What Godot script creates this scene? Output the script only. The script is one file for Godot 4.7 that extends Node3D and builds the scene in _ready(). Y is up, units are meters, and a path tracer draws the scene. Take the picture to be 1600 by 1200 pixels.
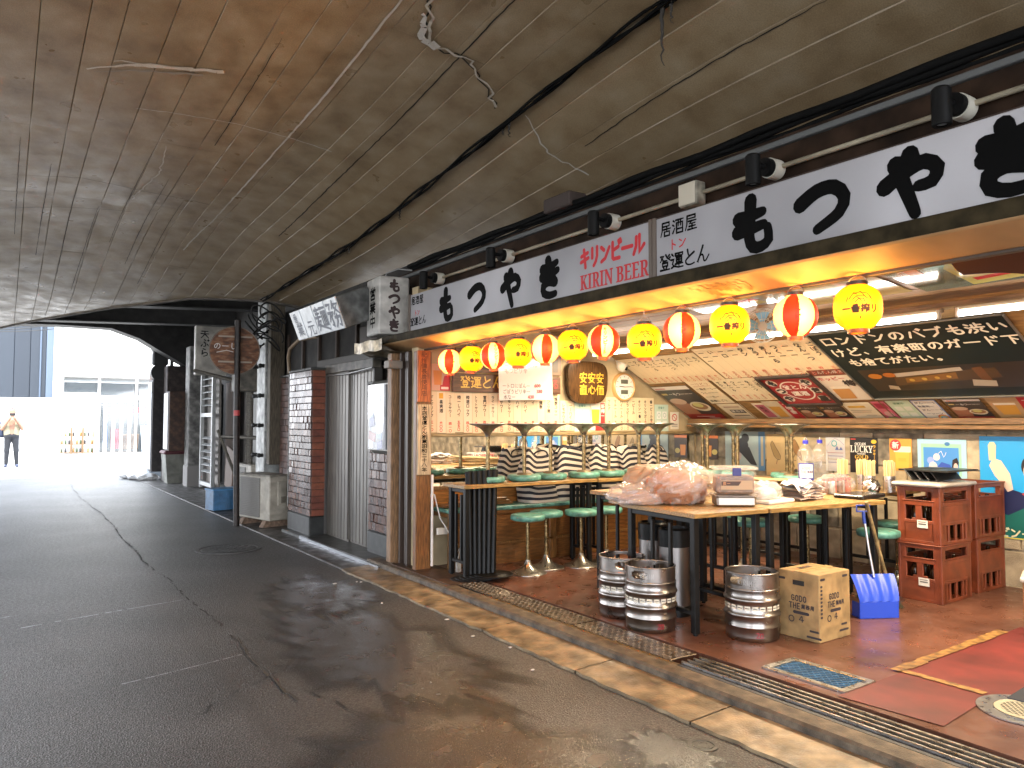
extends Node3D

# ---------------------------------------------------------------- mesh builder
class Mb:
	var st := SurfaceTool.new()
	func _init():
		st.begin(Mesh.PRIMITIVE_TRIANGLES)
		st.set_smooth_group(-1)
	func flat(): st.set_smooth_group(-1)
	func smooth(g := 0): st.set_smooth_group(g)
	# one triangle whose front looks along n
	func tri(a: Vector3, b: Vector3, c: Vector3, n: Vector3):
		if (b - a).cross(c - a).dot(n) > 0.0:
			st.add_vertex(a); st.add_vertex(c); st.add_vertex(b)
		else:
			st.add_vertex(a); st.add_vertex(b); st.add_vertex(c)
	func quad(a: Vector3, b: Vector3, c: Vector3, d: Vector3, n: Vector3):
		tri(a, b, c, n); tri(a, c, d, n)
	func tri_uv(a: Vector3, b: Vector3, c: Vector3, ua: Vector2, ub: Vector2, uc: Vector2, n: Vector3):
		var vs = [a, b, c]; var us = [ua, ub, uc]
		if (b - a).cross(c - a).dot(n) > 0.0:
			vs = [a, c, b]; us = [ua, uc, ub]
		for i in 3:
			st.set_uv(us[i]); st.add_vertex(vs[i])
	func box(c: Vector3, s: Vector3, bevel := 0.0, bs := Basis.IDENTITY):
		var h := s * 0.5
		var b: float = min(bevel, min(h.x, min(h.y, h.z)) * 0.9)
		flat()
		for i in 3:
			var j := (i + 1) % 3
			var k := (i + 2) % 3
			for si in [-1.0, 1.0]:
				var p := []
				for q in [[-1.0, -1.0], [1.0, -1.0], [1.0, 1.0], [-1.0, 1.0]]:
					var v := Vector3.ZERO
					v[i] = si * h[i]; v[j] = q[0] * (h[j] - b); v[k] = q[1] * (h[k] - b)
					p.append(c + bs * v)
				var n := Vector3.ZERO
				n[i] = si
				quad(p[0], p[1], p[2], p[3], bs * n)
				if b > 0.0:
					for sj in [-1.0, 1.0]:
						var e := []
						for sk in [-1.0, 1.0]:
							var v1 := Vector3.ZERO
							v1[i] = si * h[i]; v1[j] = sj * (h[j] - b); v1[k] = sk * (h[k] - b)
							var v2 := Vector3.ZERO
							v2[i] = si * (h[i] - b); v2[j] = sj * h[j]; v2[k] = sk * (h[k] - b)
							e.append(c + bs * v1); e.append(c + bs * v2)
						var m := Vector3.ZERO
						m[i] = si; m[j] = sj
						quad(e[0], e[1], e[3], e[2], bs * m)
		if b > 0.0:
			for sx in [-1.0, 1.0]:
				for sy in [-1.0, 1.0]:
					for sz in [-1.0, 1.0]:
						var g := Vector3(sx, sy, sz)
						tri(c + bs * (g * (h - Vector3(0, b, b))), c + bs * (g * (h - Vector3(b, 0, b))), c + bs * (g * (h - Vector3(b, b, 0))), bs * g)
	# profile: (radius, height) from bottom to top along the outside
	func lathe(prof: Array, seg := 20, c := Vector3.ZERO, bs := Basis.IDENTITY, sm := true, a0 := 0.0, a1 := TAU):
		for i in prof.size() - 1:
			if sm: smooth(i if absf(float(prof[i].x) - float(prof[i + 1].x)) < 0.0 else 0)
			var p: Vector2 = prof[i]
			var q: Vector2 = prof[i + 1]
			var nn := Vector2(q.y - p.y, p.x - q.x)
			for k in seg:
				var t0 := a0 + (a1 - a0) * k / seg
				var t1 := a0 + (a1 - a0) * (k + 1) / seg
				var d0 := Vector3(cos(t0), 0, sin(t0))
				var d1 := Vector3(cos(t1), 0, sin(t1))
				var n := bs * ((d0 + d1).normalized() * nn.x + Vector3(0, nn.y, 0))
				var A := c + bs * (d0 * p.x + Vector3(0, p.y, 0))
				var B := c + bs * (d1 * p.x + Vector3(0, p.y, 0))
				var C := c + bs * (d1 * q.x + Vector3(0, q.y, 0))
				var D := c + bs * (d0 * q.x + Vector3(0, q.y, 0))
				if p.x > 1e-6: tri(A, B, C, n)
				if q.x > 1e-6: tri(A, C, D, n)
		flat()
	func lathe_sharp(prof: Array, seg := 20, c := Vector3.ZERO, bs := Basis.IDENTITY):
		for i in prof.size() - 1:
			smooth(i)
			lathe_one(prof[i], prof[i + 1], seg, c, bs)
		flat()
	func lathe_one(p: Vector2, q: Vector2, seg: int, c: Vector3, bs: Basis):
		var nn := Vector2(q.y - p.y, p.x - q.x)
		for k in seg:
			var t0 := TAU * k / seg
			var t1 := TAU * (k + 1) / seg
			var d0 := Vector3(cos(t0), 0, sin(t0))
			var d1 := Vector3(cos(t1), 0, sin(t1))
			var n := bs * ((d0 + d1).normalized() * nn.x + Vector3(0, nn.y, 0))
			var A := c + bs * (d0 * p.x + Vector3(0, p.y, 0))
			var B := c + bs * (d1 * p.x + Vector3(0, p.y, 0))
			var C := c + bs * (d1 * q.x + Vector3(0, q.y, 0))
			var D := c + bs * (d0 * q.x + Vector3(0, q.y, 0))
			if p.x > 1e-6: tri(A, B, C, n)
			if q.x > 1e-6: tri(A, C, D, n)
	func cyl(a: Vector3, b: Vector3, r: float, seg := 12, r2 := -1.0):
		var d := b - a
		var bs := frame(d.normalized())
		var rr := r2 if r2 >= 0.0 else r
		lathe_sharp([Vector2(0, 0), Vector2(r, 0), Vector2(rr, d.length()), Vector2(0, d.length())], seg, a, bs)
	static func frame(y: Vector3) -> Basis:
		var x := y.cross(Vector3.UP if absf(y.y) < 0.9 else Vector3.RIGHT).normalized()
		return Basis(x, y, x.cross(y))
	func tube(pts: Array, r: float, seg := 8, caps := true, r_end := -1.0):
		var n := pts.size()
		var rings := []
		var x := Vector3.ZERO
		for i in n:
			var d: Vector3 = (pts[min(i + 1, n - 1)] - pts[max(i - 1, 0)]).normalized()
			if i == 0:
				x = d.cross(Vector3.UP if absf(d.y) < 0.9 else Vector3.RIGHT).normalized()
			else:
				x = (x - d * x.dot(d)).normalized()
			var y := d.cross(x)
			var rr := r if r_end < 0.0 else lerpf(r, r_end, float(i) / (n - 1))
			var ring := []
			for k in seg:
				var t := TAU * k / seg
				ring.append(pts[i] + (x * cos(t) + y * sin(t)) * rr)
			rings.append(ring)
		smooth(1)
		for i in n - 1:
			for k in seg:
				var k2 := (k + 1) % seg
				var m: Vector3 = (rings[i][k] + rings[i][k2]) * 0.5 - pts[i]
				quad(rings[i][k], rings[i][k2], rings[i + 1][k2], rings[i + 1][k], m)
		flat()
		if caps:
			for e in [0, n - 1]:
				var d2: Vector3 = pts[0] - pts[1] if e == 0 else pts[n - 1] - pts[n - 2]
				for k in seg:
					tri(pts[e], rings[e][k], rings[e][(k + 1) % seg], d2)
	# polygon (x right, y up) in the plane of r,u at o, extruded along n by depth
	func prism(poly: PackedVector2Array, o: Vector3, r: Vector3, u: Vector3, depth: float):
		flat()
		var n := r.cross(u)
		var ix := Geometry2D.triangulate_polygon(poly)
		for t in range(0, ix.size(), 3):
			var v := []
			for q in 3:
				var p := poly[ix[t + q]]
				v.append(o + r * p.x + u * p.y)
			tri(v[0] + n * depth, v[1] + n * depth, v[2] + n * depth, n)
			if depth > 0.0015:
				tri(v[0], v[1], v[2], -n)
		if depth > 0.0015:
			var area := 0.0
			for i in poly.size():
				area += poly[i].cross(poly[(i + 1) % poly.size()])
			for i in poly.size():
				var p := poly[i]
				var q := poly[(i + 1) % poly.size()]
				var e := (q - p) * (1.0 if area > 0.0 else -1.0)
				var out := r * e.y - u * e.x
				var A := o + r * p.x + u * p.y
				var B := o + r * q.x + u * q.y
				quad(A, B, B + n * depth, A + n * depth, out)
	func grid(fn: Callable, nu: int, nv: int, up: Vector3, uv := false):
		smooth(2)
		var P := []
		for i in nu + 1:
			for j in nv + 1:
				P.append(fn.call(float(i) / nu, float(j) / nv))
		for i in nu:
			for j in nv:
				var a: Vector3 = P[i * (nv + 1) + j]
				var b: Vector3 = P[(i + 1) * (nv + 1) + j]
				var c: Vector3 = P[(i + 1) * (nv + 1) + j + 1]
				var d: Vector3 = P[i * (nv + 1) + j + 1]
				if uv:
					var ua := Vector2(float(i) / nu, float(j) / nv)
					var ub := Vector2(float(i + 1) / nu, float(j) / nv)
					var uc := Vector2(float(i + 1) / nu, float(j + 1) / nv)
					var ud := Vector2(float(i) / nu, float(j + 1) / nv)
					tri_uv(a, b, c, ua, ub, uc, up); tri_uv(a, c, d, ua, uc, ud, up)
				else:
					quad(a, b, c, d, up)
		flat()
	func append(m: Mesh, x: Transform3D):
		st.append_from(m, 0, x)
	func done() -> ArrayMesh:
		st.generate_normals()
		return st.commit()

# ---------------------------------------------------------------- naming
var counts := {}
func numbered(n: String) -> String:
	counts[n] = counts.get(n, 0) + 1
	return n if counts[n] == 1 else "%s_%03d" % [n, counts[n] - 1]
func tag(o: Node3D, label: String, category: String, group := "") -> Node3D:
	o.set_meta("label", label)
	o.set_meta("category", category)
	if group != "": o.set_meta("group", group)
	return o
func thing(called: String, label: String, category: String, at := Vector3.ZERO, turn := 0.0, group := "") -> Node3D:
	var o := Node3D.new()
	o.name = numbered(called)
	add_child(o, true)
	o.position = at
	o.rotation.y = deg_to_rad(turn)
	return tag(o, label, category, group)
func part(mb, called: String, m: Material, parent: Node3D = null) -> MeshInstance3D:
	var o := MeshInstance3D.new()
	o.name = called if parent else numbered(called)
	o.mesh = mb.done() if mb is Mb else mb
	o.material_override = m
	(parent if parent else self).add_child(o, true)
	return o
func solo(mb, called: String, m: Material, label: String, category: String, group := "") -> MeshInstance3D:
	var o := part(mb, called, m)
	tag(o, label, category, group)
	return o
func struct(mb, called: String, m: Material) -> MeshInstance3D:
	var o := part(mb, called, m)
	o.set_meta("kind", "structure")
	return o
func copy(o: Node3D, label: String, at: Vector3, turn := 0.0) -> Node3D:
	var c: Node3D = o.duplicate()
	var base: String = String(o.name)
	c.name = numbered(base)
	add_child(c, true)
	c.position = at
	c.rotation = Vector3(0, deg_to_rad(turn), 0)
	c.set_meta("label", label)
	return c

# ---------------------------------------------------------------- materials
var tex := {}
func noise_tex(key: String, freq: float, lo: float, hi: float, octaves := 4, sd := 1, kind := FastNoiseLite.TYPE_SIMPLEX_SMOOTH, size := 512, normal := 0.0) -> NoiseTexture2D:
	if tex.has(key): return tex[key]
	var n := FastNoiseLite.new()
	n.noise_type = kind
	n.seed = sd
	n.frequency = freq
	n.fractal_octaves = octaves
	var t := NoiseTexture2D.new()
	t.width = size
	t.height = size
	t.seamless = true
	t.noise = n
	if normal > 0.0:
		t.as_normal_map = true
		t.bump_strength = normal
	else:
		var g := Gradient.new()
		g.set_color(0, Color(lo, lo, lo))
		g.set_color(1, Color(hi, hi, hi))
		t.color_ramp = g
	tex[key] = t
	return t
func ramp_tex(key: String, freq: float, stops: Array, octaves := 4, sd := 1, size := 512) -> NoiseTexture2D:
	if tex.has(key): return tex[key]
	var t := noise_tex(key, freq, 0, 1, octaves, sd, FastNoiseLite.TYPE_SIMPLEX_SMOOTH, size)
	var g := Gradient.new()
	g.offsets = PackedFloat32Array()
	var off := PackedFloat32Array()
	var cs := PackedColorArray()
	for s in stops:
		off.append(s[0]); cs.append(lin(s[1]))
	g.offsets = off
	g.colors = cs
	t.color_ramp = g
	return t
func lin(c) -> Color:
	var k := Color(c[0], c[1], c[2]) if c is Array else Color(c, c, c)
	return k.linear_to_srgb()
var mats := {}
func mat(c, rough := 0.7, o := {}) -> StandardMaterial3D:
	var key := str(c, rough, o)
	if mats.has(key): return mats[key]
	var m := StandardMaterial3D.new()
	var cc = c if c is Array else [c, c, c]
	m.albedo_color = Color(cc[0], cc[1], cc[2]).linear_to_srgb()
	m.roughness = rough
	m.metallic = o.get("metal", 0.0)
	m.metallic_specular = o.get("spec", 0.5)
	m.cull_mode = BaseMaterial3D.CULL_DISABLED
	var sc = o.get("scale", 1.0)
	m.uv1_scale = sc if sc is Vector3 else Vector3(sc, sc, sc)
	if o.has("tex") or o.has("rtex") or o.has("bump") or o.has("normal"):
		m.uv1_triplanar = true
		m.uv1_world_triplanar = o.get("world", true)
	if o.has("tex"): m.albedo_texture = tex[o.tex]
	if o.has("rtex"):
		m.roughness_texture = tex[o.rtex]
		m.roughness = o.get("rmul", 1.0)
	if o.has("bump"):
		m.heightmap_enabled = true
		m.heightmap_texture = tex[o.bump]
		m.heightmap_scale = o.get("depth", 0.5)
	if o.has("alpha"):
		m.transparency = BaseMaterial3D.TRANSPARENCY_ALPHA
		m.albedo_color.a = o.alpha
	if o.has("emit"):
		m.emission_enabled = true
		var e = o.emit
		m.emission = Color(e[0], e[1], e[2]).linear_to_srgb()
		m.emission_energy_multiplier = o.get("energy", 1.0)
	if o.has("backlight"):
		m.backlight_enabled = true
		var b = o.backlight
		m.backlight = Color(b[0], b[1], b[2]).linear_to_srgb()
	if o.has("coat"):
		m.clearcoat_enabled = true
		m.clearcoat = o.coat
		m.clearcoat_roughness = o.get("coat_rough", 0.1)
	if o.has("sheen"):
		m.rim_enabled = true
		m.rim = o.sheen
	mats[key] = m
	return m
func detail(m: StandardMaterial3D, key: String, sc: float):
	m.detail_enabled = true
	m.detail_blend_mode = BaseMaterial3D.BLEND_MODE_MUL
	m.detail_albedo = tex[key]
	m.detail_uv_layer = BaseMaterial3D.DETAIL_UV_2
	m.uv2_triplanar = true
	m.uv2_world_triplanar = true
	m.uv2_scale = Vector3(sc, sc, sc)
func textures():
	noise_tex("grime", 0.006, 0.45, 1.0, 5, 11)
	noise_tex("soft", 0.004, 0.72, 1.0, 4, 12)
	noise_tex("fine", 0.06, 0.84, 1.0, 4, 13)
	noise_tex("speck", 0.25, 0.55, 1.0, 2, 14)
	noise_tex("grain", 0.02, 0.55, 1.0, 5, 15)
	noise_tex("speckle", 0.09, 0.76, 1.0, 5, 41)
	noise_tex("patch", 0.012, 0.72, 1.0, 5, 42)
	noise_tex("h_fine", 0.08, 0.0, 1.0, 5, 16)
	noise_tex("h_soft", 0.012, 0.0, 1.0, 4, 17)
	noise_tex("r_mid", 0.012, 0.28, 0.62, 4, 18)
	noise_tex("r_road", 0.05, 0.32, 0.56, 3, 28, FastNoiseLite.TYPE_SIMPLEX_SMOOTH, 1024)
	noise_tex("r_wet", 0.009, 0.04, 0.36, 4, 19)
	noise_tex("r_gloss", 0.02, 0.12, 0.32, 3, 20)
	noise_tex("r_metal", 0.008, 0.22, 0.40, 3, 25)
	noise_tex("h_gravel", 0.22, 0.0, 1.0, 2, 21, FastNoiseLite.TYPE_CELLULAR, 1024)
	ramp_tex("asphalt", 0.14, [[0.0, 0.02], [0.38, 0.06], [0.58, 0.10], [0.74, 0.17], [0.9, 0.38], [1.0, 0.42]], 3, 22, 1024)
	ramp_tex("concrete", 0.007, [[0.0, [0.22, 0.165, 0.11]], [0.4, [0.34, 0.275, 0.20]], [0.65, [0.39, 0.33, 0.255]], [1.0, [0.47, 0.42, 0.36]]], 6, 23, 1024)
	ramp_tex("rusty", 0.012, [[0.0, [0.04, 0.02, 0.012]], [0.45, [0.13, 0.05, 0.022]], [0.6, [0.19, 0.08, 0.035]], [1.0, [0.3, 0.2, 0.13]]], 5, 24)

# ---------------------------------------------------------------- lettering
func smooth_line(p: Array) -> Array:
	var out := []
	var n := p.size()
	for i in n - 1:
		var a: Vector2 = p[max(i - 1, 0)]
		var b: Vector2 = p[i]
		var c: Vector2 = p[i + 1]
		var d: Vector2 = p[min(i + 2, n - 1)]
		var steps := clampi(int(b.distance_to(c) / 9.0), 2, 6)
		for k in steps:
			out.append(b.cubic_interpolate(c, a, d, float(k) / steps))
	out.append(p[n - 1])
	return out
func ribbon(mb: Mb, p: Array, w: float, place: Callable, h0: float, brush := false):
	var n := p.size()
	if n < 2: return
	var L := []
	var R := []
	for i in n:
		var d0: Vector2 = (p[i] - p[max(i - 1, 0)])
		var d1: Vector2 = (p[min(i + 1, n - 1)] - p[i])
		if d0.length() < 1e-6: d0 = d1
		if d1.length() < 1e-6: d1 = d0
		var m := (d0.normalized() + d1.normalized())
		if m.length() < 0.2: m = d0
		m = m.normalized()
		var nrm := Vector2(-m.y, m.x)
		var k: float = 1.0 / maxf(0.6, nrm.dot(Vector2(-d1.y, d1.x).normalized()))
		var ww := w * 0.5
		if brush:
			var t := float(i) / (n - 1)
			ww *= lerpf(1.12, 0.72, t)
		L.append(p[i] + nrm * ww * k)
		R.append(p[i] - nrm * ww * k)
	var up: Vector3 = place.call(p[0], h0 + 0.01) - place.call(p[0], h0)
	for i in n - 1:
		var ha := h0 + 0.0001 * float(i) / n
		var hb := h0 + 0.0001 * float(i + 1) / n
		up = place.call(p[i], h0 + 0.01) - place.call(p[i], h0)
		mb.quad(place.call(L[i], ha), place.call(L[i + 1], hb), place.call(R[i + 1], hb), place.call(R[i], ha), up)
	for e in [0, n - 1]:
		var c: Vector2 = p[e]
		var he := h0 + (0.0001 if e > 0 else 0.0)
		var d: Vector2 = (p[0] - p[1]) if e == 0 else (p[n - 1] - p[n - 2])
		var a0 := d.angle() - PI / 2
		var r: float = L[e].distance_to(c)
		var q := 5
		up = place.call(c, h0 + 0.01) - place.call(c, h0)
		for k in q:
			var u := c + Vector2.from_angle(a0 + PI * k / q) * r
			var v := c + Vector2.from_angle(a0 + PI * (k + 1) / q) * r
			mb.tri(place.call(c, he), place.call(u, he), place.call(v, he), up)
func letters(mb: Mb, s: String, place: Callable, x: float, y: float, size: float, weight := 0.1, vertical := false, gap := 1.08, brush := false, squeeze := 1.0):
	var cx := x
	var cy := y
	for ch in s:
		if ch == " ":
			if vertical: cy += size * 0.5
			else: cx += size * 0.5
			continue
		var key := ch
		if vertical and ch == "ー": key = "縦"
		var g = G.get(key, G["一"])
		var idx := 0
		for stroke in g:
			if stroke is bool: continue
			var pts := []
			for i in range(0, stroke.size(), 2):
				pts.append(Vector2(stroke[i], stroke[i + 1]))
			if g[0] is bool and pts.size() > 2: pts = smooth_line(pts)
			var q := []
			for p in pts:
				q.append(Vector2(cx + p.x * 0.01 * size * squeeze, cy + p.y * 0.01 * size))
			ribbon(mb, q, size * weight, place, 0.0012 + idx * 0.00016, brush)
			idx += 1
		if vertical: cy += size * gap
		else: cx += size * gap * squeeze
# one part for every character
func chars(s: String, t: Node3D, m: Material, o: Vector3, r: Vector3, u: Vector3, size: float, weight: float, vertical := false, gap := 1.08, brush := false, squeeze := 1.0):
	for i in s.length():
		var mb := Mb.new()
		var d := size * gap * i
		letters(mb, s[i] if not (vertical and s[i] == "ー") else "縦", plane_map(o + (-u * d if vertical else r * d * squeeze), r, u), 0, 0, size, weight, false, gap, brush, squeeze)
		part(mb, "character", m, t)
func plane_map(o: Vector3, r: Vector3, u: Vector3) -> Callable:
	var n := r.cross(u)
	return func(p: Vector2, h: float) -> Vector3: return o + r * p.x - u * p.y + n * h
func latin(s: String, m: Material, parent: Node3D, o: Vector3, r: Vector3, u: Vector3, height: float, serif := false, stretch := 1.0, called := "lettering") -> MeshInstance3D:
	var t := TextMesh.new()
	var f := SystemFont.new()
	f.font_names = PackedStringArray(["Droid Serif" if serif else "Droid Sans"])
	f.font_weight = 700
	t.font = f
	t.font_size = 64
	t.pixel_size = height / 46.0
	t.depth = 0.0016 * 46.0 / 46.0
	t.text = s
	var i := MeshInstance3D.new()
	i.name = called
	i.mesh = t
	i.material_override = m
	i.transform = Transform3D(Basis(r * stretch, u, r.cross(u)), o + r.cross(u) * 0.0022)
	parent.add_child(i, true)
	return i
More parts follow.
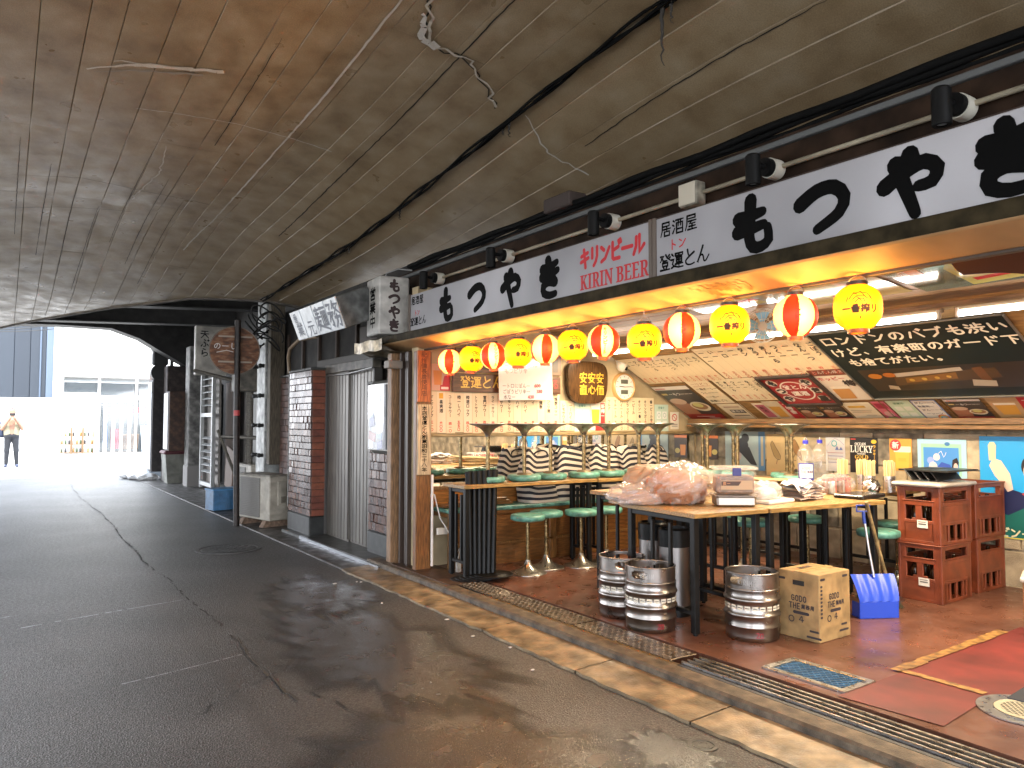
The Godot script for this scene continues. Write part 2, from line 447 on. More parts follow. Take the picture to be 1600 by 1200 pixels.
# strokes of the characters on the signs: x to the right, y down, on a square of 100
var G := {
	"も": [true, [48, 5, 46, 40, 44, 72, 52, 90, 70, 92, 86, 82, 84, 60], [20, 34, 45, 33, 74, 30], [18, 58, 45, 57, 76, 53]],
	"つ": [true, [8, 38, 40, 22, 72, 22, 90, 42, 80, 66, 40, 86]],
	"や": [true, [10, 46, 40, 30, 72, 22, 90, 36, 82, 54, 62, 56], [50, 6, 60, 24], [28, 16, 42, 55, 56, 96]],
	"き": [true, [20, 24, 50, 22, 80, 14], [18, 44, 50, 42, 84, 34], [44, 4, 56, 34, 74, 60], [72, 62, 44, 58, 24, 68, 26, 86, 50, 94, 74, 92]],
	"と": [true, [34, 8, 38, 30, 46, 48], [82, 28, 46, 48, 20, 68, 28, 88, 56, 94, 84, 88]],
	"ん": [true, [52, 6, 36, 44, 12, 92, 30, 60, 46, 54, 54, 66, 58, 88, 72, 90, 94, 62]],
	"ぷ": [true, [46, 8, 62, 18], [44, 36, 60, 54, 58, 80, 36, 84], [12, 82, 24, 62], [80, 60, 90, 78], [88, 8, 95, 15, 88, 22, 81, 15, 88, 8]],
	"ら": [true, [34, 8, 60, 18], [26, 28, 24, 60, 22, 70, 50, 50, 78, 56, 76, 80, 40, 94]],
	"り": [true, [30, 14, 26, 44, 34, 58], [68, 10, 74, 44, 64, 76, 46, 94]],
	"の": [true, [52, 20, 46, 56, 28, 82, 14, 68, 18, 40, 46, 20, 76, 26, 88, 52, 76, 78, 58, 90]],
	"け": [true, [20, 12, 14, 50, 20, 90], [44, 34, 90, 32], [70, 8, 72, 56, 54, 94]],
	"ど": [true, [30, 10, 34, 30, 42, 48], [76, 30, 42, 48, 18, 68, 26, 88, 54, 94, 80, 88], [76, 8, 83, 18], [89, 3, 96, 13]],
	"が": [true, [10, 36, 56, 30, 62, 46, 52, 88, 38, 86], [36, 10, 28, 56, 10, 92], [68, 38, 84, 62], [76, 12, 83, 22], [89, 6, 96, 16]],
	"た": [true, [14, 26, 56, 22], [38, 6, 14, 92], [56, 44, 84, 42], [54, 66, 60, 86, 90, 84]],
	"い": [true, [16, 20, 18, 66, 30, 82, 40, 68], [70, 28, 86, 62]],
	"て": [true, [12, 22, 50, 18, 86, 14, 52, 38, 44, 66, 60, 90, 80, 90]],
	"く": [true, [64, 8, 24, 48, 66, 92]],
	"ご": [true, [24, 24, 52, 28, 70, 22], [24, 64, 40, 84, 76, 82], [78, 10, 84, 20], [90, 4, 97, 14]],
	"ぼ": [true, [18, 10, 14, 50, 20, 90], [46, 24, 74, 24], [46, 46, 78, 46], [62, 24, 62, 80, 48, 88, 46, 74, 68, 74, 84, 88], [78, 4, 83, 14], [90, 0, 96, 10]],
	"う": [true, [36, 10, 62, 16], [22, 38, 56, 28, 72, 46, 62, 74, 34, 94]],
	"な": [true, [14, 26, 50, 22], [36, 6, 14, 60], [66, 20, 84, 36], [62, 44, 62, 80, 44, 90, 36, 78, 60, 72, 86, 88]],
	"る": [true, [24, 14, 70, 12, 20, 64, 56, 46, 80, 60, 72, 84, 46, 90, 44, 76, 62, 78]],
	"し": [true, [34, 8, 32, 70, 50, 90, 80, 70]],
	"に": [true, [20, 10, 14, 50, 20, 90], [48, 30, 82, 28], [46, 66, 56, 82, 88, 80]],
	"キ": [[18, 36, 80, 24], [14, 64, 86, 50], [44, 6, 58, 94]],
	"リ": [[26, 10, 26, 56], [72, 8, 72, 50, 60, 76, 40, 94]],
	"ン": [[14, 18, 40, 34], [16, 86, 50, 74, 88, 26]],
	"ビ": [[20, 10, 20, 80, 30, 88, 80, 88], [20, 48, 72, 36], [74, 8, 80, 20], [88, 4, 94, 16]],
	"ピ": [[20, 10, 20, 80, 30, 88, 80, 88], [20, 48, 72, 36], [86, 4, 94, 11, 86, 18, 78, 11, 86, 4]],
	"ー": [[8, 50, 92, 50]],
	"縦": [[50, 8, 50, 92]],
	"ル": [[30, 16, 28, 56, 8, 90], [56, 10, 56, 84, 94, 56]],
	"ト": [[36, 6, 36, 94], [36, 40, 76, 60]],
	"ロ": [[16, 18, 16, 86], [16, 18, 84, 18, 84, 86], [16, 82, 84, 82]],
	"ド": [[34, 6, 34, 94], [34, 40, 72, 60], [62, 10, 70, 24], [80, 4, 88, 18]],
	"パ": [[34, 30, 12, 86], [60, 26, 88, 86], [86, 4, 94, 12, 86, 20, 78, 12, 86, 4]],
	"ブ": [[12, 24, 78, 24, 68, 62, 32, 94], [80, 6, 86, 16], [92, 2, 98, 12]],
	"ガ": [[10, 34, 74, 34, 68, 88, 52, 84], [40, 10, 34, 56, 8, 92], [76, 10, 82, 22], [90, 4, 96, 16]],
	"マ": [[10, 20, 88, 20, 46, 64], [30, 50, 64, 90]],
	"ク": [[40, 6, 14, 46], [36, 22, 82, 22, 70, 62, 26, 94]],
	"イ": [[80, 8, 50, 38, 10, 56], [52, 38, 52, 94]],
	"ハ": [[34, 20, 10, 84], [62, 18, 92, 84]],
	"サ": [[8, 34, 92, 34], [30, 10, 30, 60], [70, 8, 70, 54, 40, 94]],
	"ワ": [[16, 18, 16, 46], [16, 20, 84, 20, 74, 62, 36, 94]],
	"コ": [[16, 18, 82, 18, 82, 84], [14, 82, 82, 82]],
	"ラ": [[22, 12, 78, 12], [12, 38, 86, 38, 70, 72, 30, 94]],
	"レ": [[24, 8, 24, 86, 86, 50]],
	"モ": [[16, 18, 80, 18], [8, 46, 90, 46], [42, 18, 42, 82, 84, 84]],
	"タ": [[40, 6, 12, 48], [36, 20, 84, 20, 64, 66, 22, 94], [34, 44, 68, 64]],
	"ホ": [[10, 30, 90, 30], [50, 6, 50, 94], [28, 48, 10, 78], [72, 48, 90, 78]],
	"ッ": [[20, 44, 28, 62], [46, 38, 54, 56], [82, 40, 70, 74, 40, 92]],
	"居": [[22, 12, 80, 12, 80, 34], [22, 34, 80, 34], [22, 12, 20, 60, 8, 94], [32, 52, 92, 52], [60, 38, 60, 68], [40, 68, 40, 94, 82, 94, 82, 68, 40, 68]],
	"酒": [[10, 14, 22, 22], [6, 40, 18, 48], [6, 90, 22, 62], [32, 14, 94, 14], [38, 32, 38, 94, 88, 94, 88, 32, 38, 32], [54, 14, 52, 52], [72, 14, 72, 52], [38, 70, 88, 70]],
	"屋": [[20, 10, 84, 10, 84, 28, 20, 28], [20, 10, 18, 60, 6, 94], [32, 44, 92, 44], [58, 44, 40, 60, 84, 60], [36, 76, 86, 76], [60, 62, 60, 94], [26, 94, 96, 94]],
	"登": [[14, 14, 38, 14, 12, 44], [22, 26, 34, 34], [56, 8, 66, 26, 92, 44], [84, 12, 72, 22], [90, 26, 78, 34], [34, 42, 66, 42], [30, 54, 70, 54, 70, 72, 30, 72, 30, 54], [38, 78, 44, 90], [64, 78, 56, 90], [14, 94, 88, 94]],
	"運": [[36, 26, 36, 14, 92, 14, 92, 26], [40, 28, 86, 28], [44, 38, 84, 38, 84, 64, 44, 64, 44, 38], [44, 51, 84, 51], [36, 74, 94, 74], [64, 20, 64, 86], [10, 14, 22, 26], [6, 46, 24, 46, 14, 72, 26, 84], [8, 92, 26, 84, 60, 94, 96, 94]],
	"営": [[24, 6, 30, 18], [48, 4, 52, 16], [76, 4, 68, 18], [10, 38, 12, 24, 90, 24, 86, 38], [32, 38, 68, 38, 68, 56, 32, 56, 32, 38], [22, 66, 80, 66, 80, 94, 22, 94, 22, 66]],
	"業": [[38, 4, 38, 24], [62, 4, 62, 24], [18, 10, 26, 22], [82, 10, 74, 22], [8, 26, 92, 26], [34, 32, 40, 42], [66, 32, 60, 42], [16, 44, 84, 44], [22, 56, 78, 56], [8, 68, 92, 68], [50, 44, 50, 96], [44, 70, 10, 94], [56, 70, 90, 94]],
	"務": [[8, 12, 36, 12, 22, 30], [6, 42, 42, 42, 34, 54], [26, 42, 26, 90, 16, 86], [22, 46, 6, 72], [60, 4, 46, 28], [56, 16, 92, 16, 50, 50], [60, 26, 94, 52], [50, 62, 88, 62, 82, 94, 70, 90], [66, 54, 62, 76, 44, 96]],
	"中": [[16, 26, 84, 26, 84, 62, 16, 62, 16, 26], [50, 4, 50, 96]],
	"一": [[8, 50, 92, 50]],
	"番": [[70, 6, 26, 14], [26, 20, 34, 32], [74, 18, 64, 32], [8, 38, 92, 38], [50, 12, 50, 52], [46, 40, 12, 58], [54, 40, 90, 58], [22, 58, 78, 58, 78, 94, 22, 94, 22, 58], [22, 76, 78, 76], [50, 58, 50, 94]],
	"搾": [[6, 30, 36, 28], [22, 6, 22, 86, 12, 90], [6, 64, 36, 54], [66, 4, 66, 14], [42, 26, 44, 14, 94, 14, 92, 26], [58, 22, 44, 38], [76, 22, 90, 38], [58, 42, 42, 70], [54, 50, 96, 50], [66, 50, 66, 96], [66, 64, 92, 64], [66, 80, 92, 80]],
	"天": [[16, 16, 84, 16], [8, 44, 92, 44], [50, 16, 48, 50, 10, 94], [52, 50, 92, 94]],
	"来": [[20, 20, 80, 20], [10, 48, 90, 48], [50, 4, 50, 96], [30, 26, 36, 42], [70, 26, 62, 42], [46, 50, 10, 86], [54, 50, 92, 86]],
	"紀": [[28, 4, 12, 24, 32, 28, 10, 50], [8, 50, 40, 46], [26, 50, 26, 94], [10, 64, 6, 84], [40, 62, 44, 80], [54, 16, 88, 16, 88, 44, 56, 44, 56, 84, 66, 92, 94, 90, 94, 74]],
	"州": [[22, 10, 20, 60, 8, 94], [52, 12, 52, 88], [82, 8, 82, 96], [10, 36, 6, 52], [36, 36, 42, 50], [66, 36, 72, 50]],
	"備": [[26, 6, 6, 48], [18, 32, 18, 96], [34, 18, 94, 18], [50, 6, 50, 28], [76, 6, 76, 28], [38, 34, 94, 34], [40, 34, 38, 70, 30, 94], [48, 94, 48, 48, 90, 48, 90, 94], [48, 64, 90, 64], [48, 78, 90, 78], [68, 48, 68, 94]],
	"長": [[30, 8, 30, 54], [30, 8, 80, 8], [30, 22, 74, 22], [30, 37, 74, 37], [8, 54, 94, 54], [30, 54, 30, 92, 50, 84], [50, 56, 92, 94], [82, 62, 62, 74]],
	"炭": [[50, 4, 50, 24], [20, 10, 20, 24, 80, 24, 80, 10], [14, 38, 90, 38], [28, 38, 10, 94], [40, 56, 34, 70], [80, 54, 70, 68], [58, 46, 54, 74, 28, 96], [60, 70, 92, 96]],
	"使": [[26, 6, 6, 48], [18, 32, 18, 96], [34, 18, 96, 18], [42, 32, 88, 32, 88, 56, 42, 56, 42, 32], [65, 4, 62, 66, 34, 96], [44, 66, 94, 96]],
	"用": [[22, 10, 22, 60, 8, 94], [22, 10, 82, 10, 82, 92, 72, 88], [22, 36, 82, 36], [22, 62, 82, 62], [52, 10, 52, 92]],
	"店": [[50, 4, 50, 16], [12, 18, 92, 18], [20, 18, 18, 60, 6, 94], [56, 28, 56, 58], [56, 40, 88, 40], [34, 58, 84, 58, 84, 92, 34, 92, 34, 58]],
	"本": [[10, 26, 90, 26], [50, 4, 50, 96], [48, 28, 10, 74], [52, 28, 92, 74], [32, 72, 68, 72]],
	"創": [[32, 4, 8, 36], [34, 6, 60, 34], [20, 36, 50, 36], [18, 46, 54, 46, 54, 60, 18, 60], [18, 46, 16, 76, 6, 94], [24, 68, 54, 68, 54, 92, 24, 92, 24, 68], [68, 16, 68, 68], [90, 4, 90, 94, 80, 90]],
	"昭": [[10, 14, 38, 14, 38, 84, 10, 84, 10, 14], [10, 48, 38, 48], [50, 12, 92, 12, 88, 42, 80, 40], [66, 12, 48, 46], [52, 56, 92, 56, 92, 92, 52, 92, 52, 56]],
	"和": [[46, 6, 12, 16], [6, 34, 50, 34], [28, 12, 28, 96], [26, 36, 6, 74], [30, 36, 50, 64], [60, 24, 92, 24, 92, 84, 60, 84, 60, 24]],
	"二": [[22, 24, 78, 24], [8, 80, 92, 80]],
	"十": [[8, 44, 92, 44], [50, 4, 50, 96]],
	"八": [[38, 18, 8, 88], [56, 14, 94, 90]],
	"年": [[30, 4, 10, 36], [24, 20, 88, 20], [30, 46, 84, 46], [30, 46, 30, 70], [6, 70, 96, 70], [58, 20, 58, 96]],
	"安": [[50, 2, 50, 14], [12, 32, 14, 16, 88, 16, 86, 32], [8, 50, 92, 50], [44, 30, 26, 68, 80, 96], [68, 50, 56, 80, 14, 96]],
	"直": [[10, 16, 90, 16], [50, 2, 48, 30], [28, 30, 80, 30, 80, 82, 28, 82, 28, 30], [28, 47, 80, 47], [28, 64, 80, 64], [12, 40, 12, 94, 94, 94]],
	"心": [[16, 40, 8, 76], [34, 28, 34, 76, 44, 88, 72, 86, 76, 66], [46, 14, 60, 34], [76, 32, 94, 62]],
	"価": [[26, 6, 6, 48], [18, 32, 18, 96], [34, 14, 96, 14], [40, 34, 90, 34, 90, 92, 40, 92, 40, 34], [56, 14, 56, 92], [74, 14, 74, 92]],
	"渋": [[10, 12, 22, 22], [6, 38, 18, 46], [6, 90, 24, 60], [62, 4, 62, 44], [62, 20, 88, 20], [42, 18, 42, 44], [30, 44, 96, 44], [44, 58, 54, 68], [82, 56, 72, 66], [32, 94, 52, 78], [94, 94, 72, 78]],
	"有": [[8, 20, 92, 20], [44, 4, 30, 44, 8, 66], [36, 40, 36, 96], [36, 40, 80, 40, 80, 92, 70, 88], [36, 56, 80, 56], [36, 72, 80, 72]],
	"楽": [[50, 2, 44, 12], [34, 14, 66, 14, 66, 50, 34, 50, 34, 14], [34, 32, 66, 32], [12, 14, 24, 26], [90, 12, 76, 24], [8, 52, 24, 40], [76, 38, 92, 52], [8, 64, 92, 64], [50, 50, 50, 96], [46, 66, 12, 94], [54, 66, 90, 94]],
	"町": [[10, 14, 54, 14, 54, 80, 10, 80, 10, 14], [10, 47, 54, 47], [32, 14, 32, 80], [60, 20, 96, 20], [80, 20, 80, 92, 68, 88]],
	"下": [[8, 14, 92, 14], [48, 14, 48, 96], [50, 38, 76, 56]],
	"捨": [[6, 28, 36, 28], [22, 6, 22, 86, 12, 90], [6, 62, 36, 52], [66, 4, 38, 38], [68, 6, 96, 38], [50, 40, 84, 40], [67, 32, 67, 62], [42, 52, 92, 52], [48, 66, 86, 66, 86, 94, 48, 94, 48, 66]],
	"、": [[14, 70, 28, 88]],
	"。": [true, [20, 70, 32, 80, 20, 92, 8, 80, 20, 70]],
	"六": [[50, 6, 50, 24], [8, 34, 92, 34], [36, 50, 12, 92], [62, 50, 90, 92]],
	"四": [[12, 18, 88, 18, 88, 84, 12, 84, 12, 18], [40, 18, 36, 54, 22, 62], [60, 18, 60, 56, 78, 58]],
	"三": [[18, 16, 82, 16], [24, 50, 76, 50], [8, 86, 92, 86]],
	"五": [[16, 14, 84, 14], [46, 14, 38, 88], [18, 46, 76, 46, 72, 88], [8, 88, 92, 88]],
	"〇": [true, [50, 8, 84, 24, 90, 52, 76, 84, 50, 92, 22, 84, 10, 52, 16, 24, 50, 8]],
	"梅": [[6, 28, 40, 28], [22, 6, 22, 96], [20, 32, 6, 66], [24, 36, 38, 54], [56, 6, 44, 28], [54, 16, 94, 16], [54, 32, 48, 78, 88, 78], [54, 32, 90, 32, 84, 94, 72, 90], [42, 56, 98, 56]],
	"茶": [[8, 16, 92, 16], [34, 6, 34, 26], [66, 6, 66, 26], [50, 24, 10, 52], [50, 24, 92, 52], [20, 60, 80, 60], [50, 42, 50, 96], [34, 68, 20, 86], [66, 68, 82, 86]],
	"果": [[22, 8, 78, 8, 78, 48, 22, 48, 22, 8], [22, 28, 78, 28], [8, 60, 92, 60], [50, 8, 50, 96], [46, 62, 12, 92], [54, 62, 90, 92]],
	"実": [[50, 2, 50, 14], [12, 28, 14, 16, 88, 16, 86, 28], [20, 36, 80, 36], [26, 50, 76, 50], [8, 64, 92, 64], [50, 26, 48, 64, 12, 96], [54, 66, 90, 96]],
	"焼": [[12, 26, 8, 48], [40, 22, 32, 42], [24, 6, 22, 60, 6, 94], [24, 62, 40, 86], [48, 14, 94, 14], [70, 4, 70, 30], [44, 50, 98, 50], [58, 32, 58, 64], [82, 32, 82, 64], [62, 52, 56, 80, 40, 94], [76, 52, 76, 88, 96, 90, 96, 76]],
	"酎": [[8, 14, 60, 14], [12, 32, 12, 94, 56, 94, 56, 32, 12, 32], [26, 14, 26, 50], [42, 14, 42, 50], [12, 70, 56, 70], [62, 34, 98, 34], [84, 6, 84, 92, 74, 88], [68, 50, 76, 66]],
	"雷": [[18, 6, 82, 6], [8, 30, 10, 18, 92, 18, 90, 30], [50, 6, 50, 46], [24, 26, 38, 30], [24, 40, 38, 42], [62, 26, 76, 30], [62, 40, 76, 42], [22, 54, 80, 54, 80, 94, 22, 94, 22, 54], [22, 74, 80, 74], [50, 54, 50, 94]],
	"門": [[12, 8, 12, 96], [12, 8, 44, 8, 44, 40, 12, 40], [12, 24, 44, 24], [88, 40, 56, 40, 56, 8, 88, 8, 88, 92, 78, 90], [56, 24, 88, 24]],
	"新": [[28, 2, 28, 14], [8, 16, 50, 16], [18, 20, 22, 34], [40, 20, 34, 34], [4, 38, 54, 38], [8, 56, 50, 56], [29, 38, 29, 96], [26, 60, 6, 84], [32, 60, 48, 76], [92, 6, 62, 18], [62, 18, 60, 64, 50, 94], [62, 44, 98, 44], [82, 44, 82, 96]],
	"樽": [[4, 28, 38, 28], [20, 6, 20, 96], [18, 32, 4, 66], [24, 38, 38, 54], [54, 4, 60, 14], [84, 4, 76, 14], [42, 18, 98, 18], [48, 28, 92, 28, 92, 58, 48, 58, 48, 28], [62, 18, 62, 44], [76, 18, 76, 44], [40, 70, 98, 70], [80, 60, 80, 94, 68, 92], [54, 76, 62, 86]],
	"水": [[50, 4, 50, 92, 40, 86], [10, 32, 38, 32, 10, 82], [86, 18, 56, 42, 94, 90]],
	"元": [[24, 12, 76, 12], [8, 38, 92, 38], [36, 38, 30, 70, 8, 94], [60, 38, 60, 86, 92, 88, 92, 72]],
	"麺": [[8, 12, 44, 12], [12, 26, 40, 26], [4, 40, 46, 40], [26, 4, 26, 40], [24, 44, 6, 70], [14, 58, 40, 54, 10, 90], [16, 68, 96, 94], [52, 10, 98, 10], [56, 26, 94, 26, 94, 74, 56, 74, 56, 26], [70, 26, 70, 74], [82, 26, 82, 74]],
	"辛": [[50, 2, 50, 14], [18, 16, 82, 16], [32, 22, 38, 38], [68, 22, 62, 38], [8, 42, 92, 42], [18, 66, 82, 66], [50, 42, 50, 96]],
}
# ---------------------------------------------------------------- camera, sky, sun
func setup():
	var cam := Camera3D.new()
	cam.name = "camera"
	cam.fov = 53.13
	cam.near = 0.05
	cam.far = 400.0
	cam.position = Vector3(0, 1.35, 0)
	cam.rotation_degrees = Vector3(2.767, -33.494, 0)
	add_child(cam)
	cam.current = true
	var env := Environment.new()
	env.background_mode = Environment.BG_SKY
	var sm := ProceduralSkyMaterial.new()
	sm.sky_top_color = lin([0.66, 0.73, 0.84])
	sm.sky_horizon_color = lin([0.93, 0.95, 1.0])
	sm.sky_curve = 0.2
	sm.ground_horizon_color = lin([0.5, 0.5, 0.5])
	sm.ground_bottom_color = lin([0.25, 0.25, 0.25])
	sm.energy_multiplier = 2.5
	var sky := Sky.new()
	sky.sky_material = sm
	env.sky = sky
	env.tonemap_mode = Environment.TONE_MAPPER_LINEAR
	env.tonemap_exposure = 3.8
	env.sdfgi_enabled = true
	env.ssao_enabled = true
	env.ssil_enabled = true
	var we := WorldEnvironment.new()
	we.name = "world_environment"
	we.environment = env
	add_child(we)
	var sun := DirectionalLight3D.new()
	sun.name = "sun"
	sun.light_energy = 1.0
	sun.light_color = lin([1.0, 0.94, 0.84])
	sun.light_angular_distance = 0.5
	sun.shadow_enabled = true
	add_child(sun)
	sun.look_at_from_position(Vector3.ZERO, Vector3(0.25, -0.85, -0.48), Vector3.UP)

var CX := [-5.0, -3.0, -1.0, 0.0, 1.0, 2.0, 3.0, 3.6, 4.6]
var CZ := [3.0, 1.5, -1.0, -3.0, -5.0, -7.0, -8.7, -10.5, -12.0, -15.5, -17.5]
var CY := [
	[2.6, 3.1, 3.4, 3.55, 3.65, 3.68, 3.6, 3.3, 2.85],
	[2.6, 3.1, 3.4, 3.55, 3.65, 3.68, 3.6, 3.3, 2.85],
	[2.6, 3.1, 3.4, 3.55, 3.65, 3.68, 3.6, 3.3, 2.85],
	[2.6, 3.1, 3.4, 3.55, 3.65, 3.68, 3.58, 3.28, 2.85],
	[2.55, 3.05, 3.37, 3.48, 3.55, 3.53, 3.38, 3.15, 2.8],
	[2.5, 3.02, 3.32, 3.42, 3.47, 3.43, 3.16, 3.0, 2.7],
	[2.5, 3.0, 3.25, 3.35, 3.39, 3.34, 3.07, 2.95, 2.7],
	[2.45, 2.85, 3.07, 3.17, 3.18, 3.10, 3.0, 2.9, 2.7],
	[2.4, 2.75, 2.95, 3.04, 2.99, 2.95, 2.95, 2.88, 2.7],
	[2.4, 2.6, 2.8, 2.9, 2.9, 2.92, 2.95, 2.9, 2.7],
	[2.4, 2.6, 2.8, 2.88, 2.9, 2.92, 2.95, 2.9, 2.7]]
# the vault ends on the skew
func vault_end(x: float) -> float:
	var e := [Vector2(-3.6, -17.4), Vector2(-0.6, -16.3), Vector2(-0.09, -15.3), Vector2(1.28, -12.15), Vector2(2.1, -11.06), Vector2(3.0, -10.57), Vector2(4.8, -10.2)]
	for i in e.size() - 1:
		if x <= e[i + 1].x: return lerpf(e[i].y, e[i + 1].y, clampf((x - e[i].x) / (e[i + 1].x - e[i].x), 0.0, 1.0))
	return -10.2
func cspan(a: Array, v: float) -> Array:
	var up: bool = a[a.size() - 1] > a[0]
	for i in a.size() - 1:
		if (up and v <= a[i + 1]) or (not up and v >= a[i + 1]):
			return [i, clampf((v - a[i]) / (a[i + 1] - a[i]), 0.0, 1.0)]
	return [a.size() - 2, 1.0]
func crow(row: Array, sp: Array) -> float:
	var i: int = sp[0]
	return cubic_interpolate(row[i], row[i + 1], row[max(i - 1, 0)], row[min(i + 2, row.size() - 1)], sp[1])
func vault(x: float, z: float) -> float:
	var sx := cspan(CX, x)
	var sz := cspan(CZ, z)
	var i: int = sz[0]
	return cubic_interpolate(crow(CY[i], sx), crow(CY[i + 1], sx), crow(CY[max(i - 1, 0)], sx), crow(CY[min(i + 2, CY.size() - 1)], sx), sz[1])

func structure():
	var rng := RandomNumberGenerator.new()
	rng.seed = 5
	# --- ground
	var asphalt := StandardMaterial3D.new()
	asphalt.albedo_texture = tex["asphalt"]
	asphalt.uv1_triplanar = true
	asphalt.uv1_world_triplanar = true
	asphalt.uv1_scale = Vector3(0.55, 0.55, 0.55)
	asphalt.roughness_texture = tex["r_road"]
	asphalt.roughness = 1.0
	asphalt.metallic_specular = 0.5
	asphalt.heightmap_enabled = true
	asphalt.heightmap_texture = tex["h_gravel"]
	asphalt.heightmap_scale = 0.55
	detail(asphalt, "patch", 0.12)
	var pave := mat([0.42, 0.41, 0.39], 0.85, {"tex": "soft", "scale": 0.25})
	var mb := Mb.new()
	mb.quad(Vector3(-300, -0.03, 300), Vector3(300, -0.03, 300), Vector3(300, -0.03, -300), Vector3(-300, -0.03, -300), Vector3.UP)
	struct(mb, "ground", pave)
	# asphalt sheet, gently uneven, cracked seam as a real groove
	mb = Mb.new()
	var un := FastNoiseLite.new()
	un.seed = 3
	un.frequency = 0.25
	var seam := func(z: float) -> float: return 1.2 + 0.028 * sin(z * 0.9) + 0.012 * sin(z * 3.3)
	var xs := []
	var q := -4.6
	while q < 2.60:
		xs.append(q); q += 0.3
	xs.append(2.60)
	var zs := []
	q = 7.0
	while q > -21.9:
		zs.append(q); q -= 0.3
	zs.append(-22.0)
	var gy := func(x: float, z: float) -> float:
		var y: float = un.get_noise_2d(x, z) * 0.012
		var fall := smoothstep(2.6, 2.2, x)
		return y * fall
	mb.smooth(2)
	for i in xs.size() - 1:
		for j in zs.size() - 1:
			var a := Vector3(xs[i], gy.call(xs[i], zs[j]), zs[j])
			var b := Vector3(xs[i + 1], gy.call(xs[i + 1], zs[j]), zs[j])
			var c := Vector3(xs[i + 1], gy.call(xs[i + 1], zs[j + 1]), zs[j + 1])
			var d := Vector3(xs[i], gy.call(xs[i], zs[j + 1]), zs[j + 1])
			mb.quad(a, b, c, d, Vector3.UP)
	struct(mb, "asphalt_road", asphalt)
	# patched seam running down the lane: a broken ridge of dark filler with grit
	mb = Mb.new()
	mb.flat()
	var zc := -3.7
	while zc > -19.0:
		var w := rng.randf_range(0.002, 0.011)
		var l := rng.randf_range(0.05, 0.16)
		if rng.randf() < 0.72:
			var x0: float = seam.call(zc) + rng.randf_range(-0.012, 0.012)
			var x1: float = seam.call(zc - l) + rng.randf_range(-0.012, 0.012)
			var p := [Vector3(x0 - w, 0, zc), Vector3(x0 + w, 0, zc), Vector3(x1 + w * 0.8, 0, zc - l), Vector3(x1 - w * 0.8, 0, zc - l)]
			for k in 4:
				p[k].y = gy.call(p[k].x, p[k].z) + 0.003 + rng.randf_range(0, 0.004)
			mb.quad(p[0], p[1], p[2], p[3], Vector3.UP)
		zc -= l
	struct(mb, "road_seam", mat([0.045, 0.043, 0.04], 0.8))
	# branching cracks
	mb = Mb.new()
	for cr in [[Vector2(1.22, -4.2), Vector2(0.75, -3.75)], [Vector2(1.24, -4.3), Vector2(1.75, -4.1)], [Vector2(1.25, -3.95), Vector2(1.45, -3.2)]]:
		var pa := []
		for k in 9:
			var t := k / 8.0
			var v: Vector2 = cr[0].lerp(cr[1], t) + Vector2(rng.randf_range(-0.03, 0.03), rng.randf_range(-0.03, 0.03))
			pa.append(v)
		for k in 8:
			var d2: Vector2 = (pa[k + 1] - pa[k]).normalized()
			var nn := Vector2(-d2.y, d2.x) * rng.randf_range(0.001, 0.005)
			var pp := []
			for v in [pa[k] - nn, pa[k] + nn, pa[k + 1] + nn, pa[k + 1] - nn]:
				pp.append(Vector3(v.x, gy.call(v.x, v.y) + 0.005, v.y))
			mb.quad(pp[0], pp[1], pp[2], pp[3], Vector3.UP)
	struct(mb, "road_crack", mat(0.015, 0.4))
	# thin chalk lines across the lane
	mb = Mb.new()
	for ln in [[Vector2(0.019, -5.966), Vector2(1.163, -6.263), 0.010], [Vector2(0.542, -4.445), Vector2(1.228, -4.615), 0.007], [Vector2(-0.35, -6.3), Vector2(0.12, -6.4), 0.008]]:
		var a2: Vector2 = ln[0]
		var b2: Vector2 = ln[1]
		for k in 30:
			if rng.randf() < 0.16: continue
			var s0 := a2.lerp(b2, k / 30.0)
			var s1 := a2.lerp(b2, (k + 1) / 30.0)
			var nn2: Vector2 = (b2 - a2).orthogonal().normalized() * ln[2] * rng.randf_range(0.3, 1.0) * 0.6
			var pp2 := []
			for v in [s0 - nn2, s0 + nn2, s1 + nn2, s1 - nn2]:
				pp2.append(Vector3(v.x, gy.call(v.x, v.y) + 0.004, v.y))
			mb.quad(pp2[0], pp2[1], pp2[2], pp2[3], Vector3.UP)
	struct(mb, "road_marking", mat([0.5, 0.52, 0.55], 0.7))
	# wet patches: irregular sheets of dark damp asphalt
	var wet := StandardMaterial3D.new()
	wet.albedo_texture = tex["asphalt"]
	wet.albedo_color = Color(0.70, 0.68, 0.66)
	wet.uv1_triplanar = true
	wet.uv1_world_triplanar = true
	wet.uv1_scale = Vector3(0.8, 0.8, 0.8)
	wet.roughness_texture = tex["r_wet"]
	wet.heightmap_enabled = true
	wet.heightmap_texture = tex["h_gravel"]
	wet.heightmap_scale = 0.16
	wet.vertex_color_use_as_albedo = true
	wet.transparency = BaseMaterial3D.TRANSPARENCY_ALPHA
	wet.cull_mode = BaseMaterial3D.CULL_DISABLED
	var blob := func(c: Vector2, rx: float, rz: float, sd: int, lift: float, rough_edge := 0.35) -> Mb:
		var n := FastNoiseLite.new()
		n.seed = sd
		n.frequency = 0.9
		var m := Mb.new()
		m.smooth(2)
		var rings := 9
		var seg := 72
		var P := []
		for i in rings + 1:
			for k in seg:
				var a := TAU * k / seg
				var rr := (1.0 + rough_edge * n.get_noise_2d(cos(a) * 2.0, sin(a) * 2.0) + rough_edge * 0.16 * n.get_noise_2d(cos(a) * 5.0, sin(a) * 5.0)) * i / rings
				var p := c + Vector2(cos(a) * rx, sin(a) * rz) * rr
				P.append(Vector3(p.x, gy.call(p.x, p.y) + lift, p.y))
